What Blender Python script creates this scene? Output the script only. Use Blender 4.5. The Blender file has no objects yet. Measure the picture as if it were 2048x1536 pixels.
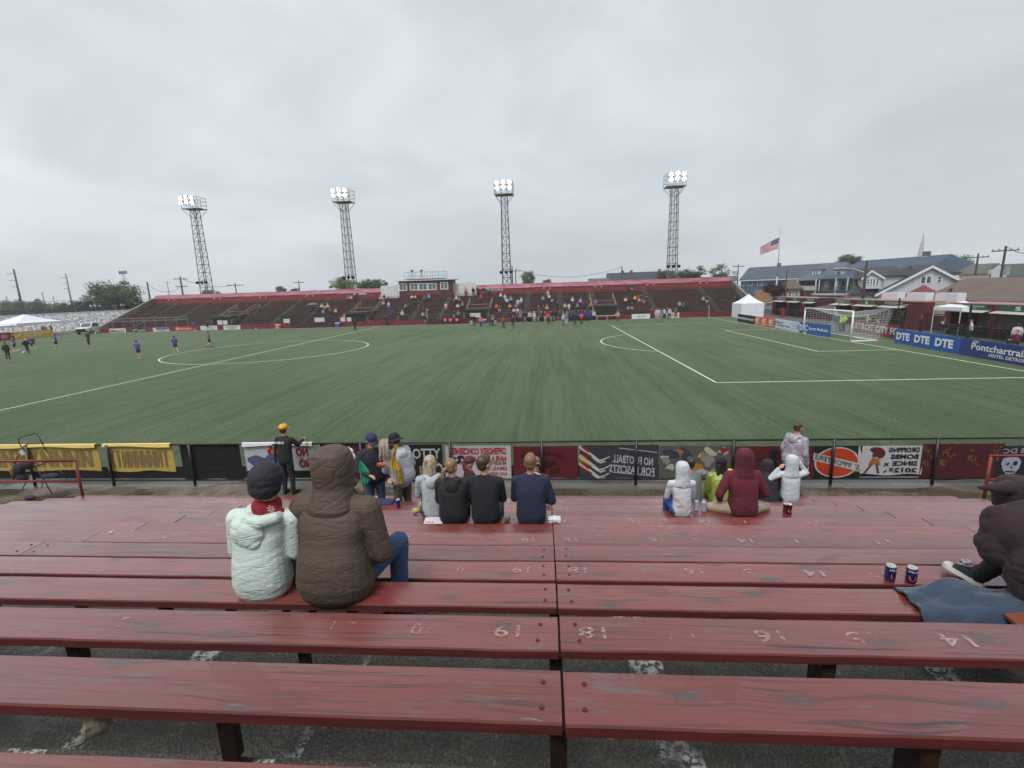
import bpy, bmesh, math, random
import numpy as np
from mathutils import Vector, Matrix, noise as mnoise
R=math.radians
SC=bpy.context.scene
COL=SC.collection
# ------------------------------------------------------------------ camera
CAM=np.array([-25.32,-45.27,5.06]); YAW,PIT,ROL,FPX=R(4.3236),R(11.0884),R(-1.8085),951.57
_c,_s=math.cos(YAW),math.sin(YAW)
FW=np.array([-_s*math.cos(PIT),_c*math.cos(PIT),-math.sin(PIT)]); RT=np.array([_c,_s,0.]); UP=np.cross(RT,FW)
RT,UP=math.cos(ROL)*RT+math.sin(ROL)*UP,-math.sin(ROL)*RT+math.cos(ROL)*UP
cd=bpy.data.cameras.new('camera'); cam=bpy.data.objects.new('camera',cd); COL.objects.link(cam)
M=Matrix([[RT[i],UP[i],-FW[i],CAM[i]] for i in range(3)]+[[0,0,0,1]]); cam.matrix_world=M
cd.sensor_width=36; cd.lens=FPX/2048*36; cd.clip_start=.05; cd.clip_end=3000
SC.camera=cam
# ------------------------------------------------------------------ world, sun, exposure
SC.view_settings.view_transform='Standard'; SC.view_settings.look='None'; SC.view_settings.gamma=1
SC.view_settings.exposure=0.92
SC.cycles.max_bounces=6; SC.cycles.diffuse_bounces=3; SC.cycles.glossy_bounces=3; SC.cycles.transparent_max_bounces=12
SC.cycles.volume_bounces=0; SC.cycles.sample_clamp_indirect=4; SC.cycles.sample_clamp_direct=0
W=bpy.data.worlds.new('World'); SC.world=W; W.use_nodes=True
SUN_EL,SUN_AZ=R(58),R(200)
def build_world():
    nt=W.node_tree; n=nt.nodes; l=nt.links; n.clear()
    out=n.new('ShaderNodeOutputWorld'); bg=n.new('ShaderNodeBackground'); l.new(bg.outputs[0],out.inputs[0])
    sky=n.new('ShaderNodeTexSky'); sky.sky_type='NISHITA'; sky.sun_disc=False; sky.sun_elevation=SUN_EL; sky.sun_rotation=SUN_AZ; sky.dust_density=4
    tc=n.new('ShaderNodeTexCoord'); sep=n.new('ShaderNodeSeparateXYZ'); l.new(tc.outputs['Generated'],sep.inputs[0])
    zz=n.new('ShaderNodeMath'); zz.operation='MAXIMUM'; zz.inputs[1].default_value=0; l.new(sep.outputs[2],zz.inputs[0])
    za=n.new('ShaderNodeMath'); za.operation='ADD'; za.inputs[1].default_value=.22; l.new(zz.outputs[0],za.inputs[0])
    dv=n.new('ShaderNodeVectorMath'); dv.operation='DIVIDE'; l.new(tc.outputs['Generated'],dv.inputs[0])
    cb=n.new('ShaderNodeCombineXYZ'); cb.inputs[2].default_value=1; l.new(za.outputs[0],cb.inputs[0]); l.new(za.outputs[0],cb.inputs[1]); l.new(cb.outputs[0],dv.inputs[1])
    def nz(scale,det,rough,dist,off):
        mp=n.new('ShaderNodeMapping'); mp.inputs['Location'].default_value=off; l.new(dv.outputs[0],mp.inputs[0])
        t=n.new('ShaderNodeTexNoise'); t.inputs['Scale'].default_value=scale; t.inputs['Detail'].default_value=det; t.inputs['Roughness'].default_value=rough; t.inputs['Distortion'].default_value=dist
        l.new(mp.outputs[0],t.inputs[0]); return t
    a=nz(.55,3,.45,.4,(3.1,7.6,0)); b=nz(1.5,6,.55,.5,(1.3,.4,0))
    mx=n.new('ShaderNodeMix'); mx.data_type='FLOAT'; mx.inputs[0].default_value=.42; l.new(a.outputs[0],mx.inputs[2]); l.new(b.outputs[0],mx.inputs[3])
    rp=n.new('ShaderNodeValToRGB'); e=rp.color_ramp.elements
    e[0].position=.36; e[0].color=(.375,.40,.428,1); e[1].position=.66; e[1].color=(.56,.615,.635,1)
    m_=e.new(.5); m_.color=(.445,.48,.505,1)
    dt=n.new('ShaderNodeVectorMath'); dt.operation='DOT_PRODUCT'; dt.inputs[1].default_value=(-.16,0,.10); l.new(tc.outputs['Generated'],dt.inputs[0]); ad=n.new('ShaderNodeMath'); ad.operation='ADD'; l.new(mx.outputs[0],ad.inputs[0]); l.new(dt.outputs['Value'],ad.inputs[1]); ad2=n.new('ShaderNodeMath'); ad2.operation='SUBTRACT'; ad2.inputs[1].default_value=.045; l.new(ad.outputs[0],ad2.inputs[0]); l.new(ad2.outputs[0],rp.inputs[0])
    # horizon brightening
    hr=n.new('ShaderNodeMapRange'); hr.inputs[1].default_value=0; hr.inputs[2].default_value=.22; hr.inputs[3].default_value=.55; hr.inputs[4].default_value=0; l.new(sep.outputs[2],hr.inputs[0])
    hm=n.new('ShaderNodeMix'); hm.data_type='RGBA'; hm.inputs[7].default_value=(.485,.525,.545,1); l.new(hr.outputs[0],hm.inputs[0]); l.new(rp.outputs[0],hm.inputs[6])
    # the physical sky seen faintly through the cloud
    sc_=n.new('ShaderNodeVectorMath'); sc_.operation='SCALE'; sc_.inputs[3].default_value=.10; l.new(sky.outputs[0],sc_.inputs[0])
    sm=n.new('ShaderNodeMix'); sm.data_type='RGBA'; sm.inputs[0].default_value=.10; l.new(hm.outputs[2],sm.inputs[6]); l.new(sc_.outputs[0],sm.inputs[7])
    l.new(sm.outputs[2],bg.inputs[0]); bg.inputs[1].default_value=SKY_STR
SKY_STR=.84
build_world()
sd=bpy.data.lights.new('sun','SUN'); sd.energy=1.35; sd.angle=R(25); sd.color=(1,.97,.93)
so=bpy.data.objects.new('sun',sd); COL.objects.link(so)
so.rotation_euler=(R(90)-SUN_EL,0,math.pi-SUN_AZ)
# ------------------------------------------------------------------ pixel -> world (2048x1536 pixels of the photograph)
def ray(u,v): return FW+RT*(u-1024)/FPX-UP*(v-768)/FPX
def onX(u,v,X): d=ray(u,v); return CAM+d*((X-CAM[0])/d[0])
def onY(u,v,Y): d=ray(u,v); return CAM+d*((Y-CAM[1])/d[1])
def onZ(u,v,Z): d=ray(u,v); return CAM+d*((Z-CAM[2])/d[2])
def onD(u,v,D): d=ray(u,v); return CAM+d*(D/math.hypot(d[0],d[1]))
# ------------------------------------------------------------------ materials
def lin(c):
    return tuple((x/255/12.92 if x/255<=.04045 else ((x/255+.055)/1.055)**2.4) for x in c)
_mc={}
class NT:
    def __init__(s,name):
        s.m=bpy.data.materials.new(name); s.m.use_nodes=True; s.t=s.m.node_tree; s.n=s.t.nodes; s.l=s.t.links
        s.b=s.n['Principled BSDF']; s.tc=None
    def coord(s,kind='Object',scale=(1,1,1),rot=(0,0,0),loc=(0,0,0)):
        if s.tc is None: s.tc=s.n.new('ShaderNodeTexCoord')
        mp=s.n.new('ShaderNodeMapping'); mp.inputs['Scale'].default_value=scale; mp.inputs['Rotation'].default_value=rot; mp.inputs['Location'].default_value=loc
        s.l.new(s.tc.outputs[kind],mp.inputs[0]); return mp.outputs[0]
    def noise(s,co,scale,det=4,rough=.5,dist=0):
        t=s.n.new('ShaderNodeTexNoise'); t.inputs['Scale'].default_value=scale; t.inputs['Detail'].default_value=det; t.inputs['Roughness'].default_value=rough; t.inputs['Distortion'].default_value=dist
        s.l.new(co,t.inputs[0]); return t.outputs[0]
    def vor(s,co,scale,feat='F1'):
        t=s.n.new('ShaderNodeTexVoronoi'); t.feature=feat; t.inputs['Scale'].default_value=scale; s.l.new(co,t.inputs[0]); return t.outputs['Distance']
    def wave(s,co,scale,dist,det=2):
        t=s.n.new('ShaderNodeTexWave'); t.inputs['Scale'].default_value=scale; t.inputs['Distortion'].default_value=dist; t.inputs['Detail'].default_value=det; t.bands_direction='Y'; s.l.new(co,t.inputs[0]); return t.outputs['Fac']
    def ramp(s,f,stops):
        r=s.n.new('ShaderNodeValToRGB'); e=r.color_ramp.elements
        while len(e)<len(stops): e.new(.5)
        for i,(p,c) in enumerate(stops):
            e[i].position=p; e[i].color=(c,c,c,1) if not hasattr(c,'__len__') else (*c,1)
        s.l.new(f,r.inputs[0]); return r.outputs[0]
    def mix(s,f,a,b,mode='MIX'):
        m=s.n.new('ShaderNodeMix'); m.data_type='RGBA'; m.blend_type=mode
        for i,v in ((0,f),(6,a),(7,b)):
            if hasattr(v,'is_linked') or hasattr(v,'links'): s.l.new(v,m.inputs[i])
            elif i==0: m.inputs[0].default_value=v
            else: m.inputs[i].default_value=(*v,1)
        return m.outputs[2]
    def math(s,op,a,b=None):
        m=s.n.new('ShaderNodeMath'); m.operation=op; m.use_clamp=False
        for i,v in ((0,a),(1,b)):
            if v is None: continue
            if hasattr(v,'links'): s.l.new(v,m.inputs[i])
            else: m.inputs[i].default_value=v
        return m.outputs[0]
    def set(s,**k):
        for a,v in k.items():
            i=s.b.inputs[{'col':'Base Color','rough':'Roughness','metal':'Metallic','spec':'Specular IOR Level','coat':'Coat Weight','coatr':'Coat Roughness','alpha':'Alpha','sheen':'Sheen Weight','trans':'Transmission Weight','subs':'Subsurface Weight','emis':'Emission Strength','emc':'Emission Color'}[a]]
            if hasattr(v,'links'): s.l.new(v,i)
            elif hasattr(v,'__len__'): i.default_value=(*v,1)
            else: i.default_value=v
        return s
    def bump(s,h,st=.3,d=.01):
        b=s.n.new('ShaderNodeBump'); b.inputs['Strength'].default_value=st; b.inputs['Distance'].default_value=d; s.l.new(h,b.inputs['Height']); s.l.new(b.outputs[0],s.b.inputs['Normal']); return s
def paint(c,rough=.55,var=.18,scale=6,metal=0,bump=0,name=None,coat=0):
    """plain surface with procedural mottling; c is sRGB 0-255"""
    k=('p',tuple(c),rough,var,scale,metal,bump,coat)
    if k in _mc: return _mc[k]
    t=NT(name or 'paint'); L=lin(c); co=t.coord()
    f=t.noise(co,scale,6,.6)
    col=t.mix(t.ramp(f,[(.25,0),(.75,1)]),tuple(x*(1-var) for x in L),tuple(min(1,x*(1+var)) for x in L))
    t.set(col=col,rough=rough,metal=metal,coat=coat)
    if bump: t.bump(f,bump,.01)
    _mc[k]=t.m; return t.m
def cloth(c,rough=.85,wr=.35,scale=14,sheen=.02,var=.12,coat=0,stain=None):
    k=('c',tuple(c),rough,wr,scale,coat,stain)
    if k in _mc: return _mc[k]
    t=NT('cloth'); L=lin(c); co=t.coord()
    f=t.noise(co,scale,5,.55,.6); g=t.noise(co,900,1)
    cs=scale/14
    def crease(sx,sz,rx,loc):
        n_=t.noise(t.coord(scale=(sx,sx,sz),rot=(rx,0,rx*.7),loc=loc),1,3,.5,.9); return t.ramp(t.math('ABSOLUTE',t.math('SUBTRACT',n_,.5)),[(0,0),(.045,1)])
    h=t.math('ADD',t.math('MULTIPLY',f,.7),t.math('MULTIPLY',g,.05)); h=t.math('ADD',h,t.math('MULTIPLY',crease(3.2,10,.5,(0,0,0)),.24)); h=t.math('ADD',h,t.math('MULTIPLY',crease(4.5,13,-.6,(3,1,2)),.14))
    col=t.mix(t.ramp(f,[(.3,0),(.7,1)]),tuple(x*(1-var) for x in L),tuple(min(1,x*(1+var)) for x in L))
    if stain:
        mk=t.math('MULTIPLY',t.ramp(t.noise(co,11,4,.6),[(.50,0),(.60,.8)]),t.ramp(t.noise(t.coord(loc=(.3,.1,.2)),3,2),[(.46,0),(.54,1)])); col=t.mix(mk,col,lin(stain))
    t.set(col=col,rough=rough,sheen=sheen,coat=coat,coatr=.4); t.bump(h,wr,.02); _mc[k]=t.m; return t.m
def skin(c=(205,150,125)):
    k=('s',tuple(c))
    if k in _mc: return _mc[k]
    t=NT('skin'); L=lin(c); f=t.noise(t.coord(),18,3)
    t.set(col=t.mix(f,tuple(x*.88 for x in L),(min(1,L[0]*1.08),L[1]*.98,L[2]*.95)),rough=.5,subs=.05); _mc[k]=t.m; return t.m
def hairm(c):
    k=('h',tuple(c))
    if k in _mc: return _mc[k]
    t=NT('hair'); L=lin(c); f=t.noise(t.coord(scale=(60,60,7)),1,4,.6)
    t.set(col=t.mix(t.ramp(f,[(.3,0),(.7,1)]),tuple(x*.5 for x in L),tuple(min(1,x*1.5) for x in L)),rough=.45); t.bump(f,.5,.01); _mc[k]=t.m; return t.m
def metalm(c,rough=.4,rust=0.0):
    k=('m',tuple(c),rough,rust)
    if k in _mc: return _mc[k]
    t=NT('metal'); L=lin(c); f=t.noise(t.coord(),9,6,.65)
    t.set(col=t.mix(t.ramp(f,[(.5,0),(.7,1 if rust else .3)]),L,lin((96,60,42)) if rust else tuple(x*.7 for x in L)),rough=rough,metal=.35); _mc[k]=t.m; return t.m
def flat(c,rough=.6): return paint(c,rough,.07,3)
# ------------------------------------------------------------------ meshes
class MB:
    def __init__(s): s.v=[]; s.f=[]; s.mi=[]; s.cur=0
    def add(s,vs,fs):
        o=len(s.v); s.v+= [tuple(map(float,p)) for p in vs]; s.f+=[tuple(i+o for i in f) for f in fs]; s.mi+=[s.cur]*len(fs); return s
    def box(s,a,b):
        x0,x1=sorted((a[0],b[0])); y0,y1=sorted((a[1],b[1])); z0,z1=sorted((a[2],b[2]))
        return s.add([(x0,y0,z0),(x1,y0,z0),(x1,y1,z0),(x0,y1,z0),(x0,y0,z1),(x1,y0,z1),(x1,y1,z1),(x0,y1,z1)],[(0,3,2,1),(4,5,6,7),(0,1,5,4),(1,2,6,5),(2,3,7,6),(3,0,4,7)])
    def obox(s,c,ax,h):
        c=np.array(c,float); ax=[np.array(a,float)/np.linalg.norm(a) for a in ax]; v=[]
        for z in (-1,1):
            for x,y in ((-1,-1),(1,-1),(1,1),(-1,1)): v.append(c+ax[0]*x*h[0]+ax[1]*y*h[1]+ax[2]*z*h[2])
        return s.add(v,[(0,3,2,1),(4,5,6,7),(0,1,5,4),(1,2,6,5),(2,3,7,6),(3,0,4,7)])
    def quad(s,*p): return s.add(p,[tuple(range(len(p)))])
    def prism(s,pts,vec):
        n=len(pts); v=[np.array(p,float) for p in pts]; w=[p+np.array(vec,float) for p in v]
        return s.add(v+w,[tuple(range(n))[::-1],tuple(range(n,2*n))]+[(i,(i+1)%n,(i+1)%n+n,i+n) for i in range(n)])
    def cone(s,a,b,r0,r1,n=8,cap=True):
        a=np.array(a,float); b=np.array(b,float); d=b-a; L=np.linalg.norm(d)
        if L<1e-6: return s
        d/=L; u=np.cross(d,(0,0,1) if abs(d[2])<.9 else (1,0,0)); u/=np.linalg.norm(u); w=np.cross(d,u); v=[]
        for c,r in ((a,r0),(b,r1)):
            for i in range(n): t=2*math.pi*i/n; v.append(c+(u*math.cos(t)+w*math.sin(t))*r)
        f=[(i,(i+1)%n,(i+1)%n+n,i+n) for i in range(n)]
        if cap: f+=[tuple(range(n))[::-1],tuple(range(n,2*n))]
        return s.add(v,f)
    def tube(s,pts,r,n=6):
        rr=r if hasattr(r,'__len__') else [r]*len(pts)
        for i in range(len(pts)-1): s.cone(pts[i],pts[i+1],rr[i],rr[i+1],n)
        return s
    def ell(s,c,r,rot=None,nu=14,nv=9):
        c=np.array(c,float); v=[]; f=[]
        for j in range(nv+1):
            ph=math.pi*j/nv
            for i in range(nu):
                t=2*math.pi*i/nu; p=np.array((r[0]*math.sin(ph)*math.cos(t),r[1]*math.sin(ph)*math.sin(t),r[2]*math.cos(ph)))
                if rot is not None: p=np.array(rot@Vector(p))
                v.append(c+p)
        for j in range(nv):
            for i in range(nu): f.append((j*nu+i,(j+1)*nu+i,(j+1)*nu+(i+1)%nu,j*nu+(i+1)%nu))
        return s.add(v,f)
    def cap(s,a,b,r0,r1,n=12):
        a=np.array(a,float); b=np.array(b,float); s.cone(a,b,r0,r1,n); s.ell(a,(r0,)*3,None,n,7); s.ell(b,(r1,)*3,None,n,7); return s
    def lathe(s,prof,c=(0,0,0),n=20,ax=None):
        v=[]; f=[]; c=np.array(c,float)
        for r,z in prof:
            for i in range(n): t=2*math.pi*i/n; v.append(c+np.array((r*math.cos(t),r*math.sin(t),z)))
        for j in range(len(prof)-1):
            for i in range(n): f.append((j*n+i,j*n+(i+1)%n,(j+1)*n+(i+1)%n,(j+1)*n+i))
        f+=[tuple(range(n))[::-1],tuple(range((len(prof)-1)*n,len(prof)*n))]
        return s.add(v,f)
    def mesh(s,name,off=(0,0,0),smooth=False):
        m=bpy.data.meshes.new(name); o=np.array(off,float)
        m.from_pydata([tuple(np.array(p)-o) for p in s.v],[],s.f)
        if any(s.mi): m.polygons.foreach_set('material_index',s.mi)
        if smooth: m.polygons.foreach_set('use_smooth',[True]*len(m.polygons))
        m.update(); return m
def tag(o,label=None,cat=None,group=None,kind=None):
    if label: o['label']=label
    if cat: o['category']=cat
    if group: o['group']=group
    if kind: o['kind']=kind
    return o
def link(name,me,mats,parent=None):
    o=bpy.data.objects.new(name,me); COL.objects.link(o)
    for m in (mats if isinstance(mats,(list,tuple)) else [mats]): me.materials.append(m)
    if parent is not None: o.parent=parent
    return o
class Thing:
    def __init__(s,name,label,cat,loc=(0,0,0),group=None,rz=0):
        s.o=bpy.data.objects.new(name,None); COL.objects.link(s.o); s.o.location=tuple(map(float,loc)); s.o.rotation_euler[2]=rz
        s.o.empty_display_size=.2; s.loc=np.array(loc,float); s.name=name; tag(s.o,label,cat,group)
    def part(s,name,mb,mat,sub=None,smooth=False,local=False,label=None):
        o=link(name,mb.mesh(name,(0,0,0) if local else s.loc,smooth),mat,sub or s.o)
        if label: o['label']=label
        return o
def single(name,mb,mat,label,cat,group=None,smooth=False,loc=None):
    loc=np.array(loc if loc is not None else np.mean(np.array(mb.v),0)*np.array((1,1,0))+np.array((0,0,np.array(mb.v)[:,2].min())))
    o=link(name,mb.mesh(name,loc,smooth),mat); o.location=tuple(loc); tag(o,label,cat,group); return o
def struct(name,mb,mat,smooth=False,kind='structure'):
    o=link(name,mb.mesh(name,(0,0,0),smooth),mat); o['kind']=kind; return o
def kids(o): return [c for c in bpy.data.objects if c.parent==o]
def copy_tree(o,ks=None,parent=None):
    c=o.copy(); COL.objects.link(c)
    if parent is not None: c.parent=parent
    for k in (kids(o) if ks is None else ks): copy_tree(k,None,c)
    return c
# ------------------------------------------------------------------ flat frames: boards, banners, facades
class Fr:
    def __init__(s,o,U,V=(0,0,1),N=None):
        s.o=np.array(o,float); s.U=np.array(U,float); s.V=np.array(V,float)
        s.N=np.array(N,float) if N is not None else np.cross(s.U,s.V); s.N/=np.linalg.norm(s.N)
    def p(s,a,b,c=0.): return s.o+s.U*a+s.V*b+s.N*c
    def slab(s,mb,a0,b0,a1,b1,c0,c1): # box between normal offsets c0..c1
        v=[s.p(a,b,c) for c in (c0,c1) for a,b in ((a0,b0),(a1,b0),(a1,b1),(a0,b1))]
        mb.add(v,[(0,3,2,1),(4,5,6,7),(0,1,5,4),(1,2,6,5),(2,3,7,6),(3,0,4,7)]); return mb
    def poly(s,mb,pts,c0,c1=None):
        if c1 is None: c1=c0-.002
        n=len(pts); v=[s.p(a,b,c1) for a,b in pts]+[s.p(a,b,c0) for a,b in pts]
        mb.add(v,[tuple(range(n))[::-1],tuple(range(n,2*n))]+[(i,(i+1)%n,(i+1)%n+n,i+n) for i in range(n)]); return mb
_tc={}
def text_geo(st,bold=.0):
    k=(st,bold)
    if k in _tc: return _tc[k]
    cu=bpy.data.curves.new('t','FONT'); cu.body=st; cu.size=1; cu.offset=bold; cu.resolution_u=2; cu.fill_mode='FRONT'
    ob=bpy.data.objects.new('t',cu); COL.objects.link(ob)
    dg=bpy.context.evaluated_depsgraph_get(); me=bpy.data.meshes.new_from_object(ob.evaluated_get(dg))
    v=np.array([x.co[:] for x in me.vertices]); f=[tuple(p.vertices) for p in me.polygons]
    bpy.data.objects.remove(ob); bpy.data.curves.remove(cu); bpy.data.meshes.remove(me)
    v=v[:,:2]; v-=v.min(0); _tc[k]=(v,f); return _tc[k]
def put_text(mb,fr,st,a0,b0,a1,b1,c=.01,mirror=False,bold=.012,skew=0.,rot180=False,arc=0.):
    v,f=text_geo(st,bold); w,h=v.max(0); q=[]
    for x,y in v:
        x/=w; y/=h
        if mirror: x=1-x
        if rot180: x,y=1-x,1-y
        yy=b0+(b1-b0)*y+skew*x+arc*(1-(2*x-1)**2)
        q.append(fr.p(a0+(a1-a0)*x,yy,c))
    mb.add(q,f); return mb
# ------------------------------------------------------------------ remeshed soft bodies
_dg=None
def soft(mb,voxel,smooth=4,fac=.5,wr=None,seed=0):
    """union of the primitives in mb as one continuous smooth surface; wr=(amp,(sx,sy,sz)) adds folds"""
    me=mb.mesh('tmp'); ob=bpy.data.objects.new('tmp',me); COL.objects.link(ob)
    r=ob.modifiers.new('r','REMESH'); r.mode='VOXEL'; r.voxel_size=voxel; r.adaptivity=0
    if smooth: m=ob.modifiers.new('s','SMOOTH'); m.factor=fac; m.iterations=smooth
    dg=bpy.context.evaluated_depsgraph_get(); dg.update()
    out=bpy.data.meshes.new_from_object(ob.evaluated_get(dg))
    bpy.data.objects.remove(ob); bpy.data.meshes.remove(me)
    if wr:
        n=len(out.vertices); co=np.empty(n*3); out.vertices.foreach_get('co',co); co=co.reshape(-1,3)
        no=np.empty(n*3); out.vertices.foreach_get('normal',no); no=no.reshape(-1,3); d=np.empty(n)
        amp,S=wr; S2=(S[0]*2.3,S[1]*2.3,S[2]*2.1)
        for i in range(n):
            x,y,z=co[i]
            t=mnoise.noise(Vector((x*4+seed,y*4,z*4)))*1.2
            a=mnoise.noise(Vector(((x+.5*z)*S[0]+seed*3.1+t,y*S[1]+t,(z-.35*x*abs(x)*3)*S[2]+t)))
            b=mnoise.noise(Vector(((x-.4*z)*S2[0]+seed,y*S2[1]+t,z*S2[2]-t)))
            d[i]=.55*mnoise.noise(Vector((x*5+seed,y*5,z*7)))-.8*max(0.,1-abs(a)*5.2)**1.6
        co+=no*(d*amp)[:,None]; out.vertices.foreach_set('co',co.ravel())
    out.polygons.foreach_set('use_smooth',[True]*len(out.polygons)); out.update(); return out
rnd=random.Random(7)
# ================================================================== ground, field, markings
def m_turf():
    t=NT('turf'); co=t.coord(); 
    st=t.noise(t.coord(scale=(1.1,.05,1)),1,6,.62,.3); st2=t.noise(t.coord(scale=(5,.14,1)),1,4,.6)
    fine=t.noise(t.coord(scale=(1,.55,1)),16,5,.75); big=t.noise(co,.06,3); mid=t.noise(t.coord(scale=(.35,1,1)),1.3,5,.7,.6)
    s=t.math('ADD',t.math('MULTIPLY',st,.8),t.math('MULTIPLY',st2,.8)); s=t.math('ADD',s,t.math('MULTIPLY',mid,.28)); s=t.math('ADD',s,t.math('MULTIPLY',big,.5))
    f=t.ramp(t.math('MULTIPLY',s,.424),[(.43,0),(.57,1)])
    c=t.mix(f,(.064,.094,.047),(.132,.168,.100)); c=t.mix(t.ramp(fine,[(.40,0),(.60,1)]),t.mix(.55,c,(.022,.045,.018)),t.mix(.3,c,(.13,.19,.09)))
    t.set(col=c,rough=.7,spec=.12,sheen=.0); t.bump(t.math('ADD',fine,t.noise(co,160,2)),.8,.03); return t.m
def m_ground():
    t=NT('ground'); co=t.coord(); f=t.noise(co,.25,6,.7); g=t.noise(co,.02,4)
    c=t.mix(t.ramp(f,[(.35,0),(.65,1)]),(.055,.055,.052),(.10,.10,.09)); c=t.mix(t.ramp(g,[(.48,0),(.56,1)]),c,(.045,.065,.03)); t.set(col=c,rough=.8); return t.m
struct('ground',MB().quad((-900,-60,-.02),(900,-60,-.02),(900,1400,-.02),(-900,1400,-.02)),m_ground())
TURF=m_turf(); L2,W2=52.2,31.6
struct('turf_field',MB().quad((-108,-34.75,.004),(3.6,-34.75,.004),(3.6,33.2,.004),(-108,33.2,.004)),TURF)
def lines():
    mb=MB(); w=.06; z=.012
    def seg(x0,y0,x1,y1):
        d=np.array((x1-x0,y1-y0)); d/=np.linalg.norm(d); n=np.array((-d[1],d[0]))*w; a=np.array((x0,y0)); b=np.array((x1,y1))
        n_=max(1,int(np.hypot(x1-x0,y1-y0)/8))
        mb.quad(*[(*p,z) for p in (a-n,b-n,b+n,a+n)])
    def arc(cx,cy,r,t0,t1,n=72):
        for i in range(n):
            a,b=t0+(t1-t0)*i/n,t0+(t1-t0)*(i+1)/n
            mb.quad(*[(cx+q*math.cos(t),cy+q*math.sin(t),z) for q,t in ((r-w,a),(r+w,a),(r+w,b),(r-w,b))])
    X0=-2*L2-.6
    for y in (-W2-1.3,W2): seg(X0,y,0,y)
    for x in (0,X0,X0/2): seg(x,-W2-1.3,x,W2)
    for sx,x in ((-1,0),(1,X0)):
        for d,h in ((16.5,20.16),(5.5,9.16)):
            seg(x+sx*d,-h,x+sx*d,h); seg(x,-h,x+sx*d,-h); seg(x,h,x+sx*d,h)
        a=math.acos(5.5/9.15); c=x+sx*11
        arc(c,0,9.15,(math.pi if sx<0 else 0)-a,(math.pi if sx<0 else 0)+a,40); seg(c-.12,0,c+.12,0)
    arc(X0/2,0,9.15,0,2*math.pi)
    t=NT('line paint'); f=t.noise(t.coord(),9,5,.7); t.set(col=t.mix(t.ramp(f,[(.35,0),(.6,1)]),(.30,.38,.27),(.66,.72,.62)),rough=.7); struct('field_line',mb,t.m)
lines()
# ================================================================== near side: apron, terrace
AZ=.45; FY=-34.45
Yf=lambda i:-43.507+(i-1)*.6192
Zs=lambda i:3.468-(i-1)*.2110-(.012*(i-10) if i>10 else 0)
PW=.262; PT=.05
def m_wet(name,dark,light,puddle=.5,rmin=.04,agg=0,scale=.7,bump=.25):
    t=NT(name); co=t.coord(); f=t.noise(co,2.2,7,.65); g=t.noise(co,.35,4,.6); p=t.noise(t.coord(scale=(1,1.4,1)),scale,4,.55,.4)
    wet=t.ramp(p,[(puddle-.05,0),(puddle+.05,1)])
    c=t.mix(t.ramp(f,[(.3,0),(.7,1)]),dark,light); c=t.mix(t.math('MULTIPLY',wet,.55),c,tuple(x*.35 for x in dark))
    c=t.mix(t.math('MULTIPLY',t.ramp(g,[(.5,0),(.62,1)]),.6),c,(.035,.045,.022))
    hb=f
    if agg:
        v=t.n.new('ShaderNodeTexVoronoi'); v.inputs['Scale'].default_value=agg; t.l.new(co,v.inputs[0]); 
        v.inputs['Randomness'].default_value=1; k=t.math('MULTIPLY',t.ramp(v.outputs['Color'],[(.45,0),(.95,1)]),t.ramp(t.noise(co,23,4,.7),[(.42,0),(.6,1)])); c=t.mix(t.math('MULTIPLY',k,.7),c,(.24,.22,.18)); c=t.mix(t.math('MULTIPLY',t.ramp(v.outputs['Distance'],[(.3,0),(.7,1)]),.6),c,tuple(x*.35 for x in dark)); c=t.mix(t.math('MULTIPLY',t.ramp(t.noise(co,1.7,5,.7),[(.45,0),(.62,1)]),.5),c,(.03,.026,.02)); hb=t.math('SUBTRACT',f,v.outputs['Distance'])
    r=t.mix(wet,(.62,)*3,(rmin,)*3) if puddle<.95 else .45
    t.set(col=c,rough=r,spec=.5); t.bump(t.mix(wet,hb,(.5,.5,.5)) if puddle<.95 else hb,bump,.012); return t.m
APR=m_wet('wet concrete',(.085,.070,.052),(.20,.165,.125),.50,.03,0,.55)
struct('apron',MB().box((-60,-37.4,-.02),(10,-33.9,AZ)),APR)
mb=MB()
for k in range(16): # expansion joints and cracks in the apron
    x=-42+k*2.1; mb.quad((x,-37.3,AZ+.003),(x+.02,-37.3,AZ+.003),(x+.62,-34.9,AZ+.003),(x+.60,-34.9,AZ+.003))
struct('pavement_joint',mb,flat((40,34,28)))
ASPH=m_wet('wet asphalt',(.060,.054,.046),(.125,.114,.098),.62,.15,70,1.1,1.)
mb=MB()
for i in range(-3,14):
    ye=Yf(i)-.10; z=Zs(i)-.40
    mb.box((-60,ye-.70,z-1.2),(10,ye,z))
struct('terrace',mb,ASPH)
mb=MB(); mb.box((-60,-52,-.02),(10,Yf(-3)-.75,Zs(-3)-.2)); struct('terrace_bank',mb,ASPH)
def m_stripe():
    t=NT('worn white paint'); co=t.coord(); f=t.noise(co,30,6,.7); t.set(col=(.50,.50,.47),rough=.6,alpha=t.math('MULTIPLY',t.ramp(f,[(.45,0),(.54,.85)]),t.ramp(t.noise(co,2.3,3,.6),[(.44,0),(.52,1)]))); return t.m
mb=MB()
for x,w in ((-27.72,.085),(-26.62,.06),(-24.72,.10),(-22.9,.08)):
    for i in range(-1,14):
        ye=Yf(i)-.10; z=Zs(i)-.40+.004
        a=(-w,w); mb.quad((x-w,ye-.60,z),(x+w,ye-.60,z),(x+w+.02,ye-.01,z),(x-w,ye-.01,z))
struct('terrace_marking',mb,m_stripe())
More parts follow.
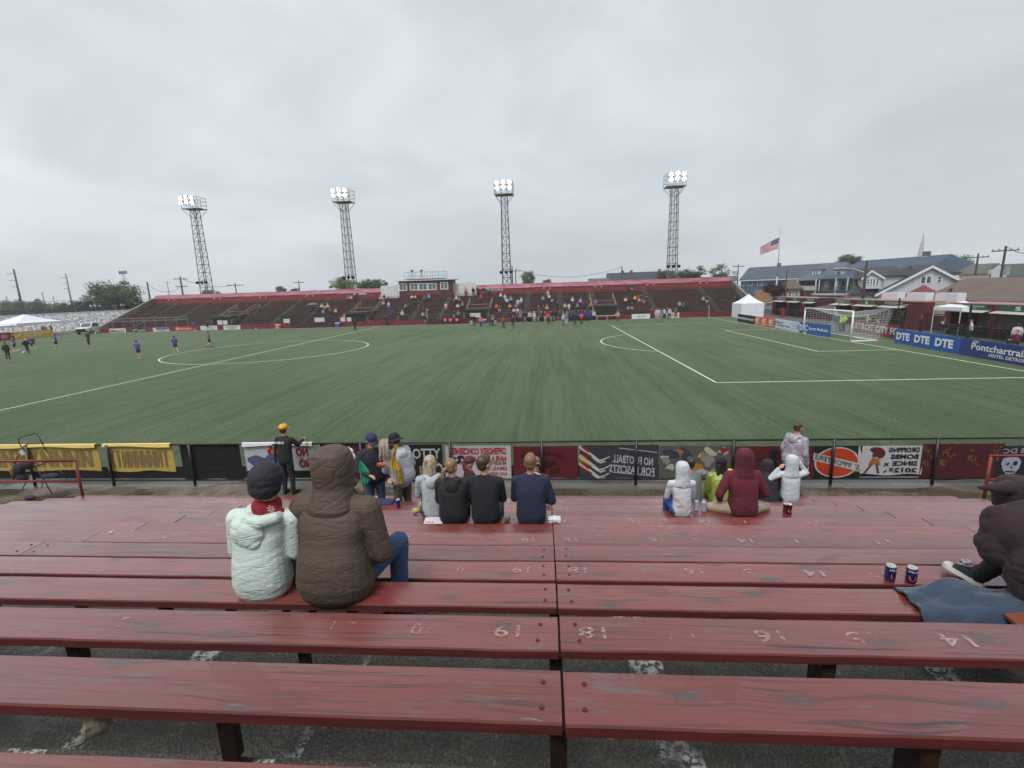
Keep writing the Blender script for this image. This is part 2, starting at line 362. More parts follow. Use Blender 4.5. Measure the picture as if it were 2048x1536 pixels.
# ------------------------------------------------------------------ benches
def m_bench():
    t=NT('weathered red bench paint'); oi=t.n.new('ShaderNodeObjectInfo')
    if t.tc is None: t.tc=t.n.new('ShaderNodeTexCoord')
    va=t.n.new('ShaderNodeVectorMath'); va.operation='MULTIPLY_ADD'; t.l.new(oi.outputs['Random'],va.inputs[0]); va.inputs[1].default_value=(97,31,13); t.l.new(t.tc.outputs['Object'],va.inputs[2])
    P=va.outputs[0]
    def mp(sc):
        m=t.n.new('ShaderNodeMapping'); m.inputs['Scale'].default_value=sc; t.l.new(P,m.inputs[0]); return m.outputs[0]
    # knots: voronoi cells stretched along the plank
    kn=t.n.new('ShaderNodeTexVoronoi'); kn.voronoi_dimensions='2D'; kn.inputs['Scale'].default_value=1; t.l.new(mp((1.25,3.4,1)),kn.inputs[0]); kd=kn.outputs['Distance']
    kmask=t.ramp(t.math('ADD',kd,t.math('MULTIPLY',t.noise(mp((14,30,1)),1,3),.05)),[(.085,1),(.10,0)]); kring=t.ramp(kd,[(.06,0),(.095,1),(.16,0)])
    # grain lines bent round the knots
    bend=t.math('MULTIPLY',t.ramp(kd,[(0,1),(.34,0)]),1.6)
    sp=t.n.new('ShaderNodeSeparateXYZ'); t.l.new(P,sp.inputs[0])
    lo=t.noise(mp((.7,2.2,1)),1,3,.5)
    yy=t.math('ADD',t.math('MULTIPLY',sp.outputs[1],52),t.math('ADD',t.math('MULTIPLY',lo,3.2),bend))
    cbn=t.n.new('ShaderNodeCombineXYZ'); t.l.new(t.math('MULTIPLY',sp.outputs[0],.8),cbn.inputs[0]); t.l.new(yy,cbn.inputs[1])
    g=t.noise(cbn.outputs[0],1.35,6,.7,.05); gl=t.math('MULTIPLY',t.ramp(g,[(.39,1),(.485,0)]),t.ramp(t.noise(mp((.8,2.5,1)),1.2,4,.6),[(.36,.45),(.56,1)]))
    cr=t.ramp(t.noise(mp((.38,22,1)),1,3,.5,.15),[(.31,1),(.325,0)])
    worn=t.math('MULTIPLY',t.ramp(t.noise(mp((.9,5.5,1)),1.5,7,.78,.2),[(.56,0),(.64,1)]),.8)
    tone=t.math('ADD',t.math('MULTIPLY',t.noise(mp((.6,1,1)),1.1,4,.6),.7),t.math('MULTIPLY',oi.outputs['Random'],.5))
    c=t.mix(tone,lin((90,31,27)),lin((130,56,48)))
    c=t.mix(t.math('MULTIPLY',t.ramp(t.noise(mp((.5,1.4,1)),.7,3),[(.5,0),(.7,1)]),.4),c,lin((122,84,80)))
    c=t.mix(t.math('MULTIPLY',gl,.95),c,lin((46,24,22)))
    c=t.mix(worn,c,lin((86,78,74)))
    c=t.mix(t.math('MULTIPLY',kring,.45),c,lin((70,38,34)))
    c=t.mix(t.math('MULTIPLY',kmask,.85),c,lin((62,54,50)))
    c=t.mix(cr,c,lin((26,14,14)))
    wet=t.noise(mp((1,1.6,1)),.9,4,.6); rr=t.ramp(wet,[(.38,.36),(.52,.28),(.60,.12)])
    wp=t.ramp(t.noise(mp((1.3,2.6,1)),1.1,3,.5,.4),[(.655,0),(.665,1)]); c=t.mix(t.math('MULTIPLY',wp,.6),c,lin((96,24,16)))
    t.set(col=c,rough=rr,spec=.5,coat=1.0,coatr=.22)
    h=t.math('SUBTRACT',t.math('MULTIPLY',g,.8),t.math('ADD',t.math('MULTIPLY',cr,2.2),kmask)); t.bump(h,.55,.006); return t.m
BEN=m_bench()
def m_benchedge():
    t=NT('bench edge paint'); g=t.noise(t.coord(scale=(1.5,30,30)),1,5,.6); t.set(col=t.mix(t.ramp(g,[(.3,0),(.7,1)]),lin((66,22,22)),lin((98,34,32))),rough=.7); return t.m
LEG=metalm((42,32,30),.5,1)
def m_num():
    t=NT('worn painted digit'); f=t.noise(t.coord(),42,4,.7); g=t.noise(t.coord(),3.3,3,.6)
    t.set(col=(.50,.38,.37),rough=.5,alpha=t.ramp(t.math('ADD',t.math('MULTIPLY',f,.5),t.math('MULTIPLY',g,.6)),[(.53,0),(.64,.62)])); return t.m
NUM=m_num(); EDG=m_benchedge(); BOLT=metalm((84,44,40),.5)
blabels={-1:'red plank bench nearest the viewer, cut by the bottom edge',0:'red plank bench low in the frame, only its far edge showing at bottom left',
1:'broad red plank bench in the foreground with large dark knots and long cracks',2:'red plank bench with upside-down white numbers and a wet patch behind the couple',
3:'red plank bench the couple in rain jackets sit on, blue blanket at its right',4:'red plank bench with two blue cans and a sneaker at its right, worn digits',
5:'red plank bench just past the one with the two blue cans',6:'red plank bench with faded digits, second past the blue cans',7:'red plank bench directly behind the backs of the four seated friends',
8:'red plank bench the four friends in dark sweaters sit on',9:'red plank bench carrying the cross-legged person in maroon hoodie',10:'red plank bench just beyond the maroon hoodie sitter',
11:'red plank bench under the person in maroon cap facing the viewer',12:'red plank bench under the person in white hoodie with raised arms',13:'lowest red plank bench, nearest the wet walkway'}
for i in range(-1,14):
    xl,xr=-35.73,(-17.5 if i>=7 else -15.3)
    T=Thing('plank_bench',blabels[i],'bench',(-25.28,Yf(i)-.13,Zs(i)-.40),'red plank benches of the near terrace')
    cuts=[xl,-30.61,-25.28,-20.5,xr]
    for k in range(4):
        jx=rnd.uniform(-.012,.012); jy=rnd.uniform(-.006,.006); jz=rnd.uniform(-.002,.002); sk=rnd.uniform(-.008,.008)
        a,b=cuts[k]+.006,cuts[k+1]-.006; y0,y1=Yf(i)-PW+jy,Yf(i)+jy; z=Zs(i)+jz; N=44; v=[];
        r0=.02
        # slightly worn, bowed plank with eased edges
        prof=[(y0,z-PT),(y0,z-.007),(y0+.007,z),(y0+.06,z+.0015),(y0+.13,z+.001),(y0+.2,z+.0015),(y1-.007,z),(y1,z-.007),(y1,z-PT)]
        m=MB()
        for s in range(N+1):
            x=a+(b-a)*s/N; oy=sk*math.sin(math.pi*s/N)+.0035*mnoise.noise(Vector((x*3.1,i*7.7,k)))+rnd.uniform(-.0012,.0012); oz=.0025*mnoise.noise(Vector((x*1.7,i*3.3,k+9)))
            shr=0
            if (k==0 and s==0) or (k==3 and s==N): shr=.03
            for (py,pz) in prof: v.append((x,py+oy+(shr if py<y0+.1 else -shr if py>y1-.1 else 0),pz+oz))
        P=len(prof); f=[]
        for s in range(N):
            for q in range(P): f.append((s*P+q,s*P+(q+1)%P,(s+1)*P+(q+1)%P,(s+1)*P+q))
        f=[tuple(reversed(x)) for x in f]
        f.append(tuple(range(P))); f.append(tuple(reversed(range(N*P,N*P+P))))
        m.add(v,f)
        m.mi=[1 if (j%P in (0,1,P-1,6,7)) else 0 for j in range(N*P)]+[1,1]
        pl=T.part('plank',m,[BEN,EDG])
        if i<=5 and k in (1,2,0):
            m=MB()
            for bx in (a+.09,b-.09):
                for by in (y0+.07,y1-.07): m.lathe([(.011,0),(.010,.0035),(.004,.004)],(bx+rnd.uniform(-.02,.02),by,z+.0022),10)
            T.part('bolt',m,BOLT,sub=pl)
    x=-25.3-1.38*7
    while x<xr:
        if x>xl:
            m=MB().box((x-.034,Yf(i)-.19,Zs(i)-.40),(x+.034,Yf(i)-.184,Zs(i)-PT-.008)); m.box((x-.034,Yf(i)-.184,Zs(i)-.401),(x-.028,Yf(i)-.07,Zs(i)-PT-.008)); m.box((x-.034,Yf(i)-.24,Zs(i)-PT-.008),(x+.034,Yf(i)-.03,Zs(i)-PT-.001)); m.box((x-.034,Yf(i)-.19,Zs(i)-.399),(x+.034,Yf(i)-.11,Zs(i)-.392))
            T.part('leg',m,LEG)
        x+=1.38
    if i%2==0 and 2<=i<=12:
        m=MB(); n0=19; fr=Fr((0,Yf(i)-PW,Zs(i)+.0065),(1,0,0),(0,1,0),(0,0,1))
        for k in range(-9,16):
            num=19-k; cx=-25.56+k*.455+(.0 if k else 0)
            if num<1 or cx<xl+.3 or cx>xr-.2 or (cx<-26.2 and (k*7+i)%3): continue
            s=str(num); w=.035*len(s)
            m=MB(); put_text(m,fr,s,cx-w,.085,cx+w,.175,0,rot180=True,bold=.004); T.part('seat_number',m,NUM)
# rock and litter on the terrace
m=MB(); m.ell((0,0,.03),(.075,.05,.045),None,14,9)
m.box((-.06,-.04,.0),(.05,.03,.06)); mm=soft(m,.010,1,wr=(.010,(16,16,16)),seed=3)
o=link('stone',mm,paint((122,112,96),.85,.45,26)); o.location=tuple(onZ(193,1464,Zs(0)-.40)); o.rotation_euler=(0,.2,.9); o.scale=(.72,.72,.85); tag(o,'pale fist sized rock lying on the asphalt under the nearest bench','rock')
for (u,v,zz,l) in ((1220,1476,Zs(0)-.4,'scrap of white paper on the asphalt right of the middle bench leg'),(222,1065,Zs(6)+.004,'flat pale bottle cap lying on a far red plank at left')):
    p=onZ(u,v,zz); m=MB(); m.ell(p+np.array((0,0,.006)),(.022,.014,.005),None,8,5); single('litter',m,flat((215,210,200)),l,'litter')
# ================================================================== perimeter fence with chain link
FT=1.53
def fence():
    BLK=paint((26,27,28),.4,.3,8)
    T=Thing('chain_link_fence','low black chain-link fence along the near touchline','fence',(-25,FY,AZ))
    x0,x1=-42.5,-11.5
    T.part('top_rail',MB().tube([(x0,FY,FT),(x1,FY,FT)],.024,10),BLK,smooth=True)
    T.part('bottom_rail',MB().tube([(x0,FY,AZ+.13),(x1,FY,AZ+.13)],.02,10),BLK,smooth=True)
    x=-36.5-2.2*2
    for k in range(13):
        px=-36.5+2.205*(k-2)
        if x0<px<x1: T.part('post',MB().cone((px,FY-.03,AZ-.02),(px,FY-.03,FT+.01),.034,.034,10),BLK if k!=10 else BLK,smooth=True)
    m=MB(); s=.056; H=FT-AZ-.03; z0=AZ+.03; n=int((x1-x0)/s); r=.0019
    def wire(a,b):
        a=np.array(a);b=np.array(b); d=b-a; d/=np.linalg.norm(d); u=np.array((0,1,0)); w=np.cross(d,u); o=len(m.v)
        vs=[c+q for c in (a,b) for q in (u*r,(-u*.5+w*.87)*r,(-u*.5-w*.87)*r)]
        m.add(vs,[(0,1,4,3),(1,2,5,4),(2,0,3,5)])
    for i in range(-int(H/s)-1,n+1):
        for dr in (1,-1):
            xa=x0+i*s; xb=xa+H; za,zb=(z0,z0+H) if dr>0 else (z0+H,z0)
            a=[xa,FY-.004*dr,za]; b=[xb,FY-.004*dr,zb]
            if a[0]<x0: t=(x0-a[0])/(b[0]-a[0]); a=[x0,a[1],a[2]+t*(b[2]-a[2])]
            if b[0]>x1: t=(x1-a[0])/(b[0]-a[0]); b=[x1,b[1],a[2]+t*(b[2]-a[2])]
            if b[0]>a[0]: wire(a,b)
    T.part('wire_mesh',m,metalm((48,50,50),.35))
fence()
RED=metalm((120,40,32),.45,1)
for (xa,xb,ends,l) in ((-35.73,-41.5,(-35.73,-38.3,-41.4),'rust-red pipe handrail at the left end of the benches'),(-16.88,-12.4,(-16.88,-14.6,-12.5),'rust-red pipe handrail at the right edge of the benches')):
    T=Thing('handrail',l,'railing',(xa,-36,AZ),'red pipe handrails')
    for z in (1.68,1.2): T.part('rail',MB().tube([(xa,-36,z),(xb,-36,z)],.026,10),RED,smooth=True)
    for e in ends: T.part('post',MB().tube([(e,-36,AZ),(e,-36,1.68)],.028,10).ell((e,-36,1.68),(.03,)*3),RED,smooth=True)
# ================================================================== banners tied on the fence (seen from behind, so their writing is mirrored)
BY=FY+.035
def fx(u,v): p=onY(u,v,BY); return p[0],p[2]
def rip(x,z,seed): return .012*mnoise.noise(Vector((x*2.2+seed,z*1.2,seed)))+.006*mnoise.noise(Vector((x*7+seed,z*2,3)))
def m_fabric(c,rough=.75,var=.12):
    t=NT('banner fabric'); f=t.noise(t.coord(),7,4); L=lin(c); t.set(col=t.mix(f,tuple(x*(1-var) for x in L),tuple(min(1,x*(1+var)) for x in L)),rough=rough); t.bump(t.noise(t.coord(),4,3),.4,.03); return t.m
class Banner:
    def __init__(s,label,c,u0,u1,v0,v1,cat='banner',flap=None,seed=0,bot=None):
        x0,z1=fx(u0,v0); x1,z0=fx(u1,v1); s.x0,s.x1,s.z0,s.z1=x0,x1,z0,z1; s.seed=seed; s.w=x1-x0; s.h=z1-z0
        s.T=Thing('banner',label,cat,((x0+x1)/2,BY,z0),'supporter banners tied on the near fence')
        m=MB(); nx=max(6,int(s.w*12)); nz=8; v=[]; f=[]
        for side in (0,1):
            for j in range(nz+1):
                for i in range(nx+1):
                    a=i/nx; b=j/nz; x=x0+s.w*a; z=z0+s.h*b
                    if j==0: z+=.02*math.sin(a*9+seed)
                    v.append((x,BY+rip(x,z,seed)+side*.004,z))
        n1=(nx+1)*(nz+1)
        for j in range(nz):
            for i in range(nx):
                q=(j*(nx+1)+i,j*(nx+1)+i+1,(j+1)*(nx+1)+i+1,(j+1)*(nx+1)+i); f.append(q); f.append(tuple(k+n1 for k in reversed(q)))
        m.add(v,f); s.cl=s.T.part('cloth',m,m_fabric(c),smooth=True)
        if flap: # folded over the top rail
            m=MB(); k=14
            for i in range(k):
                xa,xb=x0+s.w*i/k,x0+s.w*(i+1)/k; h=lambda x:.075+.02*math.sin(x*3)
                za,zb=FT+.03,FT+.03
                m.quad((xa,FY-.034,za-h(xa)),(xb,FY-.034,zb-h(xb)),(xb,FY-.030,zb),(xa,FY-.030,za))
                m.quad((xa,FY-.030,za),(xb,FY-.030,zb),(xb,BY+.004,zb),(xa,BY+.004,za)); m.quad((xa,BY+.004,za),(xb,BY+.004,zb),(xb,BY+.004,z1-.01),(xa,BY+.004,z1-.01))
            s.T.part('folded_edge',m,m_fabric(flap))
    def _w(s,m,a,b,layer):
        x=s.x0+s.w*a; z=s.z0+s.h*b; return (x,BY+rip(x,z,s.seed)-.006-.003*layer,z)
    def text(s,st,a0,b0,a1,b1,c,name='lettering',layer=1,bold=.02,arc=0,skew=0):
        v,f=text_geo(st,bold); w,h=v.max(0); m=MB()
        m.add([s._w(m,a0+(a1-a0)*(1-x/w),b0+(b1-b0)*y/h+arc*(1-(2*x/w-1)**2)+skew*(1-x/w),layer) for x,y in v],f)
        return s.T.part(name,m,flat(c))
    def poly(s,polys,c,name='emblem',layer=1):
        m=MB()
        for pts in polys: m.add([s._w(m,a,b,layer) for a,b in pts],[tuple(range(len(pts)))])
        return s.T.part(name,m,flat(c))
def circ(cx,cy,rx,ry,n=20,t0=0,t1=2*math.pi): return [(cx+rx*math.cos(t0+(t1-t0)*i/n),cy+ry*math.sin(t0+(t1-t0)*i/n)) for i in range(n)]
def bar(x0,y0,x1,y1,w,asp=1.):
    dx,dy=(x1-x0)*asp,y1-y0; L=math.hypot(dx,dy); nx,ny=-dy/L*w/asp,dx/L*w; return [(x0-nx,y0-ny),(x1-nx,y1-ny),(x1+nx,y1+ny),(x0+nx,y0+ny)]
YEL=(214,182,96)
def zig(x0,x1,n,seed):
    r=random.Random(seed); P=[]; 
    for k in range(n):
        a=x0+(x1-x0)*k/n; b=a+(x1-x0)/n*.62; t=r.choice('NMWXI'); w=.05
        if t in 'NMW': P+= [bar(a,.15,a+.006,.8,.03,2),bar(b,.15,b+.006,.8,.03,2),bar(a,.8 if t!='W' else .15,b,.15 if t!='W' else .8,.03,2)]
        elif t=='X': P+=[bar(a,.15,b,.8,.03,2),bar(b,.15,a,.8,.03,2)]
        else: P+=[bar((a+b)/2,.15,(a+b)/2+.006,.82,.035,2),bar(a,.8,b,.78,.03,2)]
    return P
b=Banner('yellow banner with blurred lettering at far left, handrail and stool in front',YEL,-60,204,892,941,flap=(228,200,120),seed=1); b.poly(zig(.04,.97,9,4),(152,128,82),'lettering')
b=Banner('yellow banner with blurred grey lettering, right one of the two, its end folded free',YEL,208,352,892,942,flap=(228,200,120),seed=2); b.poly(zig(.05,.95,9,9),(152,128,82),'lettering')
b=Banner('plain black banner with faint small print left of the white fist banner',(22,22,24),358,488,890,958,seed=3); b.text('WILL',.55,.68,.75,.76,(60,60,62)); b.text('KEYWORTH',.35,.5,.68,.58,(55,55,58)); b.text('SUPPORTERS',.35,.3,.7,.37,(50,50,52))
b=Banner('white banner with a red flaming fist and red lettering behind the yellow-cap person',(205,205,215),487,632,891,940,flap=(222,218,226),seed=4)
b.poly([[(.03,.5),(.16,.62),(.34,.45),(.36,.12),(.28,.02),(.12,.14),(.03,.38)],bar(.3,.35,.42,.62,.12,1.8)],(92,98,128),'painted_arm')
b.poly([[(.36,.6),(.33,.78),(.38,.9),(.36,1.0),(.44,.94),(.5,1.02),(.52,.9),(.56,.82),(.52,.66),(.45,.55)]],(168,40,32),'painted_flame'); b.poly([[(.40,.66),(.39,.82),(.44,.78),(.47,.86),(.5,.72),(.46,.62)]],(215,150,40),'painted_spark',2)
b.text('NO',.74,.55,.92,.9,(170,36,30),bold=.05); b.text('NO',.77,.1,.96,.42,(170,36,30),bold=.05); b.text('Y',.5,.1,.6,.42,(170,36,30),bold=.05); b.poly([bar(.78,.9,.82,.98,.04,2),bar(.87,.9,.9,.98,.04,2),bar(.8,.42,.83,.5,.04,2),bar(.9,.42,.93,.5,.04,2)],(205,160,50),'painted_spark',2)
b=Banner('dark maroon cloth bunched on the fence behind the wheeled walker',(88,24,32),640,738,888,958,seed=5)
b=Banner('black banner with white letters half hidden by the grey coat',(24,24,26),760,888,890,962,seed=6); b.text('YTTO',.52,.62,.97,.9,(196,198,196)); b.text('C',.9,.12,1.0,.5,(190,190,190)); b.text('TI',.62,.12,.78,.42,(150,150,150))
b=Banner('white banner reading OFFENDED? CONCERNED? in red mirrored letters',(208,200,206),890,1023,891,956,seed=7)
b.text('OFFENDED? CONCERNED?',.05,.72,.93,.93,(178,30,38),bold=.04); b.text('HAVE A COMPLAINT?',.30,.50,.93,.68,(178,30,38),bold=.04); b.text('WE VALUE YOUR FEEDBACK',.45,.4,.93,.5,(30,30,34)); b.text('EMAIL: NGS',.5,.24,.93,.36,(178,38,44)); b.text('NO REPLY',.6,.08,.93,.18,(178,38,44))
b.poly([[(.1,.56),(.12,.66),(.17,.63),(.2,.7),(.26,.7),(.3,.62),(.33,.58),(.31,.5),(.27,.44),(.24,.5),(.2,.44),(.14,.46)]],(40,38,42)); b.poly([circ(.17,.56,.02,.04,10),circ(.25,.56,.02,.04,10)],(208,200,206),'emblem_detail',2)
b=Banner('maroon banner reading YOU OWN GAME in faint black mirrored letters',(104,22,34),1026,1156,893,957,seed=8)
b.text('YOU OWN GAME',.12,.62,.8,.74,(34,16,24),arc=.1); b.poly([[(.32,.32),(.34,.52),(.5,.56),(.68,.52),(.58,.36),(.44,.28)]],(48,16,24)); b.text('FOR',.55,.14,.72,.28,(34,16,24),skew=.05)
b=Banner('slate banner reading NO FOOTBALL FOR FASCISTS with three skeleton arms',(58,60,70),1159,1316,891,957,seed=9)
b.text('NO FOOTBALL',.42,.5,.93,.74,(200,202,208),skew=-.12); b.text('FOR FASCISTS',.38,.2,.95,.44,(200,202,208),skew=-.12)
b.poly([bar(.5,.92,.98,.78,.012,2.4),bar(.42,.2,.96,.07,.012,2.4)],(190,192,196),'lettering')
for k,(ya,c1) in enumerate(((1.0,(170,40,48)),(.72,(206,168,52)),(.5,(170,40,48)))):
    b.poly([bar(.0,ya-.02,.24,ya-.46,.05,2.4)],(215,212,206),'painted_bone',1)
    b.poly([bar(.02,ya-.01,.12,ya-.2,.03,2.4),bar(.0,ya-.12,.16,ya-.34,.022,2.4)],c1,'painted_ribbon',2)
    b.poly([bar(.24,ya-.46,.30,ya-.42,.022,2.4),bar(.3,ya-.43,.38,ya-.33,.018,2.4),bar(.27,ya-.5,.33,ya-.48,.02,2.4),bar(.23,ya-.47,.28,ya-.53,.018,2.4)],(215,212,206),'painted_hand',1)
b=Banner('crowded graffiti style banner with yellow, white and red cartoonish shapes',(98,96,92),1319,1463,892,956,seed=10)
r=random.Random(5)
for c,n in (((196,192,176),9),((60,62,84),7),((178,132,52),4),((150,40,58),3),((150,148,140),6)):
    P=[]
    for _ in range(n):
        cx,cy=r.uniform(.08,.92),r.uniform(.12,.88); q=[]; a0=r.uniform(0,6)
        for k in range(9): rr=r.uniform(.4,1.2); q.append((min(.99,max(.01,cx+rr*.075*math.cos(a0+k*.7))),min(.98,max(.02,cy+rr*.13*math.sin(a0+k*.7)))))
        P.append(q)
    for p_ in P: b.poly([p_],c,'painted_shape',1+len(c)%2+(0 if c[0]>180 else 1))
b=Banner('maroon banner with a black figure, behind the maroon hooded person',(96,24,34),1467,1626,893,956,seed=11)
b.text('MUR',.28,.52,.46,.64,(36,18,22)); b.poly([[(.46,.2),(.42,.5),(.46,.7),(.42,.86),(.52,.9),(.56,.8),(.52,.6),(.56,.4),(.53,.15)],bar(.5,.6,.62,.66,.03,2)],(36,18,22)); b.text('ONE CITY',.7,.5,.97,.66,(36,18,22))
b=Banner('black banner with an orange disc and mirrored SUPPORTERS ribbon',(22,22,24),1628,1718,892,957,seed=12)
b.poly([circ(.5,.5,.47,.47,28)],(206,202,196)); b.poly([circ(.5,.5,.43,.43,28)],(206,66,30),'emblem_disc',2)
b.poly([[(.0,.80),(.0,.58),(.98,.22),(1.0,.46)]],(206,202,196),'emblem_ribbon',3); b.text('SUPPORTERS',.03,.61,.97,.77,(40,46,86),skew=-.35,layer=4)
b=Banner('white banner reading DROPPING BOMBS SINCE 2012 with a striding umbrella figure',(206,204,208),1718,1842,892,949,seed=13)
for k,st in enumerate(('DROPPING','BOMBS','SINCE','2012')): b.text(st,.46+.035*(k>0)*1.5*k*.7,.78-.235*k,.92,.95-.235*k,(26,26,30),bold=.045)
b.poly([circ(.27,.74,.14,.22,18,-.6,2.6)+[(.33,.55)]],(104,34,30),'painted_umbrella'); b.poly([[(.17,.36),(.22,.58),(.32,.56),(.36,.34),(.26,.38)]],(176,110,44),'painted_dress',2); b.poly([circ(.25,.68,.035,.07,10),bar(.22,.36,.12,.05,.03,2),bar(.3,.36,.34,.05,.03,2),bar(.12,.05,.07,.03,.02,2)],(96,56,44),'painted_figure',3)
b.poly([bar(.4,.3,.48,.42,.02,2),bar(.42,.42,.48,.3,.02,2),bar(.5,.12,.56,.24,.025,2),bar(.5,.24,.56,.12,.02,2),bar(.42,.08,.46,.16,.025,2)],(40,38,42),'painted_bomb',1)
b=Banner('maroon banner with two gold drawn figures, right of the DROPPING BOMBS one',(84,22,34),1846,1998,888,959,seed=14)
for (cx,cy) in ((.05,.6),(.3,.62),(.62,.62),(.9,.78)):
    r=random.Random(int(cx*100)); P=[]
    for _ in range(13): x,y=cx+r.uniform(-.06,.06),cy+r.uniform(-.26,.26); P.append(bar(x,y,x+r.uniform(-.05,.05)+.001,y+r.uniform(-.12,.12)+.02,.016,2.2))
    b.poly([[(min(.99,max(.01,a)),min(.98,max(.02,q))) for a,q in p] for p in P],(128,92,50),'painted_figure')
b=Banner('black banner with a white skull at the right edge behind the handrail',(34,36,42),2000,2120,892,960,seed=15)
b.poly([[(.06,.5),(.08,.64),(.18,.7),(.3,.68),(.36,.56),(.34,.36),(.28,.2),(.16,.18),(.1,.3)]],(176,182,200)); b.poly([circ(.15,.5,.035,.07,10),circ(.27,.5,.035,.07,10),[(.2,.36),(.22,.44),(.24,.36)],bar(.14,.26,.28,.25,.02,2)],(30,32,40),'emblem_detail',2); b.text('KINGS DC',.06,.78,.75,.92,(170,176,190),skew=.04)
# dark wind screen along the foot of the fence
m=MB(); xa,za=fx(-60,940); xb,_=fx(2100,940); m.box((xa,BY+.02,AZ+.16),(xb,BY+.026,za+.06)); 
single('wind_screen',m,m_fabric((20,21,22)),'dark mesh windscreen strip along the foot of the near fence','windscreen')
# ================================================================== far grandstand
SX0,SX1,SY0,SY1=-103.5,8.6,33.2,46.0
NR=17; RD=.66; RH=.222; RZ0=.80; RY0=34.55
rowY=lambda r:RY0+r*RD; rowZ=lambda r:RZ0+r*RH      # tread of row r: y in [rowY, rowY+RD], height rowZ
CONC=m_wet('old concrete',(.020,.017,.015),(.045,.039,.034),.62,.25,0,.4); CONCL=m_wet('pale old concrete',(.13,.12,.10),(.22,.20,.17),.97,.4,0,.4)
MAR=paint((104,26,44),.5,.25,.6,name='maroon wall paint'); 
def m_seatwood():
    t=NT('dark red bench boards'); a=t.noise(t.coord(scale=(.8,1,1)),.35,6,.75); b_=t.noise(t.coord(scale=(.5,3,3)),4,4,.7)
    c=t.mix(t.ramp(a,[(.42,0),(.6,1)]),lin((100,46,48)),lin((66,46,43))); c=t.mix(t.math('MULTIPLY',t.ramp(b_,[(.5,0),(.7,1)]),.6),c,lin((38,26,24))); t.set(col=c,rough=.75,spec=.25); return t.m
SEAT=m_seatwood()
G=Thing('grandstand','long dark red grandstand of plank seating along the far touchline','grandstand',(-47,SY0,0))
m=MB(); m.box((SX0+.4,rowY(0)-.9,0),(SX1-.4,rowY(0)+.001,RZ0-.22))
for r in range(NR): m.box((SX0+.4,rowY(r),0.01*r),(SX1-.4,rowY(r)+RD+(0 if r<NR-1 else .3),rowZ(r)))
G.part('terrace',m,CONC)
# front wall and stadium wall
G.part('front_wall',MB().box((SX0,SY0,0),(SX1,SY0+.25,.78)),MAR)
G.part('walkway',MB().box((SX0+.4,SY0+.25,0),(SX1-.4,rowY(0)-.9,.55)),CONC)
# vomitory tunnels
TUN=[(-82.6,-79.6),(-58.9,-55.6),(-38.6,-35.2),(-17.3,-13.9)]
aisle_px=[(404,597),(476,590),(540,594),(600,597),(655,593),(850,585),(900,583),(1056,583),(1119,581),(1182,580),(1289,578),(1400,575)]
AIS=sorted([float(onY(u,v,rowY(NR-1))[0]) for u,v in aisle_px]+[-92.0,-98.0])
segs=[]; bx=[(a-.6,a+.6) for a in AIS]
def spans(r):
    cuts=list(bx)+([(a-.3,b+.3) for a,b in TUN] if r<6 else [(a-.35,a-.0) for a,b in TUN]); cuts.sort(); out=[]; x=SX0+.6
    for a,b in cuts:
        if a>x+.3: out.append((x,a))
        x=max(x,b)
    out.append((x,SX1-.6)); return out
for r in range(NR):
    m=MB()
    for a,b in spans(r):
        y=rowY(r)+.12; z=rowZ(r)+.40; n=max(1,int((b-a)/3.1))
        for k in range(n):
            xa=a+(b-a)*k/n+.01; xb=a+(b-a)*(k+1)/n-.01; dz=rnd.uniform(-.012,.012)
            m.box((xa,y,z-.05+dz),(xb,y+.28,z+dz)); m.box((xa+.1,y+.04,rowZ(r)-.01),(xa+.16,y+.2,z-.049+dz))
            m.box((xa,y-.0,z-.24),(xb,y+.03,z-.14)) if r%3==0 else None
    G.part('bench_row',m,SEAT)
m=MB()
for a in AIS:
    for r in range(NR): m.box((a-.42,rowY(r)+.02,rowZ(r)),(a+.42,rowY(r)+.33,rowZ(r)+.11)); 
G.part('aisle_steps',m,m_wet('aisle concrete',(.06,.055,.045),(.13,.115,.095),.97,.4,0,.4))
# tunnels: dark openings with lintel and side walls
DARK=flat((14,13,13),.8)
for (a,b) in TUN:
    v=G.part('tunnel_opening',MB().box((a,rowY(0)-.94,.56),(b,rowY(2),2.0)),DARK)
    m=MB(); m.box((a-.22,rowY(0)-1.0,.55),(a-.002,rowY(4),2.05)); m.box((b+.002,rowY(0)-1.0,.55),(b+.22,rowY(4),2.05)); m.box((a-.3,rowY(0)-1.05,2.05),(b+.3,rowY(5),2.38)); G.part('lintel',m,CONC,sub=v)
    m=MB()
    for x in (a-.3,b+.3):
        P=[(x,rowY(0)-1.0,rowZ(0)+1.0-.3)]+[(x,rowY(r),rowZ(r)+1.05) for r in (0,2,6,10)]
        if x>b or True: m.tube(P,.04,6)
        for p in P: m.tube([(p[0],p[1],p[2]-1.0),p],.035,6)
        m.tube([(q[0],q[1],q[2]-.45) for q in P],.03,6)
    m.tube([(a,rowY(5),rowZ(5)+1),(b,rowY(5),rowZ(5)+1)],.03,6)
    G.part('stair_railing',m,paint((150,128,104),.5,.2,4))
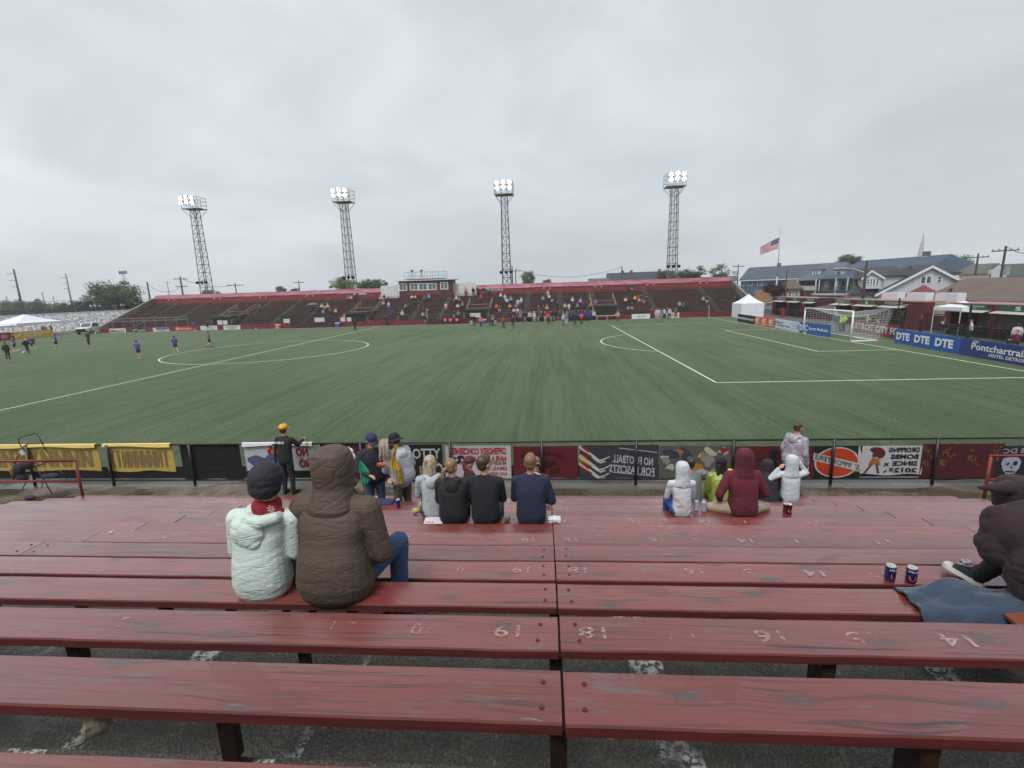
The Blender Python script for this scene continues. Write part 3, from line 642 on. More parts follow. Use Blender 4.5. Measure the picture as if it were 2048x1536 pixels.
# back wall with folded tarpaulin on top
def m_tarp():
    t=NT('maroon tarpaulin'); f=t.noise(t.coord(scale=(.35,1,1.2)),1.6,5,.6,.5); t.set(col=t.mix(t.ramp(f,[(.35,0),(.65,1)]),lin((122,52,72)),lin((158,92,108))),rough=.5); t.bump(f,.6,.15); return t.m
TARP=m_tarp(); zb=rowZ(NR-1)
for xa,xb in ((SX0+.3,-57.0),(-38.3,SX1-.2)):
    m=MB().box((xa,SY1-.1,zb-.3),(xb,SY1+.15,5.72)); w=G.part('back_wall',m,paint((118,42,44),.5,.22,.8))
    m=MB(); n=int((xb-xa)/1.5); v=[]; f=[]
    for i in range(n+1):
        x=xa+(xb-xa)*i/n; d=.035*mnoise.noise(Vector((x*.9,0,3)))*2; sag=.05*abs(math.sin(x*.62))
        for (y,z) in ((SY1-.22,5.55+d),(SY1-.19-abs(d),5.60+d),(SY1-.05,5.86-sag*.5),(SY1+.35,6.33-sag),(SY1+.9,6.36-sag)): v.append((x,y,z))
    for i in range(n):
        for k in range(4): f.append((i*5+k,(i+1)*5+k,(i+1)*5+k+1,i*5+k+1))
    m.add(v,f); G.part('tarpaulin',m,TARP,sub=w,smooth=True)
    m=MB(); x=xa+3
    while x<xb-1: m.box((x,SY1-.3,5.25),(x+.28,SY1-.17,5.42)); m.box((x+1.2,SY1-.3,5.22),(x+1.42,SY1-.17,5.4)); x+=9.5
    G.part('flood_lamp',m,flat((190,180,165)),sub=w)
# white parapets beside the press box
zt=float(onY(780,571,SY1)[2]); 
for a,b in ((-56.9,-53.6),(-43.0,-38.4)): G.part('parapet',MB().box((a,SY1-.1,zb-.3),(b,SY1+.1,zt)),paint((196,198,196),.6,.1,.8))
# sloped end walls
for x0,x1 in ((SX0-.02,SX0+.42),(SX1-.42,SX1+.02)):
    m=MB(); pts=[(x0,SY0+.02,0),(x0,SY0+.02,1.15),(x0,SY1-.4,5.75),(x0,SY1+.2,5.75),(x0,SY1+.2,0)]
    G.part('end_wall',MB().prism(pts,(x1-x0,0,0)),CONCL)
m=MB()
for z in (2.35,1.9): m.tube([(-101.5,rowY(0)-.7,z),(-87.5,rowY(0)-.7,z)],.03,6)
for k in range(8): m.tube([(-101.5+k*2,rowY(0)-.7,.6),(-101.5+k*2,rowY(0)-.7,2.35)],.03,6)
G.part('front_railing',m,metalm((150,150,148),.4))
m=MB(); x=SX0+2
while x<SX1-2:
    if not any(a-.6<x<b+.6 for a,b in TUN) and not -101.6<x<-87: m.tube([(x,rowY(0)-.85,.5),(x,rowY(0)-.85,1.55)],.025,5)
    x+=2.3
for xa,xb in ((-87.2,-82.9),(-79.3,-59.2),(-55.3,-38.9),(-34.9,-17.6),(-13.6,SX1-2)): m.tube([(xa,rowY(0)-.85,1.55),(xb,rowY(0)-.85,1.55)],.025,5); m.tube([(xa,rowY(0)-.85,1.1),(xb,rowY(0)-.85,1.1)],.02,5)
G.part('front_railing',m,metalm((52,46,44),.4))
# wall boards --------------------------------------------------------
def board(label,c,u0,u1,v0,v1,Y=SY0-.03,texts=(),shapes=(),cat='sign',th=.02,z=None,grp=None):
    a=onY(u0,(v0+v1)/2,Y); b=onY(u1,(v0+v1)/2,Y); zt=float(onY(u0,v0,Y)[2]); zb=float(onY(u0,v1,Y)[2])
    if z: zb,zt=z
    T=Thing('advertising_board',label,cat,((a[0]+b[0])/2,Y,zb),grp or 'boards along the far stand wall')
    fr=Fr((a[0],Y,zb),(b[0]-a[0],0,0),(0,0,zt-zb),(0,-1,0))
    m=MB(); fr.slab(m,0,0,1,1,-th,0); T.part('panel',m,flat(c))
    for (s,x0,y0,x1,y1,cc,*r) in texts:
        m=MB(); put_text(m,fr,s,x0,y0,x1,y1,.012,bold=.03); T.part('lettering',m,flat(cc))
    for (pts,cc) in shapes:
        m=MB(); fr.poly(m,pts,.008,.002); T.part('emblem',m,flat(cc))
    return T
WZ=(.06,.72)
board('white board with maroon MAGNAT lettering at the left end of the stand wall',(205,200,205),219,251.5,657.5,666.8,texts=[('M',.05,.15,.24,.85,(150,30,50)),('MAGNAT',.27,.15,.93,.78,(130,30,46))])
board('black board with pale swoosh shapes on the stand wall',(26,28,28),264,294,656,666,shapes=[([(.08,.2),(.05,.6),(.3,.85),(.4,.6),(.2,.5)],(150,156,146)),([(.55,.3),(.6,.7),(.9,.8),(.95,.4),(.75,.2)],(120,126,118)),([(.4,.3),(.5,.6),(.55,.3)],(190,190,180))])
board('blue and white board on the stand wall',(188,192,200),306,338,656,663.5,shapes=[([(.15,.5),(.2,.95),(.98,.95),(.98,.5)],(52,76,128))],texts=[('PLUMBING',.3,.1,.8,.4,(90,100,130))])
board('red board with white lettering on the stand wall',(180,48,52),350,383.5,653.5,662,texts=[('HUNTINGTON',.3,.3,.95,.6,(220,190,190)),('N',.1,.2,.24,.8,(225,200,200))])
board('white board with a blue wave on the stand wall',(196,200,204),401,434.5,652,660.5,shapes=[([(.1,.7),(.3,.35),(.5,.55),(.7,.35),(.92,.7),(.7,.45),(.5,.66),(.3,.45)],(110,140,176))])
board('white board with small grey writing below the second stairway',(196,198,196),447,480.5,651.5,660,texts=[('THE COMMUNITY',.15,.5,.85,.8,(80,84,84)),('FOUNDATION',.3,.2,.7,.42,(90,94,92))])
for k,(a,b_,c,d,l) in enumerate(((435,444,641,649.5,'left panel of the white pair by the leftmost stairway'),(445.5,455,641,649.5,'right panel of the white pair by the leftmost stairway'),(567,579.5,638,646,'white railing panel above the long dark team bench, left one'),(629,649,635.5,644,'white railing panel above the long dark team bench, right one'),(681,691,635,643,'left panel of the white pair under the red clad steward'),(692,702.5,635,643,'right panel of the white pair under the red clad steward'),(940,961,626.5,635,'white panel in front of the tunnel right of the press box'))):
    board(l,(186,190,188),a,b_,c,d,Y=rowY(0)-.95,cat='panel',grp='white panels on the stand railing')
board('red board with white letters just left of the blue shirted players',(196,50,46),1105,1122.5,632,643,texts=[('JTG',.1,.3,.9,.75,(225,200,195))])
board('wide white board with faint blue lettering right of the third tunnel',(206,208,214),1263.5,1300,628.5,638,texts=[('MSU/GB',.32,.3,.72,.7,(140,156,196))])
board('white board with bold red lettering behind the group by the wall',(206,204,206),1337,1358.5,625.5,636.5,texts=[('GENISA',.08,.3,.95,.75,(190,40,50))])
board('lavender board on the back wall above the middle tunnel',(150,130,146),981.5,1006.5,576,582.5,Y=SY1-.2,texts=[('DETROIT CITY',.1,.25,.9,.7,(104,80,100))],grp='boards on the stand back wall')
board('grey board beside a round tyre emblem on the back wall',(140,128,146),716,733,584.5,590.5,Y=SY1-.2,texts=[('NORTHERN',.1,.3,.9,.7,(190,184,196))],grp='boards on the stand back wall')
# ------------------------------------------------------------------ press box
PY=44.6
def P(u,v,Y=PY): return onY(u,v,Y)
xa,xb=float(P(798,580)[0]),float(P(904,580)[0]); z0=rowZ(NR-3)-.2; z1=float(P(850,561)[2])
T=Thing('press_box','maroon press box with white framed windows on the grandstand','press box',((xa+xb)/2,PY,z0))
MARD=paint((72,30,40),.55,.2,1.2)
body=T.part('wall',MB().box((xa,PY,z0),(xb,PY+4,z1)),MARD)
xm0,xm1=float(P(815,580)[0]),float(P(881,580)[0]); T.part('wall_panel',MB().box((xm0,PY-.04,float(P(850,590)[2])),(xm1,PY-.003,z1-.15)),paint((104,44,34),.55,.2,1.2))
rf=T.part('roof',MB().box((xa-.5,PY-.5,z1),(xb+.6,PY+4.3,z1+.14)),paint((196,198,198),.5))
for u0,u1,v0,v1,n in ((798.5,813.5,566,582,2),(820.5,836.5,566,581,2),(837.5,855,566,581,2),(856,873,566,580,2),(881,896,564,579,2)):
    a=P(u0,v1);b=P(u1,v0); w=T.part('window',MB(),flat((210,212,210))) if False else None
    fr=Fr((a[0],PY-.06,a[2]),(1,0,0),(0,0,1),(0,-1,0)); W_=b[0]-a[0]; H_=b[2]-a[2]; m=MB(); fr.slab(m,0,0,W_,H_,-.04,.02)
    w=T.part('window',m,flat((208,210,210))); m=MB(); 
    for k in range(n): fr.slab(m,.14+k*(W_-.2)/n,.14,.06+(k+1)*(W_-.2)/n,H_-.14,.021,.027)
    g=NT('window glass'); g.set(col=(.09,.12,.13),rough=.05,spec=.8); T.part('pane',m,g.m,sub=w)
m=MB(); ra,rb=xa+1.1,xb-1.4; 
for z in (z1+.9,z1+1.65): m.tube([(ra,PY+.3,z),(rb,PY+.3,z)],.035,6); m.tube([(ra,PY+3,z),(rb,PY+3,z)],.03,6); m.tube([(ra,PY+.3,z),(ra,PY+3,z)],.03,6); m.tube([(rb,PY+.3,z),(rb,PY+3,z)],.03,6)
for k in range(8):
    x=ra+(rb-ra)*k/7
    for y in (PY+.3,PY+3): m.tube([(x,y,z1+.35),(x,y,z1+1.65)],.03,6)
m.box((ra,PY+.2,z1+.28),(rb,PY+3.1,z1+.4)); m.box((ra+.5,PY+.6,z1+.1),(rb-.5,PY+2.6,z1+.3)); T.part('roof_railing',m,metalm((128,130,132),.45))
for u,l in ((822,'left tripod camera covered in black on the press box roof'),(841,'right tripod camera covered in black on the press box roof')):
    x=float(P(u,555)[0]); t=Thing('tripod_camera',l,'camera',(x,PY+1,z1+.4),'cameras on the press box roof'); m=MB()
    for k in range(3): m.tube([(x,PY+1,z1+1.7),(x+.35*math.cos(k*2.1),PY+1+.35*math.sin(k*2.1),z1+.4)],.025,5)
    t.part('tripod',m,flat((30,30,32))); m=MB(); m.box((x-.18,PY+.7,z1+1.7),(x+.18,PY+1.3,z1+2.0)); m.cone((x,PY+.7,z1+1.85),(x,PY+.5,z1+1.85),.1,.12,8); t.part('camera_body',m,flat((20,20,22)))
# ------------------------------------------------------------------ floodlight towers
STEEL=metalm((112,110,100),.5); LAMPM=NT('floodlight glass'); LAMPM.set(col=(1,.95,.85),emc=(1.0,.84,.56),emis=60); LAMPM=LAMPM.m
TY=50.0; GLOW=NT('lit reflector'); GLOW.set(col=(.9,.7,.5),emc=(1.0,.66,.34),emis=1.5); GLOW=GLOW.m; towers=[(412,389,'leftmost of the four lit floodlight towers'),(703,396,'second floodlight tower from the left, left of the press box'),(1014,380,'third floodlight tower from the left, right of the press box'),(1343,361,'rightmost of the four lit floodlight towers, near the flagpole')]  # the ring material glows by itself to paint a warm halo
for k,(u,vt,l) in enumerate(towers):
    bx_=float(onY(u,570,TY)[0]); top=22.9; t=Thing('floodlight_tower',l,'floodlight tower',(bx_,TY,0),'floodlight towers behind the far stand')
    m=MB(); N=15; hw=lambda z:.92-.34*z/top; zs=[top*i/N for i in range(N+1)]
    for sx in (-1,1):
        for sy in (-1,1): m.tube([(bx_+sx*hw(z),TY+sy*hw(z),z) for z in zs],.075,6)
    for i in range(N):
        a,b2=zs[i],zs[i+1]; ha,hb=hw(a),hw(b2)
        if b2<5: continue
        for (p,q) in (((-ha,-ha,a),(hb,-hb,b2)),((ha,-ha,a),(-hb,-hb,b2)),((-ha,ha,a),(hb,hb,b2)),((ha,ha,a),(-hb,hb,b2)),((-ha,-ha,a),(-hb,hb,b2)),((ha,-ha,a),(ha*1.0,hb,b2))): m.tube([(bx_+p[0],TY+p[1],p[2]),(bx_+q[0],TY+q[1],q[2])],.032,4)
        for (p,q) in (((-1,-1),(1,-1)),((-1,1),(1,1)),((-1,-1),(-1,1)),((1,-1),(1,1))): m.tube([(bx_+p[0]*hb,TY+p[1]*hb,b2),(bx_+q[0]*hb,TY+q[1]*hb,b2)],.04,4)
    t.part('mast',m,STEEL)
    m=MB().tube([(bx_+.1,TY+.2,0),(bx_+.1,TY+.2,top)],.05,5); 
    for z in np.arange(5,top,.6): m.tube([(bx_-.1,TY+.1,z),(bx_+.3,TY+.1,z)],.02,4)
    t.part('ladder',m,STEEL)
    pw=1.72; m=MB(); m.box((bx_-pw,TY-1.3,top),(bx_+pw,TY+1.3,top+.12)); 
    for sx in (-1,1):
        for sy in (-1,1): m.tube([(bx_+sx*.55,TY+sy*.55,top-1.6),(bx_+sx*pw,TY+sy*1.2,top)],.045,5)
    t.part('platform',m,STEEL)
    m=MB()
    for sx in (-1,-.33,.33,1):
        for sy in (-1,1): m.tube([(bx_+sx*pw,TY+sy*1.25,top+.1),(bx_+sx*pw,TY+sy*1.25,top+2.2)],.045,5)
    for z in (top+.8,top+1.5,top+2.2):
        for sy in (-1,1): m.tube([(bx_-pw,TY+sy*1.25,z),(bx_+pw,TY+sy*1.25,z)],.04,5)
        for sx in (-1,1): m.tube([(bx_+sx*pw,TY-1.25,z),(bx_+sx*pw,TY+1.25,z)],.035,5)
    t.part('cage',m,STEEL)
    sh=[-.45,-.2,0,.1][k]
    for row,zz in enumerate((top+1.1,top+2.0)):
        for j in (-1,0,1):
            c=np.array((bx_+j*1.15+sh*(.6),TY-1.55,zz+(.12 if j==0 else 0))); d=np.array((sh*.5,-1,-.42)); d/=np.linalg.norm(d)
            m=MB().cone(c-d*.28,c+d*.12,.14,.29,12); m.cone(c-d*.55,c-d*.28,.12,.16,8); m.tube([c-d*.3,(c[0],TY-1.25,zz)],.04,5); h=t.part('lamp_housing',m,flat((90,86,80)))
            m=MB().cone(c+d*.121,c+d*.15,.28,.26,14); t.part('lamp',m,LAMPM,sub=h); m=MB().cone(c+d*.10,c+d*.118,.36,.37,14); t.part('glow_ring',m,GLOW,sub=h)  # added emissive ring stands in for the warm glow around each lamp
    m=MB()
    for j in (-1,0,1): c=(bx_+j*.95,TY-1.2,8.6); m.cone((c[0],c[1]+.3,c[2]+.2),c,.16,.34,10); m.tube([c,(c[0],TY-.8,8.8)],.04,4)
    m.tube([(bx_-1.1,TY-.85,8.8),(bx_+1.1,TY-.85,8.8)],.05,5); t.part('loudspeaker',m,flat((26,26,28)))
# ================================================================== people
V=lambda *a: np.array(a,float)
def pose(kind,H=1.72,bulk=1.,lean=0.,**o):
    """joint positions, figure faces +Y, base at the feet (stand) or at the seat surface (sit)"""
    h=H/7.5; J={}
    if kind=='stand': J['pel']=V(0,0,.53*H)
    else: J['pel']=V(0,0,.095*bulk**.5)
    ca,sa=math.cos(lean),math.sin(lean); up=V(0,sa,ca); fw=V(0,ca,-sa)
    J['che']=J['pel']+up*.20*H; J['sho']=J['pel']+up*.275*H; J['neck']=J['pel']+up*.30*H; tn=o.get('nod',0.)
    J['head']=J['neck']+V(0,math.sin(lean*.5+tn)*.105*H,math.cos(lean*.5+tn)*.105*H)
    sw=.108*H*o.get('sw',1.)
    for s,k in ((-1,'l'),(1,'r')):
        J['sh'+k]=J['sho']+V(s*sw,0,-.012*H)
        J['hip'+k]=J['pel']+V(s*.052*H,0,-.01*H)
        if kind=='stand':
            J['el'+k]=J['sh'+k]+V(s*.045*H,-.03*H,-.165*H); J['ha'+k]=J['el'+k]+V(s*.0*H,.05*H,-.145*H)
            J['kn'+k]=V(s*.06*H,.02*H,.28*H); J['an'+k]=V(s*.065*H,-.01*H,.045*H); J['to'+k]=J['an'+k]+V(s*.02*H,.11*H,-.025*H)
        else:
            J['el'+k]=J['sh'+k]+V(s*.022*H,.045*H,-.16*H); J['ha'+k]=J['el'+k]+V(-s*.06*H,.13*H,-.02*H)
            J['kn'+k]=J['pel']+V(s*.075*H,.25*H,-.0*H); J['an'+k]=J['kn'+k]+V(0,.02*H,-.245*H); J['to'+k]=J['an'+k]+V(s*.02*H,.11*H,-.03*H)
    for k,v in o.items():
        if k in J: J[k]=V(*v)
    J['H']=H; J['bulk']=bulk; J['up']=up; J['yaw']=o.get('yaw',0.); J['hp']=o.get('hp',0.); return J
def headrot(J): return Matrix.Rotation(J['yaw'],3,'Z')@Matrix.Rotation(J['hp'],3,'X')
def HP(J,x,y,z): p=headrot(J)@Vector((x,y,z)); return J['head']+np.array(p)
def limb(mb,pts,rs,n=10):
    for i in range(len(pts)-1): mb.cap(pts[i],pts[i+1],rs[i],rs[i+1],n)
def hand(mb,w,el,side,curl=.5,grip=None):
    """palm, four unequal bent fingers and a thumb that leaves the side of the palm"""
    d=w-el; d/=np.linalg.norm(d); lat=np.cross(d,(0,0,1)) if abs(d[2])<.85 else V(1,0,0); lat/=np.linalg.norm(lat); nrm=np.cross(lat,d)
    if nrm[2]>0: nrm=-nrm
    pc=w+d*.045
    for t in (-.024,-.008,.008,.024): mb.cap(w+lat*t*.7,w+d*.075+lat*t,.015,.012,7)
    for t,L in ((-.027,.060),(-.009,.074),(.009,.070),(.027,.056)):
        a=w+d*.078+lat*t; c1=curl*.9; d1=d*math.cos(c1)+nrm*math.sin(c1); c2=curl*2.1; d2=d*math.cos(c2)+nrm*math.sin(c2)
        b=a+d1*L*.5; c=b+d2*L*.5; mb.cap(a,b,.0095,.0085,7); mb.cap(b,c,.0085,.0075,7)
    a=w+d*.022-lat*.024*side; b=a+d*.03-lat*.024*side+nrm*.012; c=b+d*.028+nrm*.012; mb.cap(a,b,.0125,.010,7); mb.cap(b,c,.010,.0085,7)
def loft(mb,cs,rx,ry,rot,n=22):
    v=[];f=[]
    for c,a,b in zip(cs,rx,ry):
        for i in range(n): t=2*math.pi*i/n; ct,st=math.cos(t),math.sin(t); q=rot@Vector((a*math.copysign(abs(ct)**.85,ct),b*math.copysign(abs(st)**.85,st),0)); v.append(np.array(c)+np.array(q))
    for j in range(len(cs)-1):
        for i in range(n): f.append((j*n+i,j*n+(i+1)%n,(j+1)*n+(i+1)%n,(j+1)*n+i))
    f+=[tuple(reversed(range(n))),tuple(range((len(cs)-1)*n,len(cs)*n))]; mb.add(v,f); return mb
def body_mb(J,fine=True,legs=True,slim=1.):
    m=MB(); H=J['H']; k=H/1.72; R_=headrot(J)
    m.ell(HP(J,0,-.008*k,.018*k),(.076*k,.094*k,.10*k),R_,16,12); m.ell(HP(J,0,.028*k,-.045*k),(.055*k,.060*k,.070*k),R_,14,9)
    m.ell(HP(J,0,.075*k,-.085*k),(.028*k,.024*k,.022*k),R_,10,7) # chin
    m.cap(HP(J,0,.088*k,.012*k),HP(J,0,.112*k,-.022*k),.011*k,.017*k,8) # nose
    m.ell(HP(J,0,.092*k,-.052*k),(.026*k,.012*k,.010*k),R_,10,6) # lips
    for s in (-1,1): m.ell(HP(J,s*.078*k,-.004*k,-.01*k),(.011*k,.020*k,.032*k),R_,8,7)
    m.cap(J['neck']-J['up']*.03,J['head']+V(0,-.012,-.06*k),.056*k,.050*k,10)
    limb(m,[J['pel'],J['che'],J['neck']-J['up']*.05],[.095*k,.085*k,.05*k],12)
    for s,q in ((-1,'l'),(1,'r')):
        m.cap(J['neck']-J['up']*.04,J['sh'+q],.05*k,.045*k)
        limb(m,[J['sh'+q],J['el'+q],J['ha'+q]],[.045*k,.036*k,.024*k])
        if fine: hand(m,J['ha'+q],J['el'+q],s,J.get('curl',.55))
        else: m.ell(J['ha'+q]+(J['ha'+q]-J['el'+q])/3.2,(.04*k,.04*k,.05*k),None,8,6)
        limb(m,[J['hip'+q],J['kn'+q],J['an'+q]],[.078*k*slim,.052*k*slim,.036*k*slim]); 
        if slim<1: continue
        cf=J['kn'+q]*.68+J['an'+q]*.32; m.ell(cf+V(0,-.012,0),(.05*k,.052*k,.09*k),None,9,7)
    return m
def top_mb(J,sleeve=1.,hem=.02,puff=1.):
    m=MB(); H=J['H']; k=H/1.72; b=J['bulk']*puff; up=J['up']; sit=J['pel'][2]<.3*H
    rot=Matrix.Rotation(-math.atan2(up[1],up[2]),3,'X')
    w=J.get('belly',1.)
    L=np.linalg.norm(J['neck']-J['pel']); ts=(-.24,-.16,-.02,.15,.32,.5,.66,.8,.9,1.0,1.06)
    RX=(.118,.150,.170,.165,.158,.160,.168,.162,.125,.078,.060); RY=(.088,.112,.128,.128,.122,.118,.116,.104,.088,.070,.058)
    bb=[b*(w if t<.45 else 1) for t in ts]
    loft(m,[J['pel']+up*(t*L)+(0,-.012*k*math.sin(min(1,max(0,t))*math.pi),0) for t in ts],[x*k*q for x,q in zip(RX,bb)],[y*k*q for y,q in zip(RY,bb)],rot)
    m.cap(J['shl']-up*.012,J['shr']-up*.012,.056*k*b,.056*k*b,12)
    m.cap(J['neck']-up*.04*k,J['neck']+up*.01*k,.078*k,.062*k,12)
    for q in 'lr':
        a,e,h_=J['sh'+q],J['el'+q],J['ha'+q]; m.cap(J['neck']-up*.045*k,a,.066*k*b,.060*k*b,10)
        if sleeve>=1: limb(m,[a,e,e+(h_-e)*.93],[.064*k*b,.054*k*b,.040*k*puff])
        else: limb(m,[a,a+(e-a)*.75],[.062*k*b,.058*k*b])
    return m
def trou_mb(J,shorts=False,wide=1.):
    m=MB(); H=J['H']; k=H/1.72; b=J['bulk']**.6
    m.ell(J['pel']-V(0,0,.01),(.155*k*b,.118*k*b,.115*k),None,16,9)
    for q in 'lr':
        hp,kn,an=J['hip'+q],J['kn'+q],J['an'+q]
        if shorts: limb(m,[hp,hp+(kn-hp)*.62],[.098*k*b,.085*k*b])
        else: limb(m,[hp,kn,kn+(an-kn)*.93],[.096*k*b,.070*k*wide,.056*k*wide])
    return m
def shoe_mb(J,q):
    k=J['H']/1.72; a=J['an'+q]; t=J['to'+q]; d=t-a; d[2]=0; d/=np.linalg.norm(d)+1e-6; m=MB()
    m.ell(a-V(0,0,.02*k)-d*.02,(.042*k,.05*k,.045*k),None,10,7); m.cap(a-V(0,0,.035*k),t,.040*k,.032*k,9); m.cap(a+d*.03-V(0,0,.0),t-d*.02,.035*k,.03*k,8); return m
def hair_mb(J,kind='short'):
    m=MB(); k=J['H']/1.72; R_=headrot(J)
    m.ell(HP(J,0,-.022*k,.042*k),(.084*k,.098*k,.092*k),R_,18,12); m.ell(HP(J,0,-.045*k,-.01*k),(.078*k,.068*k,.075*k),R_,14,9)
    if kind=='short': m.ell(HP(J,0,.045*k,.095*k),(.055*k,.045*k,.030*k),R_,12,7)
    if kind=='long':
        for s in (-1,0,1): m.cap(HP(J,s*.05*k,-.06*k,0),HP(J,s*.075*k,-.075*k,-.20*k),.045*k,.040*k,9)
        for s in (-1,1): m.cap(HP(J,s*.07*k,0,.03),HP(J,s*.085*k,-.01*k,-.15*k),.028*k,.026*k,8)
    if kind=='bun': m.ell(HP(J,0,-.12*k,.05*k),(.035*k,)*3,R_,10,7)
    if kind=='pony':
        P=[HP(J,0,-.10*k,.02*k),HP(J,-.02*k,-.15*k,-.01*k),HP(J,-.035*k,-.155*k,-.10*k),HP(J,-.05*k,-.135*k,-.20*k),HP(J,-.05*k,-.12*k,-.27*k)]; limb(m,P,[.022*k,.038*k,.040*k,.028*k,.008*k],9)
    return m
def hood_mb(J,peak=.0,k2=1.):
    m=MB(); k=J['H']/1.72; R_=headrot(J)
    P=[(.155,-.030,.022,.030),(.146,-.030,.066,.075),(.118,-.028,.095,.106),(.070,-.026,.110,.118),(.015,-.026,.114,.120),(-.040,-.030,.112,.114),(-.090,-.034,.110,.108)]
    cs=[HP(J,0,y*k,z*k) for z,y,_,_ in P]; rx=[a_*k*k2 for _,_,a_,_ in P]; ry=[b_*k*k2 for _,_,_,b_ in P]; nb=J['neck']-J['up']*.035*k
    cs+=[cs[-1]*.45+(nb+V(0,-.035*k,0))*.55,nb+V(0,-.025*k,0),nb-J['up']*.055*k+V(0,-.01*k,0),nb-J['up']*.075*k]; rx+=[.118*k*k2,.140*k*k2,.160*k,.12*k]; ry+=[.104*k*k2,.112*k*k2,.118*k,.08*k]
    loft(m,cs[::-1],rx[::-1],ry[::-1],R_)
    m.ell(HP(J,0,-.105*k*k2,-.045*k),(.075*k,.035*k,.055*k),R_,12,8)
    if peak: m.cap(HP(J,0,-.04*k,.09*k),HP(J,0,-.07*k,.12*k+peak),.055*k,.012*k,10)
    return m
def downhood_mb(J,b=1.):
    m=MB(); k=J['H']/1.72; n=J['neck']; P=[]
    for a in range(0,9): t=math.pi*(1.08+ .84*a/8) ; P.append(n+V(.105*k*b*math.cos(t),.085*k*b*math.sin(t)*1.15,.0+.02*math.sin(t)))
    limb(m,P,[.035*k]+[.046*k]*7+[.035*k],9); m.ell(n+V(0,-.125*k*b,-.085*k),(.105*k*b,.055*k*b,.10*k),None,14,9); return m
def cap_mb(J,back=False,bucket=False,beanie=False,k2=1.):
    m=MB(); k=J['H']/1.72*k2; R_=headrot(J); n=20; s=-1 if back else 1
    if beanie: m.ell(HP(J,0,-.018*k,.045*k),(.096*k,.108*k,.098*k),R_,18,12); m.ell(HP(J,0,-.04*k,-.0*k),(.092*k,.088*k,.07*k),R_,16,8); return m
    v=[];f=[]; rings=((.094,.108,.032),(.094,.106,.062),(.086,.096,.095),(.060,.070,.125),(.020,.024,.138))
    for rx,ry,z in rings:
        for i in range(n): t=2*math.pi*i/n; v.append(HP(J,rx*k*math.cos(t),(ry*math.sin(t)-.012)*k,z*k))
    for j in range(len(rings)-1):
        for i in range(n): f.append((j*n+i,j*n+(i+1)%n,(j+1)*n+(i+1)%n,(j+1)*n+i))
    f.append(tuple(range((len(rings)-1)*n,len(rings)*n))); f.append(tuple(reversed(range(n)))); m.add(v,f)
    o=len(m.v); v=[]; f=[]
    if bucket:
        for r,z in ((1,.034),(1.52,-.005),(1.54,-.012),(1.0,.020)):
            for i in range(n): t=2*math.pi*i/n; v.append(HP(J,.094*r*k*math.cos(t),(.108*r*math.sin(t)-.012)*k,z*k))
        for j in range(4):
            for i in range(n): f.append((j*n+i,j*n+(i+1)%n,((j+1)%4)*n+(i+1)%n,((j+1)%4)*n+i))
    else:
        q=9
        for zz in (.036,.030):
            for rr in (0,1):
                for i in range(q): t=math.pi*(.12+.76*i/(q-1)); v.append(HP(J,.090*k*math.cos(t)*(1+.0*rr),s*(.098*math.sin(t)+rr*.075*math.sin(t)**.6)*k-.012*k,(zz-.012*rr)*k))
        for b in (0,2*q):
            for i in range(q-1): f.append((b+i,b+i+1,b+q+i+1,b+q+i))
        for i in range(q-1): f.append((q+i,q+i+1,3*q+i+1,3*q+i))
    m.add(v,f); return m
SK=(200,148,124)
def near(label,pos,rz,J,parts,skinc=SK,vox=.012,group=None,body_vox=None,cat='person'):
    T=Thing('person',label,cat,pos,group,rz); 
    def add(nm,me,mat,sub=None):
        o=bpy.data.objects.new(nm,me); COL.objects.link(o); me.materials.append(mat); o.parent=sub or T.o; return o
    add('body',soft(body_mb(J,slim=.72),body_vox or .0095,2,.5),skin(skinc))
    k=J['H']/1.72
    m=MB()
    for s in (-1,1): m.ell(HP(J,s*.031*k,.083*k,.022*k),(.012*k,.007*k,.008*k),headrot(J),8,6)
    T.part('eyes',m,flat((40,30,26),.3),smooth=True,local=True)
    for i,(nm,m,mat,sm,wr,*r) in enumerate(parts):
        if sm is None: o=T.part(nm,m,mat,smooth=True,local=True)
        else: o=add(nm,soft(m,r[0] if r else vox,sm,.5,wr,seed=len(label)%17+i*1.7),mat)
    return T
def seatpos(u,row): # seat point under image column u on near row
    lo=onY(u,1100,Yf(row)-.14); d=ray(u,1100)
    # iterate: find v so that z = Zs(row)
    for v in range(900,1400):
        p=onY(u,v,Yf(row)-.14)
        if p[2]<Zs(row): return V(p[0],Yf(row)-.14,Zs(row)+.002)
def standpos(u,Y,z):
    for v in range(900,1400):
        p=onY(u,v,Y)
        if p[2]<z: return V(p[0],Y,z)
BLK=cloth((30,30,34)); WRB=(.008,(3.5,3.5,8)); WR=(.005,(4,4,10))
JEAN=cloth((52,72,104),.9,.5,60)
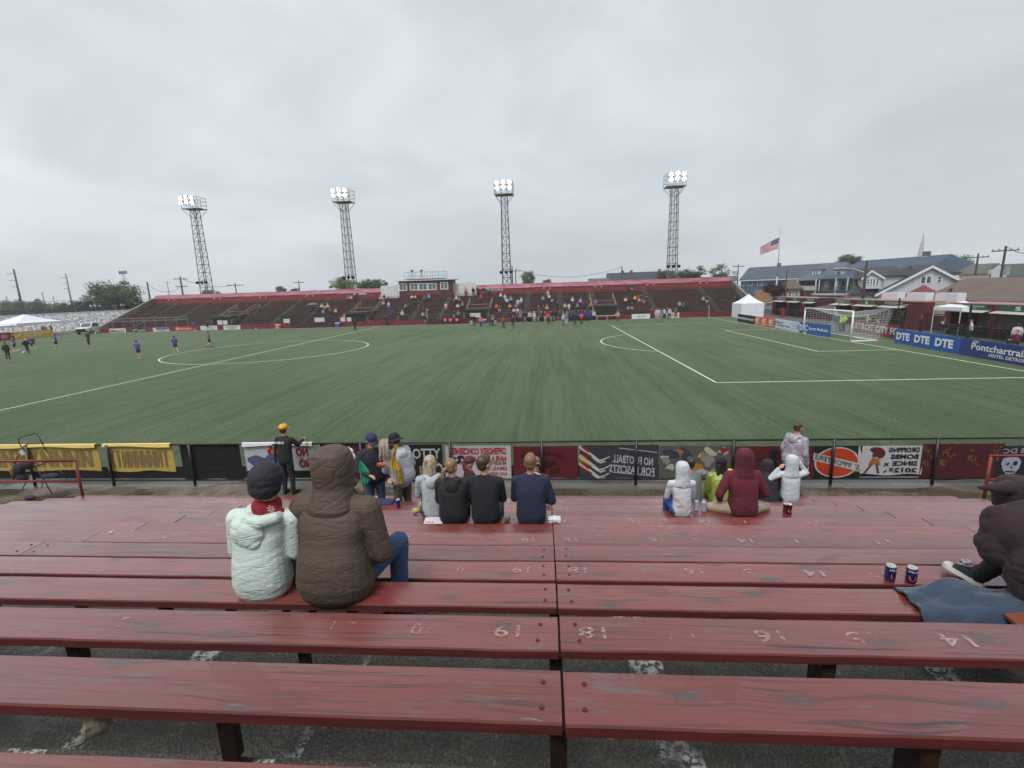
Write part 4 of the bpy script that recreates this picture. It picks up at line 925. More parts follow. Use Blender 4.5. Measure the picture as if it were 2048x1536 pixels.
# ---- the couple in front ------------------------------------------------------------------
J=pose('sit',1.66,1.04,lean=.10,sw=1.10,nod=.05,ell=(-.21,.07,.28),hal=(-.06,.30,.18),elr=(.22,.06,.27),har=(.05,.30,.17),knl=(-.12,.42,.02),knr=(.10,.42,.02),anl=(-.12,.44,-.42),anr=(.1,.44,-.42),tol=(-.12,.60,-.46),tor=(.1,.60,-.46)); J['belly']=1.08
for q_,d_ in (('che',.02),('sho',.05),('neck',.065),('head',.085),('shl',.04),('shr',.045)): J[q_]=J[q_]+V(d_,0,0)
dh=MB(); n=J['neck']; k=.965
limb(dh,[n+V(.12,.00,-.02),n+V(.10,-.09,-.02),n+V(.02,-.13,-.03),n+V(-.08,-.11,-.02),n+V(-.13,-.01,-.02)],[.030,.040,.045,.042,.030],10)
dh.ell(n+V(-.075,-.13,-.115),(.118,.05,.105),Matrix.Rotation(.3,3,'Y'),16,10); dh.ell(n+V(-.15,-.09,-.09),(.06,.055,.09),None,12,8); dh.ell(n+V(-.05,-.135,-.17),(.075,.045,.06),None,12,8)
sc=MB(); sc.lathe([(.088,-.02),(.098,.01),(.098,.05),(.084,.075),(.06,.08)],n+V(0,.0,.0),22); limb(sc,[n+V(.07,-.06,.02),n+V(.13,.0,-.05),n+V(.135,.06,-.12)],[.04,.045,.03],9)
hs=headrot(J)
hat=cap_mb(J,beanie=True,k2=1.22)
fl=MB(); c0=n+V(.083,-.088,.045)
for a in range(7): t=a*math.pi*2/7; fl.add([c0+V(.004*math.cos(t+1.5),-.004,.004*math.sin(t+1.5)),c0+V(.026*math.cos(t-.15),-.006,.026*math.sin(t-.15)),c0+V(.026*math.cos(t+.15),-.006,.026*math.sin(t+.15))],[(0,1,2)])
JAK=cloth((190,203,197),.65,.5,14,.02,.04)
wm=seatpos(531,3)
T=near('person in pale mint rain jacket, black beanie and red scarf',wm+V(0,.0,0),.03,J,[
 ('trousers',trou_mb(J),BLK,4,WR),('shoe',shoe_mb(J,'l'),BLK,2,None),('shoe',shoe_mb(J,'r'),BLK,2,None),
 ('jacket',top_mb(J,puff=1.07),JAK,4,(.0030,(3.0,3.0,9)),.008),('hood',dh,JAK,3,(.008,(5,5,9)),.008),
 ('beanie',hat,cloth((30,30,38),.8,.4),3,(.005,(6,6,7)),.009),('scarf',sc,cloth((128,26,34),.9,.5),3,(.008,(12,12,14)),.010)])
T.part('scarf_emblem',fl,flat((200,196,196)),local=True)
J=pose('sit',1.88,1.22,lean=.16,sw=1.16,nod=.16,ell=(-.27,.09,.30),hal=(-.12,.33,.12),elr=(.31,.08,.27),har=(.16,.34,.10),knl=(-.15,.44,.05),anl=(-.14,.46,-.44),tol=(-.14,.62,-.48),knr=(.30,.42,.16),anr=(.31,.30,-.42),tor=(.33,.46,-.46)); J['belly']=1.12
hd=hood_mb(J,0,1.10); hd.ell(HP(J,.085,.03,-.115),(.06,.06,.04),None,12,8); hd.ell(HP(J,0,-.04,.10),(.075,.08,.045),None,12,8); hd.cap(HP(J,-.07,-.08,-.02),HP(J,.08,-.09,-.075),.028,.032,9)
BRN=cloth((76,62,52),.68,.5,14,.02,.05)
near('large person in brown rain jacket with hood up and blue jeans',seatpos(676,3)+V(0,.0,0),-.04,J,[
 ('jeans',trou_mb(J),JEAN,4,WR),('shoe',shoe_mb(J,'l'),BLK,2,None),('shoe',shoe_mb(J,'r'),BLK,2,None),
 ('jacket',top_mb(J,puff=1.04),BRN,4,(.0030,(2.6,2.6,8)),.009),('hood',hd,BRN,3,(.0055,(5,5,9)),.008)])
p=seatpos(655,3); m=MB(); m.ell((0,0,.05),(.22,.10,.07),None,14,8); m.cap((-.1,0,.1),(.1,0,.12),.02,.02)
o=link('bag',soft(m,.015,2,wr=(.006,(6,6,6))),cloth((24,24,26))); o.location=(p[0],p[1]-.02,Zs(3)-.40); tag(o,'black soft bag tucked under the bench below the couple','bag')
# ---- large dark hooded person at the right edge -------------------------------------------
J=pose('sit',1.70,1.80,lean=.95,nod=.75,ell=(-.26,.32,.20),hal=(-.05,.36,.24),elr=(.33,.2,.2),har=(.1,.36,.2),knl=(-.14,.34,.14),anl=(-.14,.50,-.12),tol=(-.18,.54,-.17),knr=(.30,.42,.08),anr=(.2,.5,-.2),tor=(.2,.62,-.24)); J['belly']=1.25; J['head']=J['head']+V(.13,0,-.03); J['neck']=J['neck']+V(.06,0,0)
DM=cloth((42,22,30),.9,.4,7,.05,.05); hd=hood_mb(J,0,1.12); tip=HP(J,-.40,-.10,.13); hd.cap(HP(J,-.06,-.04,.08),tip,.06,.011,10)
j2=top_mb(J,puff=1.05); j2.ell(J['sho']+V(-.20,-.02,-.08),(.13,.10,.11),Matrix.Rotation(.5,3,'Y'),14,9); j2.ell(J['sho']+V(-.24,.0,-.17),(.10,.09,.08),None,12,8)
RM=V(-22.03,Yf(3)-.15,Zs(3)+.002)
T=near('person in very dark maroon hoodie with a pointed hood, cut by the right edge',RM,.15,J,[
 ('leggings',trou_mb(J),cloth((24,24,28)),4,WR),('hoodie',j2,DM,4,(.012,(3.5,3.5,7)),.013),('hood',hd,DM,3,(.010,(6,6,8)),.011),('shoe',shoe_mb(J,'r'),BLK,2,None)])
# sneaker, built in detail
def sneaker(T,a,ang):
    Rm=Matrix.Rotation(ang,3,'Z')@Matrix.Rotation(R(26),3,'Y'); 
    def tr(p): return tuple(V(*a)+np.array(Rm@Vector(p)))
    def fix(m): m.v=[tr((p[0]*1.12,p[1]*1.08,p[2]*1.12)) for p in m.v]; return m
    n=22; ol=[]; 
    for i in range(n): t=2*math.pi*i/n; x=math.cos(t); y=math.sin(t); ol.append((.048*y*(1.0 if x>0 else .82),.14*x+.0))
    m=MB(); v=[(x,y,z) for z,s in ((0,.96),(.006,1),(.026,1),(.030,.97)) for x,y in [(q[0]*s,q[1]*s) for q in ol]]
    f=[(j*n+i,j*n+(i+1)%n,(j+1)*n+(i+1)%n,(j+1)*n+i) for j in range(3) for i in range(n)]+[tuple(reversed(range(n))),tuple(range(3*n,4*n))]; m.add(v,f)
    sole=T.part('shoe',fix(m),flat((206,200,184)),local=True)
    m=MB(); m.ell((0,.095,.028),(.040,.040,.028),None,16,8); T.part('toe_cap',fix(m),flat((205,202,194)),sub=sole,smooth=True,local=True)
    m=MB(); m.ell((0,-.02,.040),(.041,.105,.040),None,16,9); m.ell((0,-.075,.075),(.038,.050,.062),None,14,8); T.part('upper',fix(m),cloth((34,36,44),.8),sub=sole,smooth=True,local=True)
    m=MB()
    for k in range(6): y=.045-k*.018; z=.070+k*.006; m.tube([(-.020,y,z),(.020,y-.012,z+.003)],.0035,5); m.tube([(.020,y,z),(-.020,y-.012,z+.003)],.0035,5)
    m.tube([(0,-.04,.105),(-.03,.0,.10),(-.045,.03,.07)],.003,5); m.tube([(0,-.04,.105),(.035,-.02,.10),(.05,.02,.06)],.003,5)
    T.part('lace',fix(m),flat((206,206,206)),sub=sole,local=True)
hl=onZ(1950,1178,Zs(4)); te=onZ(1895,1146,Zs(4)); sp=(hl+te)/2-RM; ca,sa=math.cos(-.15),math.sin(-.15); sneaker(T,(sp[0]*ca-sp[1]*sa,sp[0]*sa+sp[1]*ca,sp[2]+.03),math.atan2(-(te-hl)[0],(te-hl)[1])-.15)
# quilted blue blanket
def blanket():
    t=NT('quilted blue fabric'); co=t.coord(rot=(0,0,.6)); 
    L=lin((34,50,72)); w=t.vor(t.coord(rot=(0,0,.4),scale=(1,1,1)),7); t.set(col=t.mix(t.noise(t.coord(),5,4),tuple(x*.8 for x in L),tuple(x*1.25 for x in L)),rough=.75,sheen=.2); t.bump(t.noise(t.coord(),9,4,.6,.8),.5,.03)
    z=Zs(3); c=[onZ(1788,1176,z),onZ(1925,1150,z+.03),onZ(2070,1200,z),onZ(2070,1262,z),onZ(1880,1262,z)]
    A,B_,C_,D_=V(*onZ(1788,1177,z)),V(*onZ(2075,1150,z)),V(*onZ(2075,1275,z)),V(*onZ(1876,1262,z)); m=MB(); N=34; K=20; v=[]
    for side in (0,1):
        for i in range(N+1):
            for k in range(K+1):
                a=i/N; b=k/K; p=(A*(1-a)+B_*a)*(1-b)+(D_*(1-a)+C_*a)*b
                q=abs(math.sin(a*9.5+b*4))*abs(math.sin(b*8-a*3)); zz=.012+.026*q+.022*mnoise.noise(Vector((a*5,b*5,2)))+(.07*max(0,1-((p[0]+22.7)/.16)**2)*max(0,1-b*1.2))
                drop=0; ye=Yf(3)-PW; yf=Yf(3)
                if p[1]>yf: drop=min(.22,(p[1]-yf)*1.2)
                if p[1]<ye: drop=min(.2,(ye-p[1])*1.5)
                v.append((p[0],p[1],z+zz-drop-(0 if side else .010)))
    n1=(N+1)*(K+1); f=[]
    for i in range(N):
        for k in range(K):
            q=(i*(K+1)+k,i*(K+1)+k+1,(i+1)*(K+1)+k+1,(i+1)*(K+1)+k); f.append(q); f.append(tuple(x+n1 for x in reversed(q)))
    for i in range(N): f.append((i*(K+1),(i+1)*(K+1),(i+1)*(K+1)+n1,i*(K+1)+n1)); j=K; f.append((i*(K+1)+j,(i+1)*(K+1)+j,(i+1)*(K+1)+j+n1,i*(K+1)+j+n1))
    for k in range(K): f.append((k,k+1,k+1+n1,k+n1))
    m.add(v,f); T=Thing('blanket','quilted navy blue blanket spread on the bench beside the right edge person','blanket',A); T.part('fabric',m,t.m,smooth=True)
    e=MB(); e.tube([v[k+n1] for k in range(0,K+1,2)],.006,6); T.part('binding',e,flat((22,26,36)))
blanket()
p=onZ(2030,1246,Zs(3)); single('cloth',MB().prism([(p[0]-.03,p[1]-.07,Zs(3)+.004),(p[0]+.3,p[1]-.07,Zs(3)+.004),(p[0]+.3,p[1]+.1,Zs(3)+.004),(p[0]-.02,p[1]+.05,Zs(3)+.004)],(0,0,.02)),cloth((112,54,30)),'rust orange cloth showing under the blue blanket at the right edge','cloth')
# ---- cans --------------------------------------------------------------------------------
def can(label,pos,c,top=(190,192,196),tx=None,tc=(220,214,200),blob=None,r=.035,h=.122,band=None,rz=0):
    T=Thing('drink_can',label,'can',pos,'drink cans on the benches',rz); m=MB()
    m.lathe([(r*.78,0),(r*.95,.004),(r,.012),(r,h-.016),(r*.93,h-.008)],(0,0,0),28); b=T.part('can_body',m,paint(c,.28,.06,10,.3,coat=.3),smooth=False,local=True)
    m=MB(); m.lathe([(r*.93,h-.008),(r*.84,h),(r*.82,h),(r*.78,h-.004),(.001,h-.004)],(0,0,0),28); l=T.part('lid',m,metalm(top,.25),local=True)
    m=MB(); m.lathe([(.010,h-.003),(.010,h-.001)],(.0,.006,0),10); T.part('pull_tab',m,flat((150,150,152)),sub=l,local=True)
    if tx:
        v,f=text_geo(tx,.01); w,hh=v.max(0); m=MB(); m.add([((r+.0008)*math.sin((x/w-.5)*2.2),-(r+.0008)*math.cos((x/w-.5)*2.2),h*.70+y/hh*.016) for x,y in v],f); T.part('lettering',m,flat(tc),sub=b,local=True)
    if blob:
        m=MB(); 
        P=[(.5*math.cos(t),math.sin(t)) for t in np.linspace(0,2*math.pi,14)[:-1]]; m.add([((r+.0008)*math.sin(x*1.3-.2),-(r+.0008)*math.cos(x*1.3-.2),h*.38+y*.028) for x,y in P],[tuple(range(13))]); T.part('emblem',m,flat(blob),sub=b,local=True)
    if band:
        m=MB(); m.lathe([(r+.0006,.015),(r+.0006,.035)],(0,0,0),28); T.part('stripe',m,flat(band),sub=b,local=True)
    return T
z4=Zs(4)+.003; z9=Zs(9)+.003
can('dark blue can with orange emblem, left of the pair near the sneaker',V(*onZ(1779,1159,z4)),(28,34,92),tx='STROHS',blob=(176,76,50),rz=.3)
can('dark blue can with orange emblem, right of the pair, nearer the sneaker',V(*onZ(1821,1163,z4)),(28,34,92),tx='STROHS',blob=(190,80,44),rz=-.2)
can('maroon and gold can half hidden by the right edge person',V(*onZ(1928,1150,z4)),(72,22,34),tx='DCFC',band=(200,150,50))
can('tall pale silver-blue can standing alone right of the white hoodie child',V(*onZ(1407,1022,z9)),(168,186,204),tx='LITE',tc=(60,80,130),h=.15)
can('pale silver can partly hidden behind the hip of the white hoodie child',V(*onZ(1392,1020,z9)),(176,192,200),h=.15)
can('dark maroon can with white top, right one of the touching pair on the bench',V(*onZ(1578,1027,z9)),(70,26,28),top=(215,215,215),blob=(190,150,130),h=.15)
can('dark maroon can, left one of the touching pair on the bench',V(*onZ(1572,1026,z9))+V(0,.02,0),(92,34,36),h=.14)
can('blue can on the bench beside the yellow scarf',V(*onZ(797,1014,Zs(10)+.003)),(30,44,120),h=.14)
# ---- four friends on row 8 -----------------------------------------------------------------
def sitter(label,u,row,rz,H,b,parts,dz=0,dx=0,sk=SK,vox=.013,dy=0,**kw):
    J=pose('sit',H,b,**kw); return near(label,seatpos(u,row)+V(dx,dy,dz),rz,J,parts(J),sk,vox,group='spectators on the near benches',body_vox=.011)
NVY=cloth((30,36,58),.9,.25); BSW=cloth((22,24,32),.9,.25)
sitter('person with long grey-blond hair in pale grey hoodie, leftmost of the seated friends',862,8,.25,1.60,.98,lambda J:[('trousers',trou_mb(J),JEAN,3,None),('hoodie',top_mb(J,puff=1.05),cloth((160,166,172)),4,WR),('hood',downhood_mb(J),cloth((166,172,178)),2,WR),('hair',hair_mb(J,'long'),hairm((160,146,126)),2,(.004,(20,20,4)),.010)],yaw=-.9,lean=.12,dy=.20)
sitter('person with a dark blond ponytail in black jacket seated among the friends',908,8,.05,1.62,1.17,lambda J:[('trousers',trou_mb(J),BLK,3,None),('jacket',top_mb(J,puff=1.08),cloth((24,24,27),.8),4,WR),('hood',downhood_mb(J,1.05),cloth((26,26,29)),2,WR),('collar',MB().cap(J['neck']+V(.04,-.05,.0),J['neck']+V(.09,-.01,-.01),.03,.03),cloth((178,178,192)),1,None),('hair',hair_mb(J,'pony'),hairm((128,102,74)),2,(.003,(22,22,5)),.009)],yaw=-.55,lean=.14,elr=(.27,.10,.25),har=(.10,.30,.26))
sitter('person with short brown hair in black sweater turning right among the friends',972,8,-.04,1.72,1.16,lambda J:[('jeans',trou_mb(J),cloth((88,108,130)),3,None),('sweater',top_mb(J),BSW,4,WR),('hair',hair_mb(J,'short'),hairm((70,48,34)),2,(.004,(22,22,12)),.009)],yaw=-.7,lean=.12)
sitter('person with short light brown hair in navy sweater, rightmost of the seated friends',1063,8,.0,1.74,1.20,lambda J:[('trousers',trou_mb(J),cloth((40,44,56)),3,None),('sweater',top_mb(J),NVY,4,WR),('hair',hair_mb(J,'short'),hairm((116,88,60)),2,(.004,(22,22,12)),.009)],lean=.13,yaw=-.05,elr=(.28,.07,.27),har=(.12,.28,.18))
sitter('person in maroon cap and maroon face covering facing left behind the friends',948,11,math.pi*.62,1.70,1.05,lambda J:[('trousers',trou_mb(J),BLK,3,None),('jacket',top_mb(J,puff=1.06),cloth((34,32,34)),4,WR),('cap',cap_mb(J),cloth((84,30,48)),None,None),('face_covering',MB().cap(J['neck']+V(0,.0,.0),HP(J,0,.06,-.07),.075,.056,12),cloth((104,30,58)),2,None)],lean=.1,yaw=.0)
sitter('person in sunglasses and cream scarf facing the viewer behind the navy sweater',1074,11,math.pi*.93,1.66,1.0,lambda J:[('trousers',trou_mb(J),BLK,3,None),('jacket',top_mb(J,puff=1.06),cloth((54,48,46)),4,WR),('hair',hair_mb(J,'short'),hairm((120,104,84)),2,None,.010),('scarf',MB().cap(J['neck']+V(-.05,.07,-.02),J['neck']+V(.06,.07,.02),.06,.06).cap(J['neck']+V(.03,.1,.0),J['neck']+V(.03,.13,-.10),.055,.045),cloth((196,180,160)),2,(.006,(12,12,12))),('sunglasses',MB().box(tuple(HP(J,-.07,.085,.005)),tuple(HP(J,.07,.10,.035))),flat((20,20,22),.2),None,None)],lean=.05,yaw=.25)
for u,l,c,dy in ((868,'white paper with red print on the bench left of the ponytail person',(206,200,200),0),(1108,'crumpled white paper bag on the bench right of the navy sweater',(208,208,212),.02)):
    p=seatpos(u,8); m=MB()
    if c[1]<205:
        m.obox((0,0,.004),((1,.1,0),(-.1,1,0),(0,0,1)),(.13,.10,.003)); o=single('paper',m,flat(c),l,'paper',loc=(0,0,0)); o.location=p
        for k in range(4): mm=MB().box((-.1+k*.03,-.08,.0075),(-.085+k*.03,-.05+.02*(k%2),.0085)); q=link('printed_mark',mm.mesh('printed_mark'),flat((176,60,60)),o)
    else:
        m.ell((0,0,.035),(.085,.06,.045),None,12,8); m.box((-.08,-.05,.0),(.09,.06,.05)); mm=soft(m,.010,1,wr=(.012,(14,14,14))); o=link('paper_bag',mm,flat(c)); o.location=p; tag(o,l,'bag')
p=seatpos(1014,8); m=MB(); m.ell((0,0,.04),(.05,.04,.045),None,12,8); m.box((-.03,-.05,.06),(.04,-.0,.10)); o=link('gloves',soft(m,.01,2,wr=(.006,(14,14,14))),cloth((130,126,122))); o.location=p; tag(o,'grey bundled gloves on the bench between the two men in sweaters','gloves')
p=seatpos(838,9); T=Thing('corn_bundle','bundle of corn husks tied with dark cloth on the bench left of the friends','bundle',p)
m=MB(); m.cap((-.06,0,.05),(.02,0,.07),.045,.035,9); m.cap((.02,.0,.09),(.07,.02,.24),.045,.012,9); T.part('husk',m,cloth((176,164,110)),smooth=True,local=True); T.part('cloth_wrap',MB().cap((.06,0,.05),(.12,0,.05),.045,.04,9),cloth((70,26,40)),smooth=True,local=True)
p=seatpos(762,11); single('cooler_bag',MB().box((p[0]-.23,p[1]-.08,p[2]),(p[0]+.21,p[1]+.14,p[2]+.055)),cloth((44,50,84)),'flat navy blue case lying on a bench below the standing cap wearer','case')
# ---- right hand group --------------------------------------------------------------------
WH=cloth((188,192,200),.9,.5,18); WHS=cloth((190,192,198),.9,.5,18,stain=(176,112,116))
def stain(J):
    m=MB(); y0=J['che'][1]
    return m
sitter('child in white hoodie with hood up and pink stains on the back',1363,9,.05,1.45,.95,lambda J:[('trousers',trou_mb(J),cloth((44,78,150)),3,None),('hoodie',top_mb(J,puff=1.02),WHS,4,WR),('hood',hood_mb(J),WH,2,(.005,(8,8,8)),.010)],lean=.10)
sitter('person with dark hair in grey see-through poncho behind the white hoodie child',1383,12,.35,1.62,1.0,lambda J:[('trousers',trou_mb(J),BLK,3,None),('poncho',top_mb(J,puff=1.22),cloth((104,110,108),.35,.5,9,coat=.3),4,WRB),('hair',hair_mb(J,'short'),hairm((46,36,32)),2,(.004,(20,20,8)),.010)],lean=.15,yaw=-.3,dz=-.03)
sitter('person in yellow-green rain poncho and black cap',1441,12,.0,1.62,1.05,lambda J:[('trousers',trou_mb(J),cloth((150,150,60)),3,None),('poncho',top_mb(J,puff=1.22),cloth((134,148,58),.3,.6,9,coat=.4),4,WRB),('hood',MB().ell(J['neck']+V(.12,-.06,.03),(.09,.06,.07),Matrix.Rotation(-.5,3,'Y'),14,9),cloth((196,190,40),.35,.5,9,coat=.4),2,WR),('hair',hair_mb(J,'long'),hairm((44,34,32)),2,None,.010),('cap',cap_mb(J,k2=1.04),cloth((22,22,24)),None,None)],lean=.12,dz=-.04)
J0=dict(knl=(-.40,.16,.03),anl=(-.10,.36,.03),tol=(.05,.42,.04),knr=(.40,.16,.03),anr=(.08,.38,.05),tor=(-.08,.42,.05))
sitter('large person in maroon hoodie sitting cross-legged in khaki trousers',1487,9,.02,1.78,1.16,lambda J:[('trousers',trou_mb(J),cloth((152,138,118)),4,WR),('hoodie',top_mb(J,puff=1.03),cloth((92,26,42),.9,.3),4,WR),('hood',hood_mb(J,.02),cloth((84,24,40)),2,(.006,(8,8,8)),.011),('shoe',shoe_mb(J,'l'),BLK,2,None)],lean=.10,ell=(-.33,.02,.30),hal=(-.25,.2,.12),elr=(.33,.04,.30),har=(.2,.24,.14),dy=.05,**J0)
sitter('person in black jacket bent forward between the maroon and white hoodies',1538,12,-.1,1.55,1.0,lambda J:[('trousers',trou_mb(J),BLK,3,None),('jacket',top_mb(J,puff=1.1),cloth((30,30,34)),4,WR),('hood',hood_mb(J),cloth((34,34,38)),2,WR,.011)],lean=.35,dz=-.08,nod=.3)
sitter('person in white hoodie with hood up, both fists raised to the head',1578,12,-.04,1.62,.98,lambda J:[('trousers',trou_mb(J),cloth((60,64,72)),3,None),('hoodie',top_mb(J,puff=1.03),WH,4,WR),('hood',hood_mb(J),WH,2,(.005,(8,8,8)),.010)],lean=.06,ell=(-.34,.05,.42),hal=(-.20,.05,.62),elr=(.30,.10,.52),har=(.15,.10,.74))
# ---- standing near the fence --------------------------------------------------------------
def stander(label,pos,rz,H,b,parts,sk=SK,**kw):
    J=pose('stand',H,b,**kw); return near(label,pos,rz,J,parts(J),sk,.013,body_vox=.011)
T=stander('person in yellow cap and black outfit leaning on the fence',standpos(580,-35.0,AZ),-.12,1.70,1.0,lambda J:[('trousers',trou_mb(J),BLK,4,WR),('shoe',shoe_mb(J,'l'),BLK,2,None),('shoe',shoe_mb(J,'r'),BLK,2,None),('jacket',top_mb(J,puff=1.05),cloth((26,27,30)),4,WR),('hair',hair_mb(J,'short'),hairm((70,50,40)),2,None,.010),('cap',cap_mb(J,k2=1.03),cloth((212,160,40)),None,None)],lean=.12,ell=(-.27,.10,1.18),hal=(-.12,.36,1.22),elr=(.26,.16,1.20),har=(.22,.42,1.24))
m=MB(); fr=Fr((-.13,-.145,1.30),(.26,0,0),(0,.01,.055),(0,-1,0)); put_text(m,fr,'KEYW',0,0,.38,1,.012,bold=.04); put_text(m,fr,'ICE',.64,0,.98,1,.012,bold=.04); fr.poly(m,circ(.5,.5,.10,.6,12),.012); T.part('lettering',m,flat((196,200,198)),local=True)
stand2=standpos(756,-36.9,Zs(12)-.40)
J_=dict(ell=(-.28,.10,1.12),hal=(-.22,.36,.98),elr=(.28,.08,1.14),har=(.13,.34,1.10))
T=stander('person in navy cap and dark sweatshirt holding a green cloth and a food tray',stand2,math.pi*1.18,1.80,1.36,lambda J:[('jeans',trou_mb(J),cloth((58,74,98)),4,WR),('shoe',shoe_mb(J,'l'),BLK,2,None),('shoe',shoe_mb(J,'r'),BLK,2,None),('sweatshirt',top_mb(J),cloth((34,38,48)),4,WR),('cap',cap_mb(J,k2=1.04),cloth((40,50,84)),None,None),('hair',hair_mb(J,'short'),hairm((60,50,44)),2,None,.010)],lean=.08,nod=.1,hp=-.45,yaw=.2,**{k:((-v[0],v[1],v[2]) if False else v) for k,v in J_.items()})
def held(pt,z,rz,base): c,s=math.cos(rz),math.sin(rz); return base+V(pt[0]*c-pt[1]*s,pt[0]*s+pt[1]*c,z)
hp_=held((.13,.40),1.10,math.pi*.98,stand2); gp=onY(728,945,stand2[1]-.3); tp=onY(763,928,stand2[1]-.35)
def drape(name,label,cat,pts,w,mat,th=.012,fr_=None,frm=None,seed=0):
    """hanging cloth along a spine with folds across its width"""
    m=MB(); n=len(pts); K=14; v=[]
    for side in (0,1):
        for i,p in enumerate(pts):
            ww=w[i] if hasattr(w,'__len__') else w
            for k in range(K+1):
                a=k/K-.5; v.append((p[0]+a*ww,p[1]-.022*math.sin(a*19+seed+i*.35)-side*th,p[2]+.010*math.sin(a*11+i)))
    n1=n*(K+1); f=[]
    for i in range(n-1):
        for k in range(K):
            q=(i*(K+1)+k,i*(K+1)+k+1,(i+1)*(K+1)+k+1,(i+1)*(K+1)+k); f.append(q); f.append(tuple(x+n1 for x in reversed(q)))
        f.append((i*(K+1),(i+1)*(K+1),(i+1)*(K+1)+n1,i*(K+1)+n1)); f.append((i*(K+1)+K,i*(K+1)+K+n1,(i+1)*(K+1)+K+n1,(i+1)*(K+1)+K))
    m.add(v,f); T=Thing(name,label,cat,pts[0]); T.part('fabric',m,mat,smooth=True)
    if fr_:
        m=MB(); e=pts[-1]; ww=w[-1] if hasattr(w,'__len__') else w
        for k in range(18): a=k/17-.5; x=e[0]+a*ww; y=e[1]-.022*math.sin(a*19+seed+(n-1)*.35); m.tube([(x,y,e[2]),(x+.004*math.sin(k*3),y-.004,e[2]-fr_)],.004,4)
        T.part('fringe',m,frm or mat)
    return T
drape('cloth','bright green cloth hanging from the hand of the navy cap wearer','cloth',[gp+V(-.05,0,.22),gp+V(-.03,0,.14),gp+V(0,0,.04),gp+V(.02,0,-.06),gp+V(.02,0,-.16),gp+V(.0,0,-.22)],[.05,.10,.17,.20,.18,.12],cloth((44,150,112),.8,.4),seed=1)
T=Thing('food_tray','checkered paper tray of orange fries held between the two standing people','food tray',tp); m=MB(); m.lathe([(.05,-.05),(.085,.0),(.09,.0),(.055,-.056)],tp,14); T.part('tray',m,paint((178,104,66),.6,.4,60)); m=MB(); r=random.Random(3)
for k in range(30): a=r.uniform(0,6.3); q=r.uniform(0,.06); m.tube([tp+V(q*math.cos(a),q*math.sin(a),-.005+r.uniform(0,.02)),tp+V(q*math.cos(a)+r.uniform(-.04,.04),q*math.sin(a)+r.uniform(-.03,.03),r.uniform(0,.03))],.006,5)
T.part('fries',m,paint((196,112,52),.6,.2,40))
s2=onY(771,884,stand2[1]-.14); drape('scarf','tan fringed scarf hanging over the shoulder of the navy cap wearer','scarf',[s2+V(-.03,.1,.03),s2+V(-.02,-.05,.02),s2+V(-.01,-.10,-.06),s2+V(.0,-.11,-.16),s2+V(-.01,-.11,-.24)],[.12,.16,.19,.20,.21],cloth((150,134,122),.95,.5,30),fr_=.08)
stand3=standpos(812,-36.9,Zs(12)-.40)
T=stander('person in black bucket hat and light grey hooded coat',stand3,.95,1.76,1.32,lambda J:[('trousers',trou_mb(J,wide=1.15),cloth((84,72,64)),4,WR),('shoe',shoe_mb(J,'l'),BLK,2,None),('shoe',shoe_mb(J,'r'),BLK,2,None),('coat',top_mb(J,puff=1.16).ell(J['pel']-V(0,0,.06),(.205,.165,.16),None,16,9),cloth((164,170,178),.8,.3),4,WR),('hood',downhood_mb(J,1.2),cloth((170,176,184),.8,.3),2,WR),('hair',hair_mb(J,'short'),hairm((40,32,30)),2,None,.010),('bucket_hat',cap_mb(J,bucket=True,k2=1.06),cloth((26,26,30)),None,None)],lean=.20,nod=.2,hp=-.3,yaw=.2,ell=(-.26,.12,1.12),hal=(-.10,.34,1.10),elr=(.28,.06,1.10),har=(.14,.30,.98))
s3=onY(790,935,stand3[1]-.30); drape('scarf','yellow scarf with pale fringe hanging from the grey coat person','scarf',[s3+V(.05,.05,.42),s3+V(.02,.0,.30),s3+V(-.01,0,.18),s3+V(-.01,0,.06),s3+V(.01,0,-.06)],[.05,.05,.07,.15,.17],cloth((196,158,56),.95,.5,30),fr_=.12,frm=cloth((190,176,120)))
s4=s3+V(.03,.06,-.05); drape('scarf','plain mustard scarf end hanging lowest beside the grey coat person','scarf',[s4+V(0,0,.08),s4+V(.01,0,-.06),s4+V(.015,0,-.18),s4+V(.015,0,-.28)],[.12,.13,.13,.13],cloth((190,150,48),.95,.5,30),seed=2)
T=stander('person with brown bun in patterned see-through poncho standing at the fence',standpos(1580,-35.1,AZ),-1.1,1.66,1.0,lambda J:[('trousers',trou_mb(J),cloth((50,56,72)),4,WR),('shoe',shoe_mb(J,'l'),BLK,2,None),('shoe',shoe_mb(J,'r'),BLK,2,None),('poncho',top_mb(J,puff=1.3).ell(J['pel']-V(0,0,.02),(.25,.20,.22),None,16,9),cloth((150,142,156),.3,.6,11,coat=.3,var=.3),4,WRB),('hood',downhood_mb(J,1.1),cloth((150,142,150),.3,.6,11,coat=.3),2,WR),('hair',hair_mb(J,'bun'),hairm((72,52,38)),2,None,.010)],yaw=.1,hp=-.15,lean=.12)
